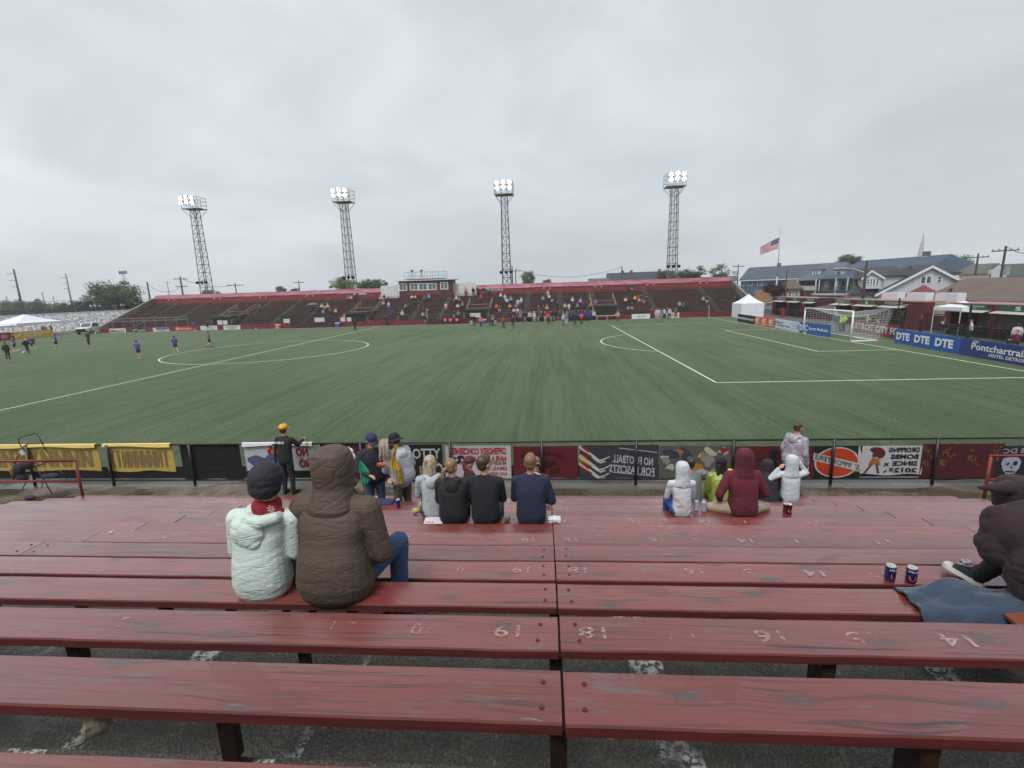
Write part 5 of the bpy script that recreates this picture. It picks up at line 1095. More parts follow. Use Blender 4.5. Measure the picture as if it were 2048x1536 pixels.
# ---- wheeled walker with bottles, and the folded stool at left -------------------------------
DK=metalm((36,38,40),.4)
p=standpos(684,-35.5,AZ); p[0]=float(onY(684,950,-35.5)[0]); T=Thing('wheeled_walker','dark wheeled walker frame with bottles on its tray by the maroon cloth','walker',p)
m=MB()
for s in (-.22,.22):
    m.tube([(s,-.22,.06),(s,-.12,.55),(s,-.20,.98),(s,-.28,1.02)],.014,8); m.tube([(s,.22,.06),(s,-.10,.6)],.014,8)
m.tube([(-.22,-.10,.6),(.22,-.10,.6)],.012,8); m.tube([(-.22,-.18,.95),(0,-.10,1.08),(.22,-.18,.95)],.012,8); T.part('frame',m,DK,smooth=True,local=True)
T.part('seat',MB().box((-.2,-.14,.60),(.2,.18,.63)),DK,local=True)
for s in (-.22,.22):
    for y in (-.22,.22): m=MB(); m.cone((s-.015,y,.06),(s+.015,y,.06),.06,.06,14); T.part('wheel',m,flat((26,26,28)),local=True)
q=p+V(-.28,.05,1.02); T2=Thing('tray_shelf','small dark tray on the walker with a bottle and a box','tray',q); T2.part('panel',MB().box((-.12,-.06,-.03),(.10,.06,0)),DK,local=True)
T2=Thing('spray_bottle','clear small spray bottle on the walker tray','bottle',q+V(.03,0,.002)); T2.part('bottle_body',MB().lathe([(.028,0),(.03,.01),(.03,.08),(.012,.11)],(0,0,0),14),flat((186,196,200),.15),smooth=True,local=True); T2.part('bottle_cap',MB().lathe([(.012,.11),(.012,.15),(.006,.16)],(0,0,0),10),flat((220,222,222)),local=True)
T2=Thing('white_box','white printed carton beside the spray bottle on the walker tray','carton',q+V(-.05,0,.002)); b_=T2.part('carton_body',MB().box((-.04,-.03,0),(.03,.03,.09)),flat((200,200,206)),local=True); T2.part('printed_mark',MB().box((-.03,-.032,.03),(.02,-.0305,.06)),flat((90,100,140)),sub=b_,local=True)
p=V(*onY(702,900,-35.35)); m=MB(); m.ell((0,0,-.05),(.06,.04,.09),None,10,8); m.ell((.03,0,-.16),(.07,.045,.09),None,10,8); m.cap((0,0,.0),(-.05,0,.08),.025,.012); o=link('plastic_bag',soft(m,.012,2,wr=(.010,(12,12,12))),flat((196,198,204),.35)); o.location=p; tag(o,'crumpled white plastic bag hanging from the walker frame','bag')
p=V(*onY(80,975,-35.7)); p[2]=AZ; T=Thing('folding_stool_cart','dark folding cart seat loaded with bags at the far left fence','folding cart',p)
m=MB(); 
def P2(u,v,Y=-35.7): return tuple(onY(u,v,Y)-p)
m.tube([P2(44,980),P2(60,950),P2(42,893),P2(36,880),P2(40,875),P2(70,867),P2(76,870),P2(86,890),P2(95,905)],.010,7); m.tube([P2(45,895),P2(55,888),P2(88,887)],.013,7); m.tube([P2(70,932),P2(104,987)],.010,7); m.tube([P2(120,940),P2(134,958)],.010,7); m.tube([P2(66,935),P2(100,922),P2(110,920)],.013,7); m.tube([P2(83,975),P2(92,940)],.010,7); T.part('frame',m,DK,smooth=True,local=True)
m=MB(); 
for (u,v,rx,rz_) in ((38,940,.13,.16),(52,930,.15,.12),(44,955,.12,.10),(100,952,.22,.06)): m.ell(P2(u,v),(rx,.10,rz_),None,12,8)
o=bpy.data.objects.new('bag',soft(m,.016,2,wr=(.012,(8,8,8)))); COL.objects.link(o); o.data.materials.append(cloth((40,42,46))); o.parent=T.o
T.part('orange_trim',MB().cap(P2(27,958),P2(22,940),.02,.03).cap(P2(30,925),P2(36,910),.03,.02),cloth((150,84,44)),smooth=True,local=True); T.part('price_tag',MB().obox(P2(44,905,-35.85),((1,0,.6),(-.6,0,1),(0,1,0)),(.05,.06,.004)),flat((186,188,192)),local=True)
T.part('clip',MB().obox(P2(62,955,-35.85),((1,0,0),(0,0,1),(0,1,0)),(.03,.06,.006)),flat((130,132,136)),local=True)
p=V(*onY(55,975,-35.3)); p[2]=AZ; m=MB(); m.ell((0,0,.05),(.16,.08,.05),None,12,8); o=link('bag',soft(m,.015,2),cloth((70,44,84))); o.location=p; tag(o,'small purple bag on the ground under the folding cart','bag')
# ================================================================== distant people: prototypes shared by mesh
PROTO={}
def proto(key,J,shorts=False,hood=False,hair='short',hat=None,vest=False):
    """one combined mesh: slots 0 skin, 1 top, 2 trousers, 3 hair/hat, 4 shoes"""
    parts=[(soft(body_mb(J,False),.024,2,.5),0),(soft(top_mb(J,0.4 if shorts and not hood else 1.,puff=1.06),.026,2,.5,(.006,(5,5,9))),1),(soft(trou_mb(J,shorts,1.05),.026,2,.5),2),
           (soft(hood_mb(J) if hood else hair_mb(J,hair),.024,2,.5),1 if hood else 3)]
    for q in 'lr': parts.append((soft(shoe_mb(J,q),.022,1,.5),4))
    PROTO[key]=parts; return parts
ST={}
def combined(key):
    if key in ST: return ST[key]
    vs=[];fs=[];mi=[]
    for me,k in PROTO[key]:
        o=len(vs); vs+=[tuple(v.co) for v in me.vertices]; fs+=[tuple(i+o for i in p.vertices) for p in me.polygons]; mi+=[k]*len(me.polygons)
    m=bpy.data.meshes.new('person'); m.from_pydata(vs,[],fs); m.polygons.foreach_set('material_index',mi); m.polygons.foreach_set('use_smooth',[True]*len(mi)); m.update()
    for _ in range(5): m.materials.append(BLK)
    ST[key]=m; return m
H0=1.70
proto('stand',pose('stand',H0)); proto('hips',pose('stand',H0,elr=(.36,-.04,1.22),har=(.20,.08,1.02),ell=(-.36,-.04,1.22),hal=(-.20,.08,1.02)))
proto('clap',pose('stand',H0,elr=(.25,.10,1.16),har=(.05,.30,1.22),ell=(-.25,.10,1.16),hal=(-.05,.30,1.22)))
proto('walk',pose('stand',H0,lean=.06,knl=(-.09,.20,.50),anl=(-.09,.14,.09),tol=(-.10,.32,.05),knr=(.09,-.02,.48),anr=(.09,-.28,.14),tor=(.1,-.12,.04),hal=(-.22,.24,1.0),har=(.24,-.12,.88)))
proto('hoodstand',pose('stand',H0),hood=True); proto('long',pose('stand',H0),hair='long')
SITK=dict(anl=(-.13,.42,-.36),anr=(.13,.44,-.36),tol=(-.14,.58,-.40),tor=(.15,.60,-.40))
proto('sit',pose('sit',H0,1.06,lean=.12,**SITK)); proto('sithood',pose('sit',H0,1.1,lean=.12,**SITK),hood=True); proto('sitlong',pose('sit',H0,1.,lean=.05,**SITK),hair='long')
proto('sitbend',pose('sit',H0,1.06,lean=.38,nod=.2,har=(.1,.42,.12),hal=(-.1,.42,.12),**SITK))
PK=dict(hair='bun'); proto('pstand',pose('stand',H0),True,**PK); proto('phips',pose('stand',H0,elr=(.36,-.02,1.22),har=(.20,.10,1.02),ell=(-.36,-.02,1.22),hal=(-.20,.10,1.02)),True,**PK)
proto('pwalk',pose('stand',H0,lean=.08,knl=(-.09,.20,.50),anl=(-.09,.14,.09),tol=(-.10,.32,.05),knr=(.09,-.02,.48),anr=(.09,-.28,.14),tor=(.1,-.12,.04),hal=(-.22,.24,1.0),har=(.24,-.12,.88)),True,**PK)
proto('prun',pose('stand',H0,lean=.22,knl=(-.09,.30,.60),anl=(-.09,.16,.25),tol=(-.10,.34,.20),knr=(.09,-.06,.46),anr=(.09,-.40,.30),tor=(.1,-.34,.14),hal=(-.20,.30,1.15),har=(.24,-.20,.95),elr=(.3,-.16,1.12)),True,**PK)
proto('kick',pose('stand',H0,lean=.12,knl=(-.09,.04,.48),anl=(-.09,-.02,.09),knr=(.12,.26,.52),anr=(.14,.52,.22),tor=(.15,.68,.24),hal=(-.35,.2,1.15),har=(.35,-.1,1.15)),hair='short')
_fm={}
def fm(c,r=.85):
    k=(tuple(c),r)
    if k not in _fm: t=NT('clothing'); L=lin(c); f=t.noise(t.coord(),9,3); t.set(col=t.mix(f,tuple(x*.8 for x in L),tuple(min(1,x*1.15) for x in L)),rough=r); _fm[k]=t.m
    return _fm[k]
C={'w':(178,178,182),'k':(30,30,34),'g':(110,112,114),'b':(42,58,116),'n':(34,40,66),'r':(168,44,44),'p':(222,96,120),'pk':(196,150,180),'y':(180,150,60),'o':(196,84,50),'t':(84,170,150),'br':(84,62,50),'m':(92,30,46),'gr':(60,96,60),'tan':(178,150,122),'v':(74,62,140),'lv':(150,140,180),'hv':(190,220,70),'lb':(110,150,190),'dj':(60,74,100),'lg':(168,170,172),'ol':(92,86,60),'sk':(196,146,122),'oc':(224,110,64)}
CN={'w':'white','k':'black','g':'grey','b':'blue','n':'navy','r':'red','p':'bright pink','pk':'pale pink','y':'yellow','o':'orange','t':'teal','br':'brown','m':'maroon','gr':'green','tan':'tan','v':'purple','lv':'lavender','hv':'lime','lb':'light blue','dj':'denim blue','lg':'pale grey','ol':'olive','oc':'coral'}
rc=random.Random(11)
def far(kind,pos,rz,top,bot,label,group=None,hair=None,s=1.,shoe='k',skinc=None):
    me=combined(kind); o=bpy.data.objects.new('person',me); COL.objects.link(o); o.location=tuple(map(float,pos)); o.rotation_euler[2]=rz; o.scale=(s,s,s)
    cols=[skin(skinc or rc.choice(((205,150,125),(190,138,112),(150,104,80),(212,160,136)))),fm(C[top]),fm(C[bot]),fm(hair or rc.choice(((60,42,32),(34,28,26),(110,84,58),(84,60,44)))),fm(C[shoe])]
    for i,m in enumerate(cols): o.material_slots[i].link='OBJECT'; o.material_slots[i].material=m
    tag(o,label,'person',group); return o
def standrow(u,v):  # seated point on the stand under an image position
    best=None
    for r in range(NR):
        y=rowY(r)+.26; z=rowZ(r)+.40; p=onY(u,v,y); e=abs(p[2]-z)
        if best is None or e<best[0]: best=(e,V(p[0],y,z),r)
    return best[1],best[2]
ORD='leftmost second third fourth fifth sixth seventh eighth ninth tenth eleventh twelfth thirteenth fourteenth fifteenth sixteenth seventeenth eighteenth nineteenth twentieth last'.split()
def clump(where,items,short):
    items=sorted(items,key=lambda t:t[0])
    for i,(u,v,kind,top,bot) in enumerate(items):
        sit=kind.startswith('sit'); 
        if sit: p,r=standrow(u,v)
        else: p,r=standrow(u,v); p=V(p[0],p[1]+.22,p[2]-.40)
        pos=ORD[i] if len(items)>1 else ''
        far(kind,p,math.pi+rc.uniform(-.35,.35),top,bot,('spectator in %s, %s'%(CN[top],(pos+' '+short) if len(items)>1 else short)),where,s=rc.uniform(.95,1.05))
# image positions are those of the hips of each spectator
clump('spectators in the left blocks of the stand',[(520,617,'sit','gr','k')],'sitting alone in the left part of the stand')
clump('spectators left of the middle stairway',[(637,622,'sit','n','k'),(644,617,'sitlong','w','k'),(650,620,'sitbend','y','k'),(656,617,'sithood','w','dj'),(648,627,'sitbend','lb','k'),(661,625,'sit','ol','k'),(672,626,'sit','tan','k')],'of the huddled fans beside the umbrella')
clump('spectators on the top row',[(697,600,'sitlong','g','k'),(703,600,'sit','tan','k'),(709,594,'stand','lv','k')],'of the fans at the top row left of the press box')
clump('spectators near the press box',[(762,600,'sithood','tan','k'),(769,598,'sit','k','w'),(767,611,'sitlong','tan','br')],'of three fans high up left of the press box')
clump('spectators near the press box',[(778,613,'sit','lg','lb')],'holding a pale cover below the white parapet')
clump('spectators near the press box',[(779,628,'sit','n','v'),(786,628,'sitbend','v','k'),(782,622,'sitlong','n','k')],'of the trio in dark blue low below the press box')
clump('spectators near the press box',[(798,634,'sit','k','g'),(805,632,'sithood','w','k')],'of the pair low below the press box left window')
clump('spectators near the press box',[(811,617,'sit','g','k'),(817,614,'sitlong','br','k')],'of the pair halfway up below the press box')
clump('spectators near the press box',[(830,611,'sitbend','k','k'),(837,611,'sit','k','g')],'of the pair dressed dark right below the press box centre')
clump('spectators near the press box',[(824,599,'sit','w','k'),(831,599,'sit','tan','k'),(849,600,'sit','ol','k'),(858,598,'sithood','lb','k')],'of the row against the press box wall')
clump('spectators near the press box',[(847,622,'sit','br','k'),(855,623,'sitlong','g','dj'),(846,634,'sit','tan','br'),(853,634,'sitbend','g','w')],'of the cluster of four below the press box')
clump('spectators near the press box',[(892,616,'sitlong','pk','w')],'in front of the press box corner with a pink lap')
clump('spectators right of the press box',[(908,607,'sit','br','k'),(913,600,'sithood','w','k'),(919,602,'sit','g','k'),(925,611,'sit','k','k')],'of the four high up right of the press box')
clump('spectators right of the press box',[(916,617,'sit','w','k'),(925,615,'sitlong','g','k'),(910,636,'sit','k','lb'),(917,635,'sit','g','k')],'of the four lower right of the press box')
clump('spectators by the parapet',[(931,588,'stand','tan','k'),(946,587,'stand','k','ol'),(955,584,'stand','br','k'),(966,581,'stand','k','g'),(977,587,'hips','t','k'),(962,598,'sit','r','k')],'of those by the right hand white parapet')
clump('spectators right of the middle tunnel',[(1002,596,'sithood','w','k'),(1010,599,'sit','w','w')],'of the white pair high right of the tunnel')
clump('spectators right of the middle tunnel',[(993,618,'sit','o','k'),(999,620,'sitlong','br','w')],'of the pair halfway up beside the tunnel railing')
clump('spectators right of the middle tunnel',[(1014,605,'sit','w','k'),(1018,603,'sit','k','g'),(1022,604,'sithood','lb','k')],'of the trio two thirds up right of the tunnel')
clump('spectators right of the middle tunnel',[(1020,617,'sit','y','k'),(1032,615,'sitlong','g','k'),(1036,609,'sit','w','w'),(1043,605,'sithood','w','tan')],'of the four in yellow and white right of the tunnel')
clump('spectators right of the middle tunnel',[(1019,631,'sit','k','k'),(1028,626,'sitlong','pk','k'),(1035,625,'sit','w','k'),(1041,628,'sit','g','k')],'of the four low down right of the tunnel')
clump('spectators in the centre block',[(1086,600,'sit','lb','dj'),(1091,592,'sit','br','k'),(1096,589,'sithood','pk','lv'),(1098,599,'sit','w','k'),(1105,600,'sitlong','k','w')],'of the five around a pink cover in the centre block')
clump('spectators in the centre block',[(1077,620,'sit','br','r'),(1087,620,'sitlong','k','k'),(1094,619,'sithood','tan','k')],'of the trio low in the centre block')
clump('spectators in the centre block',[(1145,604,'sithood','w','k')],'sitting alone in a white hood in the centre block')
clump('spectators left of the third tunnel',[(1130,617,'sitlong','tan','k'),(1138,617,'sit','w','w'),(1147,616,'sit','k','k'),(1155,615,'sit','g','k'),(1161,607,'sithood','lv','k'),(1167,614,'sit','n','k'),(1174,614,'sitlong','k','ol'),(1180,615,'sit','g','k')],'of the long line of fans left of the third tunnel')
clump('spectators left of the third tunnel',[(1192,613,'stand','g','dj'),(1115,618,'stand','k','k')],'of the two standing left of the third tunnel')
clump('spectators right of the third tunnel',[(1256,574,'sit','n','k'),(1262,573,'sit','k','lv')],'of the pair on the top row right of the third tunnel')
clump('spectators right of the third tunnel',[(1251,605,'sit','w','k'),(1258,603,'sit','n','k'),(1256,615,'sithood','k','w'),(1264,615,'sit','k','w')],'of the four in black and white right of the third tunnel')
clump('spectators right of the third tunnel',[(1270,600,'sit','y','k'),(1277,602,'sitlong','r','w'),(1283,601,'sit','k','lb'),(1288,602,'sit','br','tan'),(1292,603,'sit','k','br')],'of the five in mixed colours right of the third tunnel')
clump('spectators at the right of the stand',[(1359,614,'sit','lb','k'),(1367,616,'sit','br','k'),(1374,617,'sitbend','k','k')],'of the trio low in the right part')
clump('spectators at the right of the stand',[(1406,602,'sit','lb','k'),(1412,602,'sit','k','w')],'of the pair halfway up in the right part')
# stewards in coral behind the white panels, standing person at the stand end
far('hips',V(*onY(690,640,rowY(0)-.7))*V(1,1,0)+V(0,0,.55),math.pi,'oc','k','steward in coral jacket behind the white panels left of the dark tunnel','stewards')
far('hips',V(*onY(956,632,rowY(0)-.7))*V(1,1,0)+V(0,0,.55),math.pi,'oc','k','steward in coral jacket behind the white panel right of the press box','stewards')
far('stand',V(*onY(1470,600,rowY(0)-.7))*V(1,1,0)+V(0,0,1.4),math.pi,'k','k','dark clad person at the right end of the stand by the tent','stewards')
# people on the touchline ------------------------------------------------------------------
def ground(u,v): p=onZ(u,v,0); return V(p[0],min(p[1],32.7),0.005) if p[1]<32.7 else V(onY(u,v,32.6)[0],32.6,.005)
TL=[(711,661,'walk','k','k','lone walker in black on the touchline left of the press box'),
(773,650,'stand','k','k','person in black standing at the wall below the press box left corner'),
(851,648,'stand','k','g','person in black at the left end of the right hand team bench'),
(943,652,'stand','k','w','left one of the officials in black by the pink bibs'),(949,653,'long','k','dj','official with long hair beside the pink bib wearer'),
(962,655,'stand','p','k','person wearing a bright pink bib by the bench'),(981,652,'stand','n','dj','first of the dark huddle right of the pink bib'),(986,652,'hips','g','k','second of the dark huddle right of the pink bib'),(991,651,'stand','k','lg','last of the dark huddle right of the pink bib'),
(1007,657,'clap','gr','k','person in green and black stepping off the touchline'),(1026,655,'walk','n','k','person in navy walking in front of the wall'),
(1034,645,'stand','br','k','first of the line along the wall, in brown'),(1041,645,'stand','g','k','second of the line along the wall, in grey'),(1051,644,'long','k','w','third of the line along the wall, in white trousers'),(1059,644,'stand','lg','k','fourth of the line along the wall, in pale grey'),(1064,643,'stand','tan','g','fifth of the line along the wall, in tan'),(1069,644,'hoodstand','lg','w','sixth of the line along the wall, hooded in pale grey'),(1076,643,'long','br','w','seventh of the line along the wall, long hair and brown top'),(1084,643,'stand','k','k','eighth of the line along the wall, all in black'),(1091,643,'stand','r','w','ninth of the line along the wall, in red top'),
(1097,647,'clap','o','k','person in orange bib left of the red board'),(1102,643,'stand','k','lb','person in black at the left edge of the red board'),
(1127,650,'hoodstand','lg','g','person in pale grey right of the red board'),(1133,650,'stand','g','w','person in grey jacket leaning next to the pale grey one'),
(1139,643,'long','b','k','first of the blue shirted players by the wall'),(1144,643,'stand','b','k','second of the blue shirted players by the wall'),(1150,649,'stand','k','k','person in black in front of the blue players, left one'),(1157,642,'long','b','k','third of the blue shirted players by the wall'),(1163,649,'clap','o','k','person in orange bib in front of the blue players'),
(1169,642,'stand','b','k','fourth of the blue shirted players by the wall'),(1174,642,'long','b','k','fifth of the blue shirted players by the wall'),(1181,642,'stand','b','n','sixth of the blue shirted players by the wall'),(1188,642,'long','lg','k','person in pale grey at the right end of the blue players'),
*[(1038+i*7.4,640.5-i*.12,['stand','long','hoodstand','clap'][i%4],['k','n','k','k','br','k','g'][i%7],['k','dj','k','k'][i%4],'%s person in the dark back row of the touchline crowd, wearing %s'%(ORD[i],CN[['k','n','k','k','br','k','g'][i%7]])) for i in range(21)],
(1235,645,'hips','tan','dj','photographer in tan jacket near the third tunnel'),
(1303,639,'stand','m','n','person in maroon at the wall right of the wide white board'),(1313,639,'long','pk','w','first of the group in front of the bold red lettered board, in pink'),(1318,639,'stand','w','tan','second of the group before the red lettered board, in white'),(1323,639,'long','g','lb','third of the group before the red lettered board, in grey'),(1328,638,'stand','w','k','fourth of the group before the red lettered board, white top black trousers'),(1334,637,'stand','k','w','fifth of the group before the red lettered board, in black'),(1339,637,'long','w','k','last of the group before the red lettered board, long hair'),
(1351,637,'stand','ol','br','person in olive right of the group at the red lettered board')]
for u,v,k,t,b_,l in TL: far(k,ground(u,v),math.pi+rc.uniform(-.5,.5),t,b_,l,'people along the far touchline',shoe='w' if rc.random()<.3 else 'k')
# players on the pitch, with parts ----------------------------------------------------------
def player(kind,u,v,rz,top,bot,label,shoe='w',name='shirt',sock='k',hair=None):
    T=Thing('person',label,'person',ground(u,v),'players warming up at the left',rz)
    nm={0:'body',1:'shirt' if kind[0]=='p' else 'jacket',2:'shorts' if kind[0]=='p' else 'trousers',3:'hair',4:'shoe'}
    mt={0:skin(),1:fm(C[top]),2:fm(C[bot]),3:fm(hair or (50,36,30)),4:fm(C[shoe])}
    for me,k in PROTO[kind]: o=bpy.data.objects.new(nm[k],me.copy()); COL.objects.link(o); o.data.materials.append(mt[k]); o.parent=T.o
    if kind[0]=='p': # dark socks
        pass
    return T
player('stand',17,718,.4,'k','k','person in black jacket at the far left edge of the pitch',hair=(90,60,50),shoe='k')
player('pwalk',32,704,2.6,'v','k','player in purple shirt walking between the two in black at the left edge')
player('stand',30,694,2.4,'k','k','person in black partly behind the leftmost purple player')
player('kick',56,708,-1.9,'k','n','person in black kicking the ball at the left',hair=(180,170,130),shoe='k')
player('prun',68,702,-2.2,'v','n','player in purple right behind the kicker')
player('pwalk',115,698,2.2,'v','n','player in purple alone right of the yellow banner')
player('hips',179,691,math.pi*.95,'k','k','person in black and green bib, hands on hips in front of the truck',shoe='w')
player('phips',279,718,.05,'v','k','player in purple seen from behind with white topped socks')
player('pwalk',353,706,1.0,'v','k','player in purple just outside the centre circle')
player('pwalk',420,695,-.9,'v','k','player in purple walking above the centre circle',shoe='k')
player('pstand',389,662,0,'v','k','distant player in purple at the far wall, left one')
player('pstand',416,661,0,'k','k','distant player in black at the far wall, right one')
player('stand',105,669,2.9,'o','k','person in orange jacket beside the yellow banner')
m=MB(); m.ell((0,0,.11),(.11,.11,.11),None,16,12); p=ground(48,707); o=link('football',m.mesh('football',smooth=True),paint((206,206,206),.4,.5,14)); o.location=p; tag(o,'white football at the feet of the kicking person in black','ball')
for u,v,l in ((191,668,'left of the stand wall'),(392,663,'under the distant purple player'),(752-240,658,'near the dark bench')):
    m=MB(); m.ell((0,0,.11),(.11,.11,.11),None,12,8); o=link('football',m.mesh('football',smooth=True),flat((206,206,206))); o.location=ground(u,v); tag(o,'small white football lying '+l,'ball')
# team benches ------------------------------------------------------------------------------
for (u0,u1,l,pink) in ((580,675,'long dark team bench with backrests left of the halfway line',[]),(858,936,'dark team bench with pink bibs hung on its backs below the press box',[0.42,.55,.72])):
    a=V(*onY(u0,650,32.5)); b=V(*onY(u1,650,32.5)); T=Thing('team_bench',l,'bench',((a[0]+b[0])/2,32.5,0),'team benches on the touchline'); x0,x1=a[0],b[0]
    T.part('seat',MB().box((x0,32.3,.38),(x1,32.75,.43)),flat((36,36,38))); n=int((x1-x0)/.62)
    for k in range(n): xx=x0+(k+.5)*(x1-x0)/n; m=MB(); m.box((xx-.24,32.74,.45),(xx+.24,32.79,.82)); T.part('backrest',m,flat((30,30,33)))
    for k in range(0,n+1,3): xx=x0+k*(x1-x0)/n; T.part('leg',MB().tube([(xx,32.35,0),(xx,32.4,.38)],.03,5).tube([(xx,32.75,0),(xx,32.76,.45)],.03,5),flat((60,60,62)))
    for t_ in pink:
        xx=x0+t_*(x1-x0); single('bib',MB().prism([(xx-.26,32.66,.86),(xx+.26,32.66,.86),(xx+.16,32.60,.5),(xx,32.58,.42),(xx-.16,32.60,.5)],(0,.05,0)),fm((232,88,112)),'bright pink bib hung on the team bench, %s of three'%{.42:'leftmost',.55:'middle',.72:'rightmost'}[t_],'bib','pink bibs')
# stadium seats in the stand (two rows of black tip-up seats)
seat=MB(); seat.box((-.21,0,.0),(.21,.06,.42)); seat.box((-.21,-.34,.0),(.21,.0,.05)); smesh=seat.mesh('seat'); smesh.materials.append(flat((30,32,34)))
for rr,lab in ((1,'lower'),(2,'upper')):
    for (ua,ub,where) in ((498,548,'left part'),(562,676,'by the coral steward')):
        xa=float(onY(ua,635,rowY(rr))[0]); xb=float(onY(ub,635,rowY(rr))[0]); n=int((xb-xa)/.62)
        for k in range(n):
            o=bpy.data.objects.new('stadium_seat',smesh); COL.objects.link(o); o.location=(xa+k*.62,rowY(rr)+.10,rowZ(rr)+.42); tag(o,'%s black stadium seat from the left in the %s row, %s'%(ORD[k],lab,where),'seat','black stadium seats, %s row, %s'%(lab,where))
# umbrella, frames, bins, corner flag
p,_=standrow(627,620); T=Thing('umbrella','grey umbrella held open in the stand left of the huddled fans','umbrella',p); m=MB(); m.lathe([(.95,.95),(.75,1.12),(.4,1.24),(.02,1.3),(.38,1.21),(.72,1.09)],p,12); T.part('canopy',m,flat((86,88,90))); T.part('shaft',MB().tube([p,p+V(0,0,1.25)],.015,5),flat((40,40,42)))
for u,v,c,l in ((556,653,(200,110,100),'red and white box at the left end of the long dark bench'),(676,652,(60,96,160),'blue cooler at the right end of the long dark bench'),(968,648,(50,80,140),'blue cooler between the officials and the dark huddle')):
    p=ground(u,v); T=Thing('cooler_box',l,'cooler',p); T.part('box_body',MB().box((-.35,-.25,0),(.35,.25,.62)),fm(c),local=True); T.part('lid',MB().box((-.37,-.27,.62),(.37,.27,.72)),fm((210,208,206)),local=True)
for u,l in ((742,'red framed opening in the stand wall, left one'),(797,'red framed opening in the stand wall, right one')):
    x=float(onY(u,650,SY0)[0]); fr=MB(); 
    for a,b in (((-.35,0,0),(-.27,0,.9)),((.27,0,0),(.35,0,.9)),((-.27,0,.45),(.27,0,.53)),((-.27,0,.82),(.27,0,.9))): fr.box((x+a[0],SY0-.10,a[2]),(x+b[0],SY0-.02,b[2]))
    single('wall_frame',fr,fm((168,70,70)),l,'frame')
x=float(onY(1235,630,SY0)[0]); single('equipment_table',MB().box((x-3.6,32.2,.62),(x+.2,32.9,.68)).box((x-3.4,32.3,0),(x-3.3,32.4,.62)).box((x-.1,32.3,0),(x,32.4,.62)).box((x-1.8,32.3,0),(x-1.7,32.4,.62)),fm((170,166,156)),'low white table at the wall left of the tan photographer','table')
T=Thing('corner_flag','blue corner flag on a white pole at the far right corner','corner flag',(0,31.6,0)); T.part('pole',MB().tube([(0,31.6,0),(0,31.6,1.9)],.03,6),flat((200,200,200))); T.part('flag_cloth',MB().box((-.28,31.59,1.45),(0,31.61,1.9)),fm((56,80,150)))
# ================================================================== right end: boards, goal, stalls, houses
def vboard(label,c,u0,v0b,u1,v1b,h,texts=(),shapes=(),X=None,grp='advertising boards behind the goal line'):
    a=onZ(u0,v0b,0) if X is None else None; b=onZ(u1,v1b,0) if X is None else None
    if X is not None: a=onX(u0,v0b,X[0]); b=onX(u1,v1b,X[1]); a[2]=b[2]=0
    a=V(a[0],a[1],.02); b=V(b[0],b[1],.02); U=b-a; n=np.cross(U,(0,0,1)); n/=np.linalg.norm(n)
    T=Thing('advertising_board',label,'sign',(a+b)/2,grp); fr=Fr(a,U,(0,0,h),n if n[0]<0 or n[1]<0 else -n)
    m=MB(); k=12
    for side,c0 in ((0,0.),(1,-.05)):
        pass
    v=[];f=[]
    for i in range(k+1):
        for j in range(4):
            v.append(fr.p(i/k,j/3,.018*math.sin(i*2.1+j)*(j<3)))
    for i in range(k):
        for j in range(3): f.append((i*4+j,(i+1)*4+j,(i+1)*4+j+1,i*4+j+1))
    o=len(v); v+=[fr.p(i/k,j/3,-.06) for i in range(k+1) for j in range(4)]
    f+=[tuple(o+x for x in reversed(q)) for q in f[:]]; f+=[(i*4+3,(i+1)*4+3,o+(i+1)*4+3,o+i*4+3) for i in range(k)]+[(0,1,o+1,o),(1,2,o+2,o+1),(2,3,o+3,o+2)]+[(k*4+j,o+k*4+j,o+k*4+j+1,k*4+j+1) for j in range(3)]
    m.add(v,f); T.part('panel',m,m_fabric(c,.5,.08))
    for (s,x0,y0,x1,y1,cc,*r) in texts: m=MB(); put_text(m,fr,s,x0,y0,x1,y1,.035,bold=r[0] if r else .02); T.part('lettering',m,flat(cc))
    for (pts,cc) in shapes: m=MB(); fr.poly(m,pts,.030,.022); T.part('emblem',m,flat(cc))
    return T
WT=(214,216,218)
vboard('black board with white dot com lettering in front of the white tent',(26,24,26),1475,643,1508.5,649,1.02,[('detcityfostore.com',.02,.28,.98,.72,WT)])
vboard('orange board with three white square logos',(206,84,44),1509,649,1549,655,1.0,[('HUT',.06,.3,.24,.85,WT,.05),('HUT',.40,.3,.58,.85,WT,.05),('HUT',.74,.3,.92,.85,WT,.05)],[([(.03,.1),(.03,.2),(.27,.2),(.27,.1)],(200,190,186)),([(.37,.1),(.37,.2),(.61,.2),(.61,.1)],(200,190,186)),([(.71,.1),(.71,.2),(.95,.2),(.95,.1)],(200,190,186))])
vboard('white board reading Beaumont Chiropractic Center',(196,208,222),1549.5,655,1597,665,1.0,[('Beaumont',.08,.58,.38,.82,(50,60,70)),('Chiropractic Center',.08,.22,.66,.48,(50,60,70)),('SPORTS INJURY',.7,.68,.93,.78,(90,90,110)),('MASSAGE',.74,.48,.93,.56,(90,90,110)),('AUTO ACCIDENTS',.7,.22,.93,.3,(90,90,110))],[([(.03,.1),(.05,.5),(.03,.9),(.01,.5)],(60,64,90)),([(.97,.1),(.99,.5),(.97,.9),(.95,.5)],(60,64,90))])
vboard('blue board reading DMC Sports Medicine seen through the goal',(34,88,160),1598,665,1659,675,1.08,[('DMC',.03,.22,.30,.8,WT,.04),('Sports Medicine',.34,.3,.95,.66,WT)])
vboard('maroon DETROIT CITY FC board set back behind the goal net',(124,34,46),1702,664,1795,678,1.15,[('DETROIT CITY FC',.03,.25,.99,.8,(216,204,204),.03)],X=(5.6,4.3))
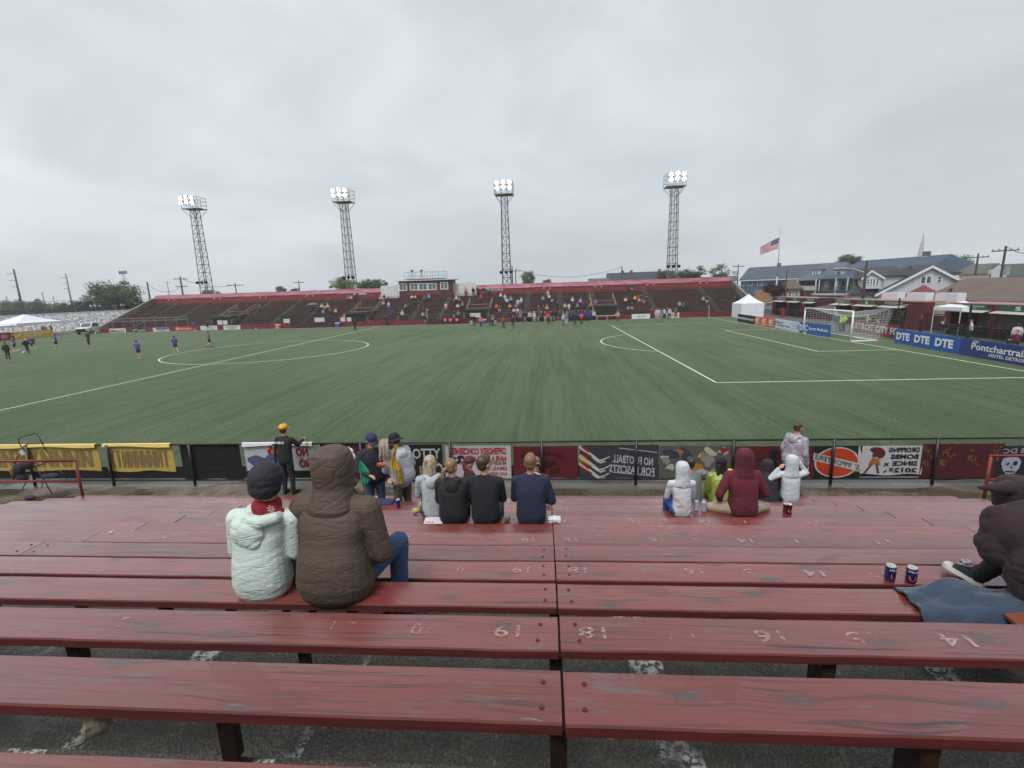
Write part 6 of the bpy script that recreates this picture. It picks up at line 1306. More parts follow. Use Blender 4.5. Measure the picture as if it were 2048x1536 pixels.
vboard('blue board reading DTE DTE DTE in bold white letters',(28,84,166),1788,685,1917.5,709,1.08,[('DTE',.04,.26,.27,.80,WT,.05),('DTE',.35,.26,.59,.80,WT,.05),('DTE',.67,.26,.92,.80,WT,.05)])
T=vboard('navy board reading FORT Pontchartrain HOTEL DETROIT at the right edge',(34,52,116),1918,709,2098,742,1.1,[('FORT',.165,.80,.24,.93,WT,.03),('Pontchartrain',.155,.42,.80,.80,WT,.02),('HOTEL DETROIT',.38,.16,.80,.34,WT,.02)])
# goal ------------------------------------------------------------------------------------
def goal():
    T=Thing('football_goal','white football goal with a net stretched back to poles','goal',(0,0,0)); Wt=paint((214,216,214),.35,.05,5)
    T.part('frame',MB().tube([(0,-3.72,0),(0,-3.72,2.50),(0,3.72,2.50),(0,3.72,0)],.07,12),Wt,smooth=True)
    T.part('base_frame',MB().tube([(0,3.72,.05),(2.1,3.72,.05),(2.1,-3.72,.05),(0,-3.72,.05)],.055,8),Wt,smooth=True)
    T.part('base_weight',MB().box((.2,-3.78,.0),(1.7,-3.66,.035)).box((.2,3.66,.0),(1.7,3.78,.035)),paint((180,166,90),.5))
    m=MB(); r=.0065; NY,NZ=40,16
    def top(y): # sagging rear edge tied to far poles
        t=abs(y)/3.72; return V(1.9+1.0*t**2,y*(1+.08*t),1.85+.95*t**3)
    def P(y,s): # s 0 crossbar, 1 rear top, 2 ground
        a=V(0,y,2.46); b=top(y); c=V(2.05,y,.06)
        if s<=1: p=a*(1-s)+b*s; p[2]-=.16*math.sin(s*math.pi)*(1-(abs(y)/3.8)**2); return p
        q=s-1; p=b*(1-q)+c*q; p[0]+=.22*math.sin(q*math.pi); return p
    for i in range(NY+1):
        y=-3.7+7.4*i/NY; m.tube([P(y,k*.1) for k in range(21)],r,3)
    for k in range(1,21+6):
        s=2*k/26; m.tube([P(-3.7+7.4*i/14,s) for i in range(15)],r,3)
    for sy in (-1,1):
        y=3.7*sy
        for k in range(1,10): s=k/10; a=P(y,s); m.tube([a,V(a[0]*.95,y,.05)],r,3)
        for k in range(1,11): z=2.4*k/11; m.tube([V(0,y,z),P(y,1+(1-z/2.7))],r,3)
        m.tube([top(sy*3.7),V(3.6,sy*4.6,3.0)],.016,4)
    T.part('net',m,flat((206,208,208),.7))
goal()
for y,l in ((-4.6,'right'),(4.6,'left')): single('net_pole',MB().tube([(3.6,y,0),(3.6,y,3.05)],.03,6),flat((60,60,62)),'thin dark pole holding the goal net, %s one'%l,'pole')
for u,v,l in ((1757,683,'orange disc marker lying right of the goal'),): p=onZ(u,v,0); single('disc_marker',MB().lathe([(.16,0),(.05,.07),(.04,.07)],(p[0],p[1],.006),12),fm((200,70,30)),l,'marker')
# white tent ------------------------------------------------------------------------------
def gazebo(label,cx,cy,w,d,z0,zt,c=(214,216,222),walls=True,group=None,poles=True,grp='gazebos'):
    T=Thing('gazebo',label,'tent',(cx,cy,0),grp); M_=paint(c,.6,.05,2); x0,x1,y0,y1=cx-w/2,cx+w/2,cy-d/2,cy+d/2
    m=MB(); ap=(cx,cy,zt); r=[(x0,y0),(x1,y0),(x1,y1),(x0,y1)]
    mid=lambda p,t,dz: (p[0]+(cx-p[0])*t,p[1]+(cy-p[1])*t,z0+(zt-z0)*t**1.35)
    for i in range(4):
        a,b=r[i],r[(i+1)%4]
        for t0,t1 in ((0,.35),(.35,.7),(.7,.97)): m.quad(mid(a,t0,0),mid(b,t0,0),mid(b,t1,0),mid(a,t1,0))
    m.quad(*[mid(q,.97,0) for q in r]); T.part('canopy',m,M_)
    m=MB()
    for i in range(4):
        a,b=r[i],r[(i+1)%4]; n=8
        for k in range(n):
            p=V(*a)*(1-k/n)+V(*b)*(k/n); q=V(*a)*(1-(k+1)/n)+V(*b)*((k+1)/n); m.quad((p[0],p[1],z0-.28),(q[0],q[1],z0-.28),(q[0],q[1],z0),(p[0],p[1],z0)); m.quad(((p[0]+q[0])/2,(p[1]+q[1])/2,z0-.33),(q[0],q[1],z0-.28),(p[0],p[1],z0-.28))
    T.part('valance',m,M_)
    for a in r: T.part('leg',MB().box((a[0]-.03,a[1]-.03,0),(a[0]+.03,a[1]+.03,z0)),flat((180,182,186)))
    if walls:
        for (a,b) in ((r[0],r[1]),(r[3],r[0])):
            v=[];f=[];N=24
            for i in range(N+1):
                t=i/N; px,py=a[0]+(b[0]-a[0])*t,a[1]+(b[1]-a[1])*t; dx=.05*mnoise.noise(Vector((t*6,0,cx))) 
                for z in (0.02,.7,1.4,z0-.2): v.append((px+dx*(1 if a[1]!=b[1] else 0),py+dx*(1 if a[1]==b[1] else 0)+.02*math.sin(t*20+z*2),z))
            for i in range(N):
                for j in range(3): f.append((i*4+j,(i+1)*4+j,(i+1)*4+j+1,i*4+j+1))
            T.part('side_wall',MB().add(v,f),M_,smooth=True)
    return T
a=onZ(1476,640,0)
gazebo('white gazebo with closed side walls between the stand and the stalls',5.0,29.6,3.3,3.3,2.15,3.5)
# container stalls --------------------------------------------------------------------------
GREEN=(34,78,62)
def corr(c): 
    t=NT('corrugated painted steel'); f=t.noise(t.coord(scale=(1,1,.3)),1.2,5,.65); L=lin(c); t.set(col=t.mix(f,tuple(x*.7 for x in L),tuple(x*1.25 for x in L)),rough=.5); return t.m
MCON=corr((92,34,40))
def cont(label,u0,u1,X,openings,zt=2.72,depth=2.6,solid_right=False):
    y0=float(onX(u0,600,X)[1]); y1=float(onX(u1,600,X)[1]) # y0 far, y1 near
    T=Thing('vendor_container',label,'stall',(X,(y0+y1)/2,0),'maroon container stalls'); 
    wall=[]; m=MB()
    def seg(ya,yb,za,zb): # corrugated wall piece
        n=max(1,int(abs(yb-ya)/.16)); 
        for i in range(n):
            a=ya+(yb-ya)*i/n; b=ya+(yb-ya)*(i+1)/n; q=.03 if i%2 else 0; m.box((X+q,min(a,b),za),(X+.08,max(a,b),zb))
    ops=sorted([(float(onX(a,600,X)[1]),float(onX(b,600,X)[1]),s) for a,b,s in openings],key=lambda t:-t[0]); cur=y0
    for a,b,s in ops: seg(cur,a,0,zt); m2=MB().box((X,b,0),(X+.06,a,.85)); T.part('counter_front',m2,flat((34,28,28))); seg(a,b,2.05,zt); cur=b
    seg(cur,y1,0,zt); T.part('front_wall',m,MCON)
    T.part('roof',MB().box((X-.03,y1,zt),(X+depth,y0,zt+.08)),paint((150,112,114),.5,.2,2)); T.part('back_wall',MB().box((X+depth-.05,y1,0),(X+depth,y0,zt)),corr((150,146,138))); T.part('floor',MB().box((X+.09,y1,0),(X+depth-.06,y0,.12)),flat((50,46,42)))
    for y in (y0,y1): T.part('end_wall',MB().box((X+.09,y-.04,.0),(X+depth-.06,y+.04,zt)),MCON)
    for a,b,s in ops:
        T.part('counter',MB().box((X-.28,b+.05,.85),(X+.3,a-.05,.90)),flat((108,82,62)))
        h=T.part('hatch',MB().obox((X-.33,(a+b)/2,2.16),((1,0,.22),(0,1,0),(-.22,0,1)),(.36,abs(a-b)/2-.02,.02)),paint((176,172,160),.5))
        g=T.part('sign_panel',MB().box((X-.06,b+.25,2.28),(X-.032,a-.25,2.70)),flat(GREEN)); fr=Fr((X-.06,a-.3,2.30),(0,-(abs(a-b)-.6),0),(0,0,.38),(-1,0,0)); m=MB()
        if s=='S': put_text(m,fr,'S',.42,.1,.58,.9,.006,bold=.03)
        else: put_text(m,fr,s,.08,.5,.92,.82,.006,bold=.02); put_text(m,fr,'@JOHNSONJUNE',.3,.15,.7,.3,.006)
        T.part('lettering',m,flat((196,206,200)),sub=g)
    return T,y0,y1
cont('far maroon container stall with three green signs below the flagpole',1547,1634,11.5,[(1552,1574,'FREEDOM'),(1580,1602,'S'),(1612,1633,'POWERED BY THE')])
cont('middle maroon container stall with three green signs behind the goal',1668,1848,11.2,[(1670,1705,'PLACES BY THE'),(1715,1756,'S'),(1765,1815,'PLACES BEHIND')])
cont('near maroon container stall with green signs at the right edge',1900,2130,11.0,[(1906,1985,'PLACES BEHIND THE ALLEY'),(1997,2090,'S')])
yb=float(onX(1636,600,11.4)[1]); yc=float(onX(1665,600,11.4)[1])
T=Thing('shipping_container','plain dark maroon container with a faint number between the stalls','container',(11.6,(yb+yc)/2,0)); m=MB(); n=16
for i in range(n): a=yb+(yc-yb)*i/n; b=yb+(yc-yb)*(i+1)/n; m.box((11.4+(.04 if i%2 else 0),b,0),(13.8,a,2.85))
T.part('body',m,corr((74,30,36))); fr=Fr((11.39,yb-.4,1.7),(0,-(yb-yc)+.8,0),(0,0,.25),(-1,0,0)); m=MB(); put_text(m,fr,'DCFC',0,0,1,1,.006); T.part('lettering',m,flat((50,16,22)))
# stock and chairs inside the stalls: black stools, menu boards
for (u,v,l) in ((1555,'',0),): pass
r=random.Random(8)
for i,u in enumerate((1556,1563,1570,1588,1596,1620,1676,1690,1700,1722,1740,1912,1922,1934,1950,1965,2005,2020,2035)):
    p=onX(u,640,10.4 if u<1900 else 10.0); p=V(p[0],p[1],0); T=Thing('bar_stool',('%s black bar stool from the left in front of the %s container stall'%((ORD[i],'far') if u<1640 else (ORD[i-6],'middle') if u<1800 else (ORD[i-11],'near'))),'stool',p,'black bar stools by the far stall' if u<1640 else 'black bar stools by the middle stall' if u<1800 else 'black bar stools by the near stall',r.uniform(-.5,.5))
    T.part('seat',MB().box((-.19,-.19,.72),(.19,.19,.76)),flat((26,26,28)),local=True); T.part('backrest',MB().box((.16,-.18,.80),(.19,.18,1.12)),flat((24,24,26)),local=True)
    for sx in (-1,1):
        for sy in (-1,1): T.part('leg',MB().tube([(sx*.21,sy*.21,0),(sx*.15,sy*.15,.72)],.015,4),flat((30,30,32)),local=True)
for (ua,ub,l,k) in ((1771,1789,'dark menu board with white chalk scribbles, left one in the stall',1),(1792,1808,'dark menu board with white chalk scribbles, right one in the stall',2)):
    a=onX(ua,640,11.0); b=onX(ub,640,11.0); T=Thing('menu_board',l,'menu board',(11.0,(a[1]+b[1])/2,.95)); T.part('panel',MB().box((11.0,b[1],.95),(11.04,a[1],1.95)),flat((22,22,24))); fr=Fr((11.0,a[1],.95),(0,b[1]-a[1],0),(0,0,1),(-1,0,0)); m=MB(); rr=random.Random(k)
    for _ in range(9): x,y=rr.uniform(.1,.8),rr.uniform(.1,.85); fr.poly(m,bar(x,y,x+rr.uniform(.05,.2),y+rr.uniform(-.12,.12)+.01,.012,1),.006,.002)
    T.part('chalk_drawing',m,flat((170,174,176)))
# people at the right
def gp_(u,v,X): p=onX(u,v,X); return V(p[0],p[1],0)
for u,X,k,t,b_,l,rz in ((1681,4.6,'stand','hv','k','official in lime vest standing inside the view of the net, left one',1.2),(1688,4.9,'hips','hv','k','official in lime vest behind the goal, right one',1.6),(1734,6.2,'hips','y','tan','person in pale yellow shirt behind the maroon board',1.4),(1760,6.6,'sitbend','g','k','bent over person in grey behind the maroon board',1.2),
    (1842,9.2,'clap','k','k','person in black standing between the middle and near stalls',1.3),(1888,8.6,'stand','k','dj','person in black shirt with number 22 and denim, seen from behind',-1.3),(1943,8.2,'hips','w','k','person in white shirt before the near stall',.9),(2037,8.0,'stand','w','k','person in white shirt at the right edge of the near stall',-.6),(2040,6.6,'sit','m','k','person in maroon seated low at the right edge',1.2)):
    p=gp_(u,650,X); p[2]=0 if not k.startswith('sit') else .5; far(k,p,rz,t,b_,l,'people around the stalls')
p=gp_(1888,650,8.6); fr=Fr(p+V(-.10,.10,1.15),(.06,-.27,0),(0,0,.2),(-1,-.2,0)); m=MB(); put_text(m,fr,'22',0,0,1,1,.10,bold=.05); 
single('shirt_number',m,flat((206,206,206)),'white number 22 on the back of the black shirt at the stalls','number')
# white awning tent, iron gate, poles
a=onX(1862,615,9.6); gazebo('white awning tent slung between the middle and near stalls',11.6,float(a[1])-.9,2.6,2.9,2.45,2.95,walls=False)
y=float(onX(1862,640,11.5)[1]); T=Thing('iron_gate','black iron bar gate between the stalls','gate',(11.6,y,0)); m=MB()
for k in range(15): m.box((11.6,y-1.3+k*.18,.1),(11.63,y-1.27+k*.18,1.7))
m.box((11.59,y-1.35,.2),(11.64,y+1.3,.26)); m.box((11.59,y-1.35,1.6),(11.64,y+1.3,1.66)); T.part('bars',m,flat((24,24,26)))
T=Thing('pallet_rack','cream slatted metal shutter leaning behind the iron gate','shutter',(12.2,y+.3,0)); m=MB()
for k in range(9): m.box((12.2,y-.5,1.45+k*.15),(12.25,y+1.3,1.57+k*.15))
T.part('slat_panel',m,paint((190,180,150),.6))
for u,X,z1,l in ((1793,7.0,3.3,'thick black post right of the maroon board'),(1937,7.2,2.9,'thin black post before the near stall')):
    p=gp_(u,650,X); single('post',MB().box((p[0]-.05,p[1]-.05,0),(p[0]+.05,p[1]+.05,z1)),flat((18,18,20)),l,'post')
# near right railing of people's area: dark low fence behind the boards
# roof things above the containers
for u0,u1,l in ((1768,1800,'white rooftop box above the middle stall, left one'),(1818,1856,'white rooftop box above the middle stall, middle one'),(1876,1920,'white rooftop box above the near stall')):
    a=onX(u0,600,13.5); b=onX(u1,600,13.5); zt=float(onX(u0,592,13.5)[2]); z_=3.0; m=MB().box((13.2,b[1],2.4),(14.0,a[1],z_+.55)); single('rooftop_box',m,flat((206,206,208)),l,'box','white rooftop boxes')
# flagpole with flag -------------------------------------------------------------------------
FX,FY_=13.5,39.0; pt=onX(1559,463,FX); fy=float(onX(1553,600,FX)[1]); ztop=float(onX(1559,463,FX)[2]); fy=(fy+float(pt[1]))/2
T=Thing('flagpole','tall white flagpole at the right end of the stand','flagpole',(FX,fy,0)); T.part('pole',MB().tube([(FX,fy,0),(FX,fy,ztop*.45),(FX,fy,ztop)],[.14,.10,.05],10),flat((170,172,174)),smooth=True); T.part('finial',MB().ell((FX,fy,ztop+.08),(.1,.1,.1)),flat((190,180,140)),smooth=True)
def flag():
    zt=float(onX(1558,475,FX)[2]); T=Thing('flag','stars and stripes flag blowing left from the flagpole','flag',(FX-.12,fy,zt)); Lf,Hf=2.9,1.75; NX,NZ=26,13
    dx=V(-.86,.35,-.38); dx/=np.linalg.norm(dx)
    def P(a,b): # a along fly, b down hoist
        w=.16*math.sin(a*7+b*2)*a; return V(FX-.12,fy,zt)+dx*Lf*a+V(.10*b*0,0,-Hf*b*(1-.1*a))+V(0.1,.9,0)*w+V(0,0,-.25*a*a*(1-b))
    cl={0:MB(),1:MB(),2:MB()}
    for i in range(NX):
        for j in range(NZ):
            k=2 if (i<NX*.4 and j<7) else (0 if j%2==0 else 1); q=[P(i/NX,j/NZ),P((i+1)/NX,j/NZ),P((i+1)/NX,(j+1)/NZ),P(i/NX,(j+1)/NZ)]; cl[k].quad(*q)
    T.part('red_stripes',cl[0],fm((170,44,56)),smooth=True); T.part('white_stripes',cl[1],fm((206,200,202)),smooth=True); cn=T.part('canton',cl[2],fm((44,54,88)),smooth=True)
    m=MB()
    for i in range(6):
        for j in range(5):
            c=P(.035+i*.063,.05+j*.105)+V(0,-.012,0); m.add([c+V(.05*math.cos(t),0,.05*math.sin(t)) for t in np.linspace(0,6.28,6)[:-1]],[(0,1,2,3,4)])
    T.part('stars',m,fm((206,206,210)),sub=cn)
flag()
# ---------------------------------------------------------------- houses
def m_siding(c,sc=3.6):
    t=NT('clapboard siding'); L=lin(c); co=t.coord(); s=t.n.new('ShaderNodeSeparateXYZ'); t.l.new(co,s.inputs[0]); f=t.math('FRACT',t.math('MULTIPLY',s.outputs[2],sc)); n=t.noise(co,.8,4)
    c1=t.mix(t.ramp(f,[(.0,.35),(.14,1)]),tuple(x*.62 for x in L),L); t.set(col=t.mix(t.math('MULTIPLY',n,.35),c1,tuple(x*.7 for x in L)),rough=.6); t.bump(f,.4,.03); return t.m
def m_shingle(c):
    t=NT('roof shingles'); L=lin(c); f=t.noise(t.coord(scale=(2,2,4)),2.2,5,.75); g=t.noise(t.coord(),.35,3); c1=t.mix(t.ramp(f,[(.3,0),(.7,1)]),tuple(x*.7 for x in L),tuple(x*1.35 for x in L)); t.set(col=t.mix(t.math('MULTIPLY',t.ramp(g,[(.45,0),(.6,1)]),.35),c1,tuple(x*.6 for x in L)),rough=.75); t.bump(f,.4,.03); return t.m
GLS=NT('house window glass'); GLS.set(col=(.06,.075,.085),rough=.08,spec=.7); GLS=GLS.m
WHT=paint((206,208,210),.5,.06,2)
class House:
    """facade given by two image columns at a distance; local a = metres along the facade, b = metres up, depth goes away from the viewer"""
    def __init__(s,label,uL,uR,D,skew=0,cat='house',group='houses behind the stalls',DR=None):
        A=onD(uL,570,D); B=onD(uR,570,DR or D); A=V(A[0],A[1],0); B=V(B[0],B[1],0); s.w=float(np.linalg.norm(B-A)); U=(B-A)/s.w; N=V(U[1],-U[0],0); s.fr=Fr(A,U,(0,0,1),N); s.T=Thing('house',label,cat,(A+B)/2,group); s.D=D
    def b(s,u,v): # image point on the facade plane -> (a,b)
        d=ray(u,v); t=((s.fr.o-CAM)@s.fr.N)/(d@s.fr.N); p=CAM+d*t; return float((p-s.fr.o)@s.fr.U),float(p[2])
    def wall(s,mat,zt,depth,a0=0,a1=None,z0=0,off=0.,name='wall'):
        m=MB(); s.fr.slab(m,a0,z0,a1 if a1 else s.w,zt,-depth,off); return s.T.part(name,m,mat)
    def win(s,u0,v0,u1,v1,n=1,off=0.,frame=WHT,cross=True):
        a0,b1=s.b(u0,v0); a1,b0=s.b(u1,v1); m=MB(); s.fr.slab(m,a0,b0,a1,b1,off-.02,off+.05); w=s.T.part('window',m,frame); g=MB(); k=(a1-a0)/n
        for i in range(n):
            x0,x1=a0+k*i+.09,a0+k*(i+1)-.09; h=(b1-b0)
            if cross: s.fr.slab(g,x0,b0+.09,x1,b0+h*.5-.03,off+.051,off+.056); s.fr.slab(g,x0,b0+h*.5+.03,x1,b1-.09,off+.051,off+.056)
            else: s.fr.slab(g,x0,b0+.09,x1,b1-.09,off+.051,off+.056)
        s.T.part('pane',g,GLS,sub=w); return w
    def side_roof(s,mat,ze,zr,depth,a0=None,a1=None,over=.5,hip=0,name='roof',back=True,off=0):
        a0=-over if a0 is None else a0; a1=s.w+over if a1 is None else a1; f=s.fr.p; d=depth/2; m=MB(); t=.15
        for dz in (0,): 
            A,B=f(a0,ze,over+off),f(a1,ze,over+off); C_,D_=f(a1-hip,zr,off-d),f(a0+hip,zr,off-d); E_,F_=f(a1,ze,off-depth-over),f(a0,ze,off-depth-over)
            v=[A,B,C_,D_,E_,F_]; v2=[p-V(0,0,t) for p in v]; m.add(v+v2,[(0,1,2,3),(2,4,5,3),(1,4,2),(0,3,5),(0,6,7,1),(6,11,10,7),(1,7,10,4),(0,5,11,6),(5,4,10,11)])
        return s.T.part(name,m,mat)
    def gable_tri(s,mat,ze,zr,depth,side=0,in_=.0): # end gable wall under a side roof
        f=s.fr.p; a=in_ if side==0 else s.w-in_; m=MB().prism([f(a,ze-.1,0),f(a,ze-.1,-depth),f(a,zr-.2,-depth/2)],s.fr.U*.08); return s.T.part('gable_wall',m,mat)
# blue house
h=House('long slate blue house with grey shingle roof beyond the stand end','1482' and 1482,1640,142,DR=134); _,ze=h.b(1560,558); _,zr=h.b(1550,536); zr+=.6
h.wall(m_siding((78,94,114)),ze,9); h.side_roof(m_shingle((72,82,94)),ze,zr,9); h.gable_tri(m_siding((74,90,110)),ze,zr,9)
h.T.part('eave_board',(lambda m:(h.fr.slab(m,-.5,ze-.22,h.w+.5,ze-.02,.5,.54),m)[1])(MB()),WHT)
for u in (1484,1500,1520): h.win(u-4.5,560.5,u+4.5,571.5) if u>1490 else h.win(u-2,561,u+4,571.5)
m=MB(); a,_=h.b(1540,536); h.fr.slab(m,a-.35,zr-.3,a+.35,zr+.7,-4.9,-4.2); h.T.part('chimney',m,paint((120,84,70),.8,.2,6))
# tan brick low building
h=House('low tan brick building behind the dark purple tree',1511,1545,106,group='houses behind the stalls'); _,zt=h.b(1530,581); h.wall(paint((150,110,84),.8,.2,3),zt,5)
# brown roofed house
h=House('small pink-grey house with brown hipped roofs left of the arched porch house',1566,1602,108); _,ze=h.b(1585,577); _,zr=h.b(1590,558)
h.wall(paint((160,146,142),.7,.1,2),ze,7); h.side_roof(m_shingle((90,76,66)),ze,zr,7,hip=1.5)
for u in (1568,1580,1593): h.win(u-2.6,582,u+2.6,597)
m=MB(); 
# arched porch house (left, brown) and its neighbour with balcony
h=House('large two storey house with brick arched porch, slate roof and dormers',1598,1642,114,DR=112); _,ze=h.b(1620,560); _,zr=h.b(1640,525)
BRK=paint((104,66,52),.8,.25,5); SL=m_shingle((84,94,104)); h.wall(BRK,ze,9); 
h.side_roof(SL,ze,zr,10,a1=h.w+4.4,hip=2.6,over=.5)
for k in range(3):
    u=1606+k*11.3; a0,b1=h.b(u-3.8,562); a1,b0=h.b(u+3.8,571.5); m=MB(); ac=(a0+a1)/2; rr=(a1-a0)/2; b2=b1-rr; pts=[(a0,b0),(a1,b0),(a1,b2)]+[(ac+rr*math.cos(t),b2+rr*math.sin(t)) for t in np.linspace(0,math.pi,9)]+[(a0,b2)]; h.fr.poly(m,pts,.05,.02); w=h.T.part('arch_opening',m,flat((34,26,24)))
    m=MB()
    a0,bb1=h.b(u-4.4,572); a1,bb0=h.b(u+4.4,580.5); h.fr.slab(m,a0,bb1-.1,a1,bb1,.05,.12); h.fr.slab(m,a0,bb0,a1,bb0+.08,.05,.12)
    for j in range(7): x=a0+(a1-a0)*j/6; h.fr.slab(m,x-.05,bb0,x+.05,bb1,.06,.11)
    h.T.part('balustrade',m,WHT)
for u in (1604,1616,1628): h.win(u-3,584,u+3,597,frame=flat((70,56,50)))
m=MB(); 
for u in (1598.5,1634,1641.5): a,_=h.b(u,570); h.fr.slab(m,a-.07,0,a+.07,ze,.45,.58)
h.T.part('porch_post',m,WHT)
def dormer(h,u0,u1,v0,v1,mat,roofm,n=1,off=.0,gable=False,depth=3.0):
    a0,b1=h.b(u0,v0); a1,b0=h.b(u1,v1); m=MB(); h.fr.slab(m,a0,b0,a1,b1,off-depth,off); d=h.T.part('dormer',m,mat); m=MB()
    if gable:
        ac=(a0+a1)/2; zt=b1+(a1-a0)*.42; p=h.fr.p; m.prism([p(a0-.25,b1-.1,off+.2),p(a1+.25,b1-.1,off+.2),p(a1+.25,b1+.05,off+.2),p(ac,zt+.12,off+.2),p(a0-.25,b1+.05,off+.2)],-h.fr.N*(depth+.2))
    else: h.fr.slab(m,a0-.25,b1,a1+.25,b1+.14,off-depth,off+.25)
    h.T.part('dormer_roof',m,roofm,sub=d); k=.18; du=(u1-u0)*k; dv=(v1-v0)*k; h.win(u0+du,v0+dv,u1-du,v1-dv,n,off=off); return d
dormer(h,1617,1632,540,552,paint((196,200,202),.6),SL,2,off=-1.3)
h=House('two storey pale house with open balcony and big blue-grey roof',1642,1727,112,DR=106); _,ze=h.b(1680,556.5); _,zr=h.b(1745,516)
SB=m_shingle((66,80,98)); h.wall(m_siding((170,184,178)),ze,13,a0=0); aR_=h.b(1850,520)[0]; h.side_roof(SB,ze,zr,15,a0=-.3,a1=aR_,hip=1.6,over=.6)
a0,b1=h.b(1643,559); a1,b0=h.b(1705,581); m=MB(); h.fr.slab(m,a0,b0,a1,b1,.001,.02); h.T.part('balcony_recess',m,paint((92,94,92),.7,.3,2))
for u,c in ((1652,(120,128,128)),(1664,(44,44,46)),(1673,(178,180,166)),(1686,(40,42,44)),(1697,(52,54,56))):
    a0,b1=h.b(u-3,562); a1,b0=h.b(u+3,580); m=MB(); h.fr.slab(m,a0,b0,a1,b1,.021,.04); h.T.part('balcony_door',m,flat(c))
m=MB(); a0,b1=h.b(1642,574); a1,b0=h.b(1706,582); h.fr.slab(m,a0,b1-.08,a1,b1,1.2,1.28); h.fr.slab(m,a0,b0-.1,a1,b0+.1,0,1.3)
for j in range(24): x=a0+(a1-a0)*j/23; h.fr.slab(m,x-.03,b0,x+.03,b1,1.21,1.27)
h.T.part('balcony_railing',m,flat((70,72,74)))
m=MB(); 
for u in (1642,1682,1706): a,_=h.b(u,570); h.fr.slab(m,a-.07,0,a+.07,ze,1.15,1.29)
h.T.part('porch_post',m,WHT); m=MB(); a0,b1=h.b(1640,586); a1,b0=h.b(1700,590); h.fr.slab(m,a0,b0,a1,b1,.02,2.0); h.T.part('awning',m,paint((180,184,184),.6))
dormer(h,1660,1674,541,553,paint((190,194,196),.6),SB,1,off=-1.2)
m=MB(); a,_=h.b(1780,516); h.fr.slab(m,a-.4,zr-.6,a+.4,zr+.75,-8.1,-7.3); h.T.part('chimney',m,paint((96,92,88),.8,.2,6)); m=MB(); h.fr.slab(m,a-.5,zr-.75,a+.5,zr-.05,-8.2,-7.2); h.T.part('chimney_flashing',m,WHT)
# white house with big gable
h=House('white clapboard house with a broad gable and dark roof behind the stalls',1748,1942,82,DR=85); WS=m_siding((188,192,198),3.2); DR_=m_shingle((56,56,58))
ax,zr=h.b(1863,534.5); aL,zl=h.b(1757,589); aR,zR=h.b(1934,572); p=h.fr.p; dep=14
m=MB().prism([p(aL,0,0),p(aR,0,0),p(aR,zR,0),p(ax,zr,0),p(aL,zl,0)],-h.fr.N*dep); h.T.part('wall',m,WS)
for (aa,za,ab,zb2) in ((aL-.5,zl-.25,ax,zr),(ax,zr,aR+.5,zR-.22)):
    m=MB().prism([p(aa,za+.02,.35),p(ab,zb2+.02,.35),p(ab,zb2+.30,.35),p(aa,za+.30,.35)],-h.fr.N*(dep+.6)); h.T.part('roof',m,DR_)
    m=MB().prism([p(aa,za-.10,.352),p(ab,zb2-.10,.352),p(ab,zb2+.24,.352),p(aa,za+.24,.352)],h.fr.N*.08); h.T.part('fascia',m,WHT)
h.win(1842,552,1862,567,2,cross=False); h.win(1875,552.5,1882.5,566)
m=MB(); h.fr.slab(m,0-2.2,0,aL+.4,zl-.9,-dep,-1.2); h.T.part('side_wall',m,WS)
# dark lean roof at left with gable dormer
a0,z0_=h.b(1700,586); a1,z1_=h.b(1835,545); m=MB().prism([p(a0,z0_-.1,-.8),p(aL+.1,zl+.1,-.8),p(ax-.1,zr-.1,-.8),p(ax-3.5,zr-.1,-.8-2.0)],-h.fr.N*3.0); h.T.part('roof',m,DR_)
a0,z0_=h.b(1706,588); a1,z1_=h.b(1760,588); zt_=h.b(1740,556)[1]; m=MB(); v=[p(a0,z0_,-.6),p(a1,z1_+.1,-.6),p(a1,z1_+3.6,-7),p(a0+1.4,z0_+3.6,-7)]; m.add(v+[q-V(0,0,.2) for q in v],[(0,1,2,3),(0,4,5,1),(3,2,6,7),(0,3,7,4),(1,5,6,2),(4,7,6,5)]); h.T.part('lower_roof',m,DR_); m=MB(); h.fr.slab(m,a0+.3,0,a1,z0_-.1,-6.5,-1.0); h.T.part('side_wall',m,WS)
a0,b1=h.b(1729,557); a1,b0=h.b(1764,577); ac,zt=h.b(1745,543); m=MB().prism([p(a0,b0,-.5),p(a1,b0,-.5),p(a1,b1,-.5),p(ac,zt,-.5),p(a0,b1,-.5)],-h.fr.N*4); d=h.T.part('dormer',m,WS)
for (x0,y0_,x1,y1_) in ((a0-.3,b1-.2,ac,zt),(ac,zt,a1+.3,b1-.2)):
    m=MB().prism([p(x0,y0_,-.25),p(x1,y1_,-.25),p(x1,y1_+.25,-.25),p(x0,y0_+.25,-.25)],-h.fr.N*4.3); h.T.part('dormer_roof',m,DR_,sub=d); m=MB().prism([p(x0,y0_-.08,-.248),p(x1,y1_-.08,-.248),p(x1,y1_+.2,-.248),p(x0,y0_+.2,-.248)],h.fr.N*.06); h.T.part('dormer_fascia',m,WHT,sub=d)
h.win(1735.5,557,1741,569,1,off=-.49); h.win(1742,557,1747,569,1,off=-.49); h.win(1748,556.5,1759,571,2,off=-.49,cross=False)
a0,b1=h.b(1764,551); a1,b0=h.b(1812,575); m=MB(); h.fr.slab(m,a0,b0-.6,a1,b1,-4,-.9); h.T.part('dormer',m,WS); m=MB(); v=[p(a0-.4,b1,-.6),p(a1+.4,b1,-.6),p(a1+.2,b1+1.3,-6),p(a0,b1+1.3,-6)]; m.add(v+[q-V(0,0,.18) for q in v],[(0,1,2,3),(0,4,5,1),(3,2,6,7),(0,3,7,4),(1,5,6,2),(4,7,6,5)]); h.T.part('roof',m,DR_)
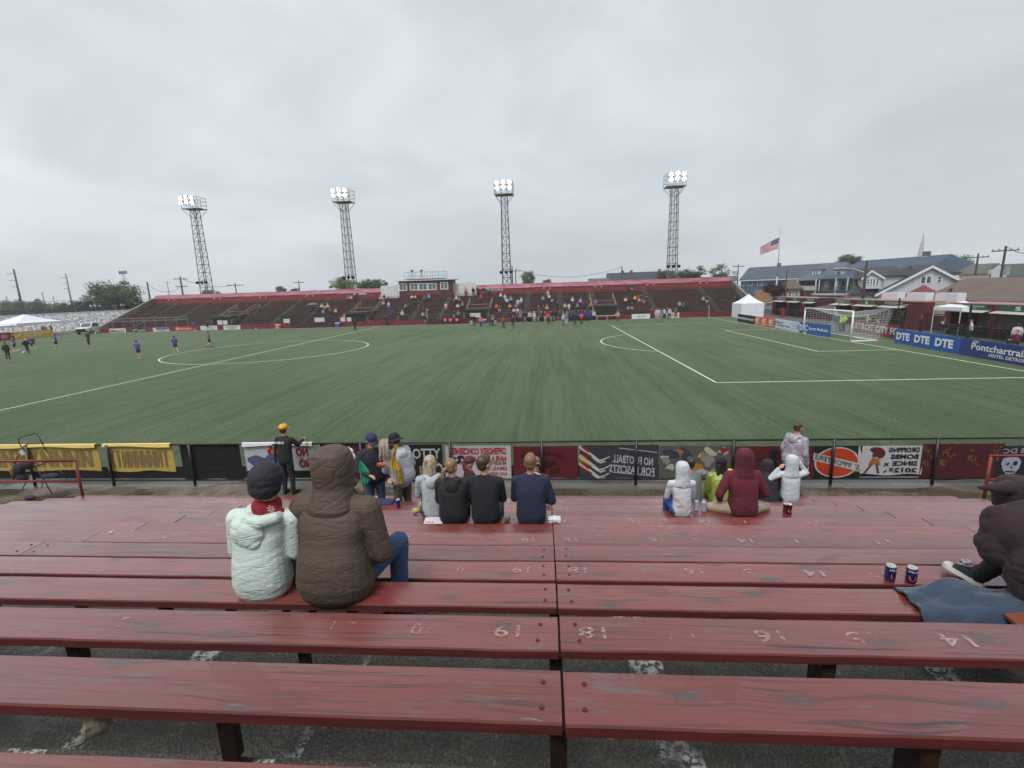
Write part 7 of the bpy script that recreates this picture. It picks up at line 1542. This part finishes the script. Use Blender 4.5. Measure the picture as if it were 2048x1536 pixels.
a0,b1=h.b(1898,545); a1,b0=h.b(1926,566); m=MB(); h.fr.slab(m,a0,b0-1,a1,b1,-10,-2.5); h.T.part('dormer',m,WS); m=MB(); v=[p(a0-2.5,b1,-2.2),p(a1+.5,b1,-2.2),p(a1-.9,b1+1.2,-6),p(a0-2.5,b1+1.2,-6)]; m.add(v+[q-V(0,0,.18) for q in v],[(0,1,2,3),(0,4,5,1),(3,2,6,7),(0,3,7,4),(1,5,6,2),(4,7,6,5)]); h.T.part('roof',m,DR_)
# long brown roof building
h=House('long low building with a wide brown roof at the right edge',1848,2120,73,DR=64,cat='building'); z0_=h.b(1900,594)[1]; z1_=h.b(1900,576)[1]
h.wall(paint((130,134,138),.6,.15,1),z0_,9,a0=.6); m=MB(); zr2=h.b(1848,575)[1]+.9
v=[h.fr.p(0,z0_-.3,.5),h.fr.p(h.w,z0_-.3,.5),h.fr.p(h.w,zr2,-5),h.fr.p(.0,zr2,-5),h.fr.p(h.w,z0_-.3,-10.5),h.fr.p(0,z0_-.3,-10.5)]; m.add(v+[q-V(0,0,.2) for q in v],[(0,1,2,3),(3,2,4,5),(0,6,7,1),(0,3,9,6),(1,7,8,2),(3,5,11,9),(2,8,10,4)]); h.T.part('roof',m,m_shingle((98,84,76)))
a,b_=h.b(1893,592); m=MB(); q=h.fr.p(a,z0_+.4,-.4); m.cone(q,q+V(0,0,.5),.12,.12,8); m.ell(q+V(-.3,-.2,.1),(.22,.22,.18)); h.T.part('roof_vent',m,flat((40,40,42)))
# far right houses
for (uL,uR,D,ve,vr,wc,rc_,l,g) in ((1922,1985,105,548,527,(150,152,150),(88,88,82),'distant grey roofed house right of the crowned tree',0),(1985,2060,98,552,527,(176,178,182),(66,74,72),'distant house with dark green-grey roof at the right edge',1),(1925,1965,84,560,551,(160,150,130),(110,100,90),'small outbuilding with flat pale roof right of the white house',0),(1590,1720,150,548,540,(120,126,130),(74,78,84),'low grey roof line far behind the porch houses',0),(1215,1345,128,566,543,(96,60,50),(54,60,64),'long dark slate roofed house just behind the stand right of the third tower',0),(1180,1216,120,562,556,(110,110,108),(80,84,84),'small distant roof left of the long slate roof',0),(1380,1470,150,562,553,(130,126,120),(78,78,80),'distant grey roofed house between the trees and the stand end',0)):
    h=House(l,uL,uR,D); ze=h.b((uL+uR)/2,ve)[1]; zr=h.b((uL+uR)/2,vr)[1]; h.wall(m_siding(wc),ze,8); h.side_roof(m_shingle(rc_),ze,zr,8); h.gable_tri(m_siding(wc),ze,zr,8); h.gable_tri(m_siding(wc),ze,zr,8,1)
    if g:
        a0,b1=h.b(1984,540); a1,b0=h.b(2012,556); ac,zt=h.b(1998,530); m=MB().prism([h.fr.p(a0,b0,.6),h.fr.p(a1,b0,.6),h.fr.p(a1,b1,.6),h.fr.p(ac,zt,.6),h.fr.p(a0,b1,.6)],-h.fr.N*5); h.T.part('gable_wall',m,WS); h.win(1978,540,1988,548,2,off=.3)
    if uL==1215:
        for u in (1262,1320,1244): a,_=h.b(u,545); m=MB(); h.fr.slab(m,a-.35,zr-1.2,a+.35,zr+.5,-3.9,-3.2); h.T.part('chimney',m,paint((110,70,58),.8,.2,6))
# church spire
h=House('pale church with a tall thin spire behind the roofs','1835' and 1833,1862,260,cat='church',group=None); sx,_=h.b(1840,515); zt=h.b(1843.5,464)[1]; zb=h.b(1840,513)[1]; c=h.fr.p(sx,0,-3)
h.wall(paint((150,154,154),.7),h.b(1845,540)[1],14); m=MB(); h.fr.slab(m,sx-1.1,0,sx+1.1,zb,-4.1,-1.9); h.T.part('tower',m,paint((168,166,158),.7))
h.T.part('spire',MB().cone(c+V(0,0,zb),c+V(.3,0,zt),1.1,.08,8),paint((172,170,162),.7)); h.side_roof(m_shingle((140,146,146)),h.b(1850,540)[1],h.b(1850,514)[1],14)
# ---------------------------------------------------------------- utility poles
POLE=paint((62,52,46),.85,.2,3)
def upole(label,u,v,D,arms=1,lean=0,lamp=False,box=False,aw=1.1,col=None,h=None,r=.16,steel=False,dx=0):
    p=onD(u,v,D); z=float(p[2]); T=Thing('utility_pole',label,'utility pole',(p[0],p[1],0),'utility poles'); d=ray(u,v); U=V(d[1],-d[0],0); U/=np.linalg.norm(U); b=V(p[0],p[1],0); t=V(p[0],p[1],z)
    T.part('pole',MB().tube([b,t],[r,r*.65],8),col or POLE,smooth=True)
    for k in range(arms):
        zz=z-(.5+k*1.5 if not steel else 1.3+k*1.75); m=MB(); a=aw*(1-.12*k); off=U*(-a*.6 if steel else 0); m.obox(V(p[0],p[1],zz)+off,(U,(0,0,1),np.cross(U,(0,0,1))),(a if not steel else a*.6,.06,.06)); 
        for q in (-.9,-.45,.45,.9): 
            if not steel: c=V(p[0],p[1],zz)+U*a*q; m.cone(c,c+V(0,0,.28),.05,.03,5)
        T.part('crossarm',m,col or POLE)
    if lamp: s=-1; T.part('lamp_arm',MB().tube([t-V(0,0,1.4),t+U*s*1.2-V(0,0,.9),t+U*s*2.6-V(0,0,.75)],.05,5).ell(t+U*s*2.9-V(0,0,.78),(.35,.2,.08)),flat((170,172,172)))
    if box: T.part('transformer',MB().cone(t-V(0,0,3.2)+U*.4,t-V(0,0,2.2)+U*.4,.25,.25,10),flat((140,142,142)))
    return t
t1=upole('dark utility pole leaning with a street lamp by the balcony house',1734,521,72,0,lamp=True,r=.2)
upole('bare dark pole between the flagpole and porch house',1574,541,88,0,r=.14); upole('utility pole at the left end of the blue house',1477,528,112,1,r=.15)
upole('utility pole with two insulator arms right of the crowned tree',1957,507,92,1); ta=upole('utility pole with transformer near the right edge',2012,492,78,1,box=True)
upole('utility pole with street lamp at the left end of the stand',294,564,125,0,lamp=True,r=.2); upole('utility pole with two crossarms behind the left part of the stand',360,553,118,2,r=.2); upole('utility pole behind the stand right of the first tower',470,566,125,1,aw=1.6)
upole('utility pole behind the stand left of the second tower',597,561,130,1,aw=1.2); upole('left one of two close utility poles behind the third tower',1024,532,118,0,r=.2); tb=upole('right one of two close utility poles behind the third tower',1031,538,121,1,aw=1.4)
upole('utility pole rising behind the dark roof',1244,533,105,0); 
STL=paint((120,110,116),.6,.1,2)
upole('tall steel pole with three side arms at the far left',27,538,190,3,col=paint((74,70,84),.6),r=.30,steel=True,aw=1.3); upole('tall pale steel pole with three side arms left of the big tree',131,547,215,3,col=STL,r=.27,steel=True,aw=1.3)
upole('hazy distant pole behind the tree line at left',84,584,330,0,col=STL,r=.3); upole('hazy distant pole right of the big tree, left one',268,568,300,0,col=STL,r=.3); upole('hazy distant pole right of the big tree, right one',277,571,300,0,col=STL,r=.3); upole('hazy distant pole between street lamp and stand poles',334,563,320,1,col=STL,r=.28,aw=1.5); upole('faint distant pole at the far left edge',12,592,330,0,col=STL,r=.3); upole('faint distant pole left of the pale steel pole',106,592,340,0,col=STL,r=.25)
p=onD(246,545,240); T=Thing('antenna_mast','lattice antenna mast rising behind the big tree at left','antenna',(p[0],p[1],0)); m=MB(); 
for q in (-1,1): m.tube([(p[0]+q*.6,p[1],0),(p[0]+q*.35,p[1],p[2])],.09,4)
for k in range(14): z=p[2]*k/14; m.tube([(p[0]-.55,p[1],z),(p[0]+.5,p[1],z+p[2]/14)],.05,4)
T.part('mast',m,STL); m=MB()
for q in range(-3,4): m.box((p[0]+q*.5-.13,p[1]-.2,p[2]-.6),(p[0]+q*.5+.13,p[1],p[2]+.6))
m.box((p[0]-1.7,p[1]-.1,p[2]-.1),(p[0]+1.7,p[1]+.1,p[2])); T.part('antenna_panel',m,STL)
def wire(a,b,sag,l):
    P=[a+(b-a)*t-V(0,0,sag*4*t*(1-t)) for t in np.linspace(0,1,15)]; single('overhead_wire',MB().tube(P,.035,4),flat((60,62,66)),l,'wire',loc=tuple(a))
wire(tb,V(*onD(1244,534,105)),2.0,'long overhead wire from the third tower poles to the dark roof'); wire(V(*onD(294,568,125)),V(*onD(360,575,118)),1.2,'overhead wire running down from the left street lamp pole'); wire(V(*onD(360,556,118)),V(*onD(470,569,125)),1.0,'overhead wire between the two poles behind the left stand'); wire(ta,V(*onD(2110,490,70)),.8,'overhead wire leaving the picture from the transformer pole')
# ---------------------------------------------------------------- trees
def m_leaf(c,hz=0):
    t=NT('foliage'); L=lin(c); f=t.noise(t.coord(),.55,3,.6); g=t.noise(t.coord(),5,2); c1=t.mix(t.ramp(f,[(.35,0),(.65,1)]),tuple(x*.5 for x in L),tuple(x*1.35 for x in L)); t.set(col=t.mix(t.math('MULTIPLY',g,.5),c1,tuple(x*.8 for x in L)),rough=.6,spec=.2); return t.m
def tree_mesh(seed,n=1500,cl=34,ls=.05,shape=(1,1,.9),open_=.25):
    """leaf cloud in a unit crown: clumps on limbs with gaps between"""
    r=np.random.RandomState(seed); C_=[]
    while len(C_)<cl:
        p=r.uniform(-1,1,3); q=np.linalg.norm(p)
        if .35<q<1 and p[2]>-.75: C_.append(p*np.array(shape)*(.72+.28*r.rand()))
    C_=np.array(C_); v=[];f=[]; per=n//cl
    for c in C_:
        R0=r.uniform(.22,.40)
        for _ in range(per):
            d=r.normal(size=3); d/=np.linalg.norm(d); p=c+d*R0*r.rand()**.45*np.array((1,1,.75)); u=r.normal(size=3); u/=np.linalg.norm(u); w=np.cross(u,d+.01); w/=np.linalg.norm(w)+1e-6; s=ls*r.uniform(.6,1.3); o=len(v)
            v+=[tuple(p-u*s),tuple(p+w*s*.55),tuple(p+u*s),tuple(p-w*s*.55)]; f.append((o,o+1,o+2,o+3))
    m=bpy.data.meshes.new('crown'); m.from_pydata(v,[],f); m.update(); return m,C_
TM=[tree_mesh(3,9000,60,.042),tree_mesh(8,7000,50,.046,(1,1,1.05)),tree_mesh(21,6000,40,.050,(1,1,.8)),tree_mesh(33,1900,26,.050,(1,1,1.1))]
BARK=paint((64,54,46),.9,.25,4)
def tree(label,u,vt,vb,D,wpx,kind,c,group='trees beyond the stadium',trunk=True,cat='tree'):
    vb=max(vb,vt+.85*wpx) if wpx<80 else vb; top=onD(u,vt,D); z1=float(top[2]); bot=float(onD(u,vb,D)[2]); rz=max(1.,(z1-bot)/2); d=ray(u,vt); dep=D*math.cos(math.atan2(d[0],d[1])+YAW) if False else np.linalg.norm((top-CAM)); k=float((top-CAM)@FW)
    rx=wpx/2/FPX*k; me,C_=TM[kind]; cz=z1-rz; T=Thing('tree',label,cat,(top[0],top[1],0),group,rz=(u*1.7)%6.28)
    mm=me.copy(); o=bpy.data.objects.new('crown',mm); COL.objects.link(o); mm.materials.append(c); o.parent=T.o; o.location=(0,0,cz); o.scale=(rx*1.08,rx*1.08,rz*1.08)
    m=MB(); m.tube([(0,0,0),(0,0,max(.5,cz-rz*.6)),(0,0,cz+rz*.3)],[rx*.07+.08,rx*.055+.06,.06],7)
    for q in C_[::4]: m.tube([(0,0,max(.5,cz-rz*.7)),(q[0]*rx*.5,q[1]*rx*.5,cz+q[2]*rz*.4-rz*.15),(q[0]*rx,q[1]*rx,cz+q[2]*rz)],[rx*.035+.04,rx*.02+.03,.02],5)
    T.part('trunk',m,BARK,local=True); return T
G1=m_leaf((82,100,58)); G2=m_leaf((92,106,74)); G3=m_leaf((70,84,56)); GP=m_leaf((66,46,46)); G4=m_leaf((104,124,58))
tree('big spreading tree left of the stand, taller than all around it',226,556,620,150,84,0,G2)
for i,(u,vt,vb,D,w,k,g,l) in enumerate(((262,590,622,150,44,2,G3,'low bushy tree at the right foot of the big tree'),(190,590,622,160,60,1,G3,'dark bushy tree at the left foot of the big tree'),(146,597,622,190,44,2,G3,'round dark tree right behind the pale steel pole'),
    (12,600,625,300,40,1,G2,'hazy tree at the far left edge'),(33,596,625,290,26,0,G2,'pointed hazy tree second from the left edge'),(60,601,624,280,30,2,G2,'hazy round tree left of the cone shaped one'),(73,597,624,270,24,1,G2,'cone shaped hazy tree in the left tree line'),(96,603,624,280,36,2,G2,'low hazy tree between the steel poles'),(120,602,623,260,34,0,G2,'hazy tree left of the pale steel pole'))): tree(l,u,vt,vb,D,w,k,g)
for u,vt,vb,D,w,k,g,l in ((421,576,590,130,38,2,G3,'small dark tree behind the stand by the first tower'),(561,570,582,160,24,2,G2,'small hazy tree behind the stand between two towers'),(590,574,582,170,24,2,G2,'low hazy bush behind the stand'),
    (684,553,585,140,46,1,G4,'bright green tree behind the second tower, left one'),(731,555,582,140,40,0,G1,'green tree right of the second tower'),(757,555,580,135,32,2,G1,'green tree left of the press box'),(932,562,578,130,56,2,G4,'light green treetop right of the press box'),
    (1056,541,575,150,28,1,G2,'rounded tree right of the twin utility poles'),(1096,556,570,150,26,2,G2,'small bush-like tree right of the rounded tree'),(1327,537,556,118,70,2,G3,'low dark treetops above the long slate roof'),(1375,535,560,120,46,0,G3,'dark round tree right of the rightmost tower'),(1398,529,560,118,34,3,G2,'thin pale tree between the dark round tree and the bushy one'),
    (1444,525,560,112,50,3,G1,'spiky green tree above the right end of the tarpaulin'),(1700,505,530,150,40,0,G1,'treetop rising behind the big blue-grey roof'),(1897,505,548,115,62,0,G1,'large round tree right of the church spire'),(1926,517,548,118,40,1,G1,'tree leaning right behind the large round one')): tree(l,u,vt,vb,D,w,k,g)
tree('dark purple leaved tree beside the flagpole',1551,561,598,92,44,0,GP)
# ---------------------------------------------------------------- left end: white wall, tents, truck, boards
def m_wallw():
    t=NT('whitewashed stone'); v=t.n.new('ShaderNodeTexVoronoi'); v.feature='DISTANCE_TO_EDGE'; v.inputs['Scale'].default_value=2.1; t.l.new(t.coord(scale=(1,.7,1.1)),v.inputs[0]); n=t.noise(t.coord(),1.6,6,.75)
    f=t.ramp(v.outputs['Distance'],[(.03,0),(.10,1)]); k=t.ramp(n,[(.40,0),(.52,1)]); t.set(col=t.mix(t.math('MULTIPLY',f,k),lin((128,124,124)),lin((212,210,214))),rough=.8); t.bump(f,.6,.08); return t.m
m=MB(); v=[];f=[]; N=120; 
for i in range(N+1):
    y=-30+100*i/N
    for j in range(9): z=3.45*j/8; v.append((-118.5-z*.9+.10*mnoise.noise(Vector((y*1.2,z*2,1))),y,z))
for i in range(N):
    for j in range(8): f.append((i*9+j,i*9+j+1,(i+1)*9+j+1,(i+1)*9+j))
m.add(v,f); T=Thing('stone_embankment','long whitewashed stone embankment wall at the left end of the ground','wall',(-119,20,0)); T.part('facing',m,m_wallw()); T.part('bank',MB().box((-150,-30,0),(-121.7,70,3.35)),m_ground())
T.part('coping',MB().box((-122.2,-30,3.36),(-121.5,70,3.5)),paint((196,198,200),.7))
a=onX(140,616,-135); m=MB(); m.box((-135.1,0,2.5),(-135,90,4.3)); single('far_fence','' or m,paint((96,92,92),.8,.3,.6),'dark fence line on the embankment far left','fence')
m=MB().tube([(-130,5,5.9),(-130,80,5.9)],.05,4); 
for k in range(16): m.tube([(-130,5+k*5,3.4),(-130,5+k*5,5.9)],.04,4)
single('railing',m,flat((160,162,164)),'thin pale railing along the top of the left embankment','railing')
ga,gb=float(onX(6,640,-112)[1]),float(onX(102,640,-112)[1]); gazebo('large white gazebo at the far left in front of the stone wall',-112.5,(ga+gb)/2,5.4,gb-ga,2.35,3.75,walls=False)
gazebo('white gazebo with a closed wall, cut by the left edge',-112.8,ga-2.4,4.6,4.4,2.1,3.3)
def lboard(label,c,ya,yb,X,h,texts,shapes=()):
    T=Thing('advertising_board',label,'sign',(X,(ya+yb)/2,0),'boards at the left end'); fr=Fr((X,ya,.05),(0,yb-ya,0),(0,0,h),(1,0,0)); m=MB(); fr.slab(m,0,0,1,1,-.05,0); T.part('panel',m,m_fabric(c,.5,.08))
    for (s,x0,y0,x1,y1,cc) in texts: m=MB(); put_text(m,fr,s,x0,y0,x1,y1,.012,bold=.03); T.part('lettering',m,flat(cc))
    for (pts,cc) in shapes: m=MB(); fr.poly(m,pts,.008,.002); T.part('emblem',m,flat(cc))
ya,yb=float(onX(26,676,-107)[1]),float(onX(106,668,-107)[1])
lboard('yellow board with white lettering at the far left',(196,160,48),ya,yb,-107,1.15,[('MICHIGAN FIRST CREDIT UNION',.27,.55,.95,.8,(226,216,190)),('OFFICIAL PARTNER',.27,.25,.7,.45,(226,216,190))],[([(.03,.3),(.2,.75),(.22,.62),(.06,.2)],(226,200,120))])
lboard('maroon board with a round tan logo, cut by the left edge',(110,40,46),float(onX(-60,684,-107)[1]),ya-.05,-107,1.15,[],[(circ(.80,.5,.09,.3,16),(176,120,100))])
# pickup truck
def truck():
    p=onZ(176,668,0); o=V(-105.4,33.6,0); T=Thing('pickup_truck','white pickup truck with black grille parked at the left end of the stand','truck',o,rz=R(196))
    Wm=paint((206,208,212),.3,.05,1,coat=.5); D_=flat((22,24,28),.4)
    m=MB().prism([(-.95,2.7,.45),(-.95,2.75,.95),(-.95,1.6,1.15),(-.95,-2.9,1.15),(-.95,-2.9,.5)],(1.9,0,0)); b=T.part('body',m,Wm,local=True)
    m=MB().prism([(-.85,1.5,1.14),(-.80,.85,1.85),(-.80,-.55,1.88),(-.85,-.9,1.14)],(1.7,0,0)); c=T.part('cab',m,Wm,local=True)
    G_=GLS; T.part('windscreen',MB().add([(-.74,1.47,1.2),(.74,1.47,1.2),(.68,.90,1.80),(-.68,.90,1.80)],[(0,1,2,3)]),G_,sub=c,local=True)
    for s in (-1,1): T.part('side_window',MB().add([(s*.862,1.15,1.22),(s*.862,-.7,1.22),(s*.815,-.5,1.78),(s*.815,.75,1.78)],[(0,1,2,3) if s<0 else (3,2,1,0)]),G_,sub=c,local=True)
    T.part('grille',MB().box((-.72,2.72,.58),(.72,2.79,.94)),D_,local=True); T.part('bumper',MB().box((-.97,2.7,.38),(.97,2.86,.56)),D_,local=True)
    for s in (-1,1):
        T.part('headlight',MB().box((s*.74,2.70,.72),(s*.93,2.80,.92)),flat((180,184,190),.2),local=True)
        for y in (1.8,-1.9): w=T.part('wheel',MB().cone((s*.80,y,.40),(s*.99,y,.40),.40,.40,18),flat((18,18,20)),local=True); T.part('rim',MB().cone((s*.99,y,.40),(s*1.0,y,.40),.22,.2,12),flat((150,152,156),.3),sub=w,local=True)
        T.part('mirror',MB().box((s*1.0,1.05,1.18),(s*1.18,1.12,1.42)),D_,local=True)
truck()
p=ground(119,671); T=Thing('waste_bin','dark bin with a reddish bag in front of the white stone wall','bin',V(p[0]-2.5,p[1],0)); T.part('bin_body',MB().lathe([(.45,0),(.5,1.0)],(0,0,0),12),flat((50,48,48)),local=True); T.part('bag',MB().ell((0,0,1.25),(.42,.4,.45)),fm((140,110,106)),local=True)
# cars and a van behind the stalls
def car(label,u,X,c,van=False,rz=0.):
    y=float(onX(u,600,X)[1]); T=Thing('parked_car' if not van else 'parked_van',label,'van' if van else 'car',(X,y,0),rz=rz); h=2.5 if van else 1.45; L_=2.7 if van else 2.2; m=MB(); Pm=paint(c,.3,.05,1,coat=.5)
    if van: m.prism([(-.95,L_,.4),(-.95,L_,1.1),(-.95,L_-.7,1.35),(-.95,L_-1.4,h),(-.95,-L_,h),(-.95,-L_,.4)],(1.9,0,0))
    else: m.prism([(-.88,L_,.35),(-.88,L_,.8),(-.88,-L_,.85),(-.88,-L_,.35)],(1.76,0,0)); m.prism([(-.8,1.2,.8),(-.75,.6,h),(-.75,-.9,h),(-.8,-1.7,.84)],(1.6,0,0))
    T.part('body',m,Pm,local=True)
    for s in (-1,1):
        T.part('side_window',MB().add([(s*(.962 if van else .83),1.0,1.3 if van else .88),(s*(.962 if van else .83),-1.3,1.3 if van else .88),(s*(.962 if van else .775),-.9,2.1 if van else 1.38),(s*(.962 if van else .775),.6,2.1 if van else 1.38)],[(0,1,2,3)]),GLS,local=True)
        for yy in (1.4,-1.4): T.part('wheel',MB().cone((s*.75,yy,.33),(s*.95,yy,.33),.33,.33,14),flat((18,18,20)),local=True)
car('white van roof showing above the near stall',1965,17.5,(206,208,212),True,.15); car('white parked car between the white tent and the flagpole',1530,20,(200,202,206),rz=1.2); car('silver parked car right of the white tent',1541,16,(140,142,146),rz=1.3)
gazebo('yellow peaked gazebo behind the middle stall',19.5,float(onX(1725,590,19.5)[1]),3,3,2.9,4.0,c=(206,172,112),walls=False); gazebo('maroon peaked gazebo before the brown roof',22,float(onX(1845,590,22)[1]),3.2,3.2,3.0,4.2,c=(110,50,54),walls=False)
p=onZ(1512,630,0); T=Thing('red_post_box','small red post box beside the white tent','box',(9.6,28.5,0)); T.part('box_body',MB().box((-.25,-.25,0),(.25,.25,1.3)),fm((130,34,36)),local=True)
# ---------------------------------------------------------------- damp air
lo,hi=-1.2,27.5
hz=MB().box((-420,-75,-1.3),(140,700,62)); o=link('haze',hz.mesh('haze'),[]); o['kind']='stuff'
hm=bpy.data.materials.new('haze'); hm.use_nodes=True; nt=hm.node_tree; nt.nodes.clear(); ou=nt.nodes.new('ShaderNodeOutputMaterial'); pv=nt.nodes.new('ShaderNodeVolumePrincipled'); pv.inputs['Density'].default_value=.0006; pv.inputs['Color'].default_value=(.93,.96,1,1); pv.inputs['Anisotropy'].default_value=.3; nt.links.new(pv.outputs[0],ou.inputs['Volume']); o.data.materials.append(hm)
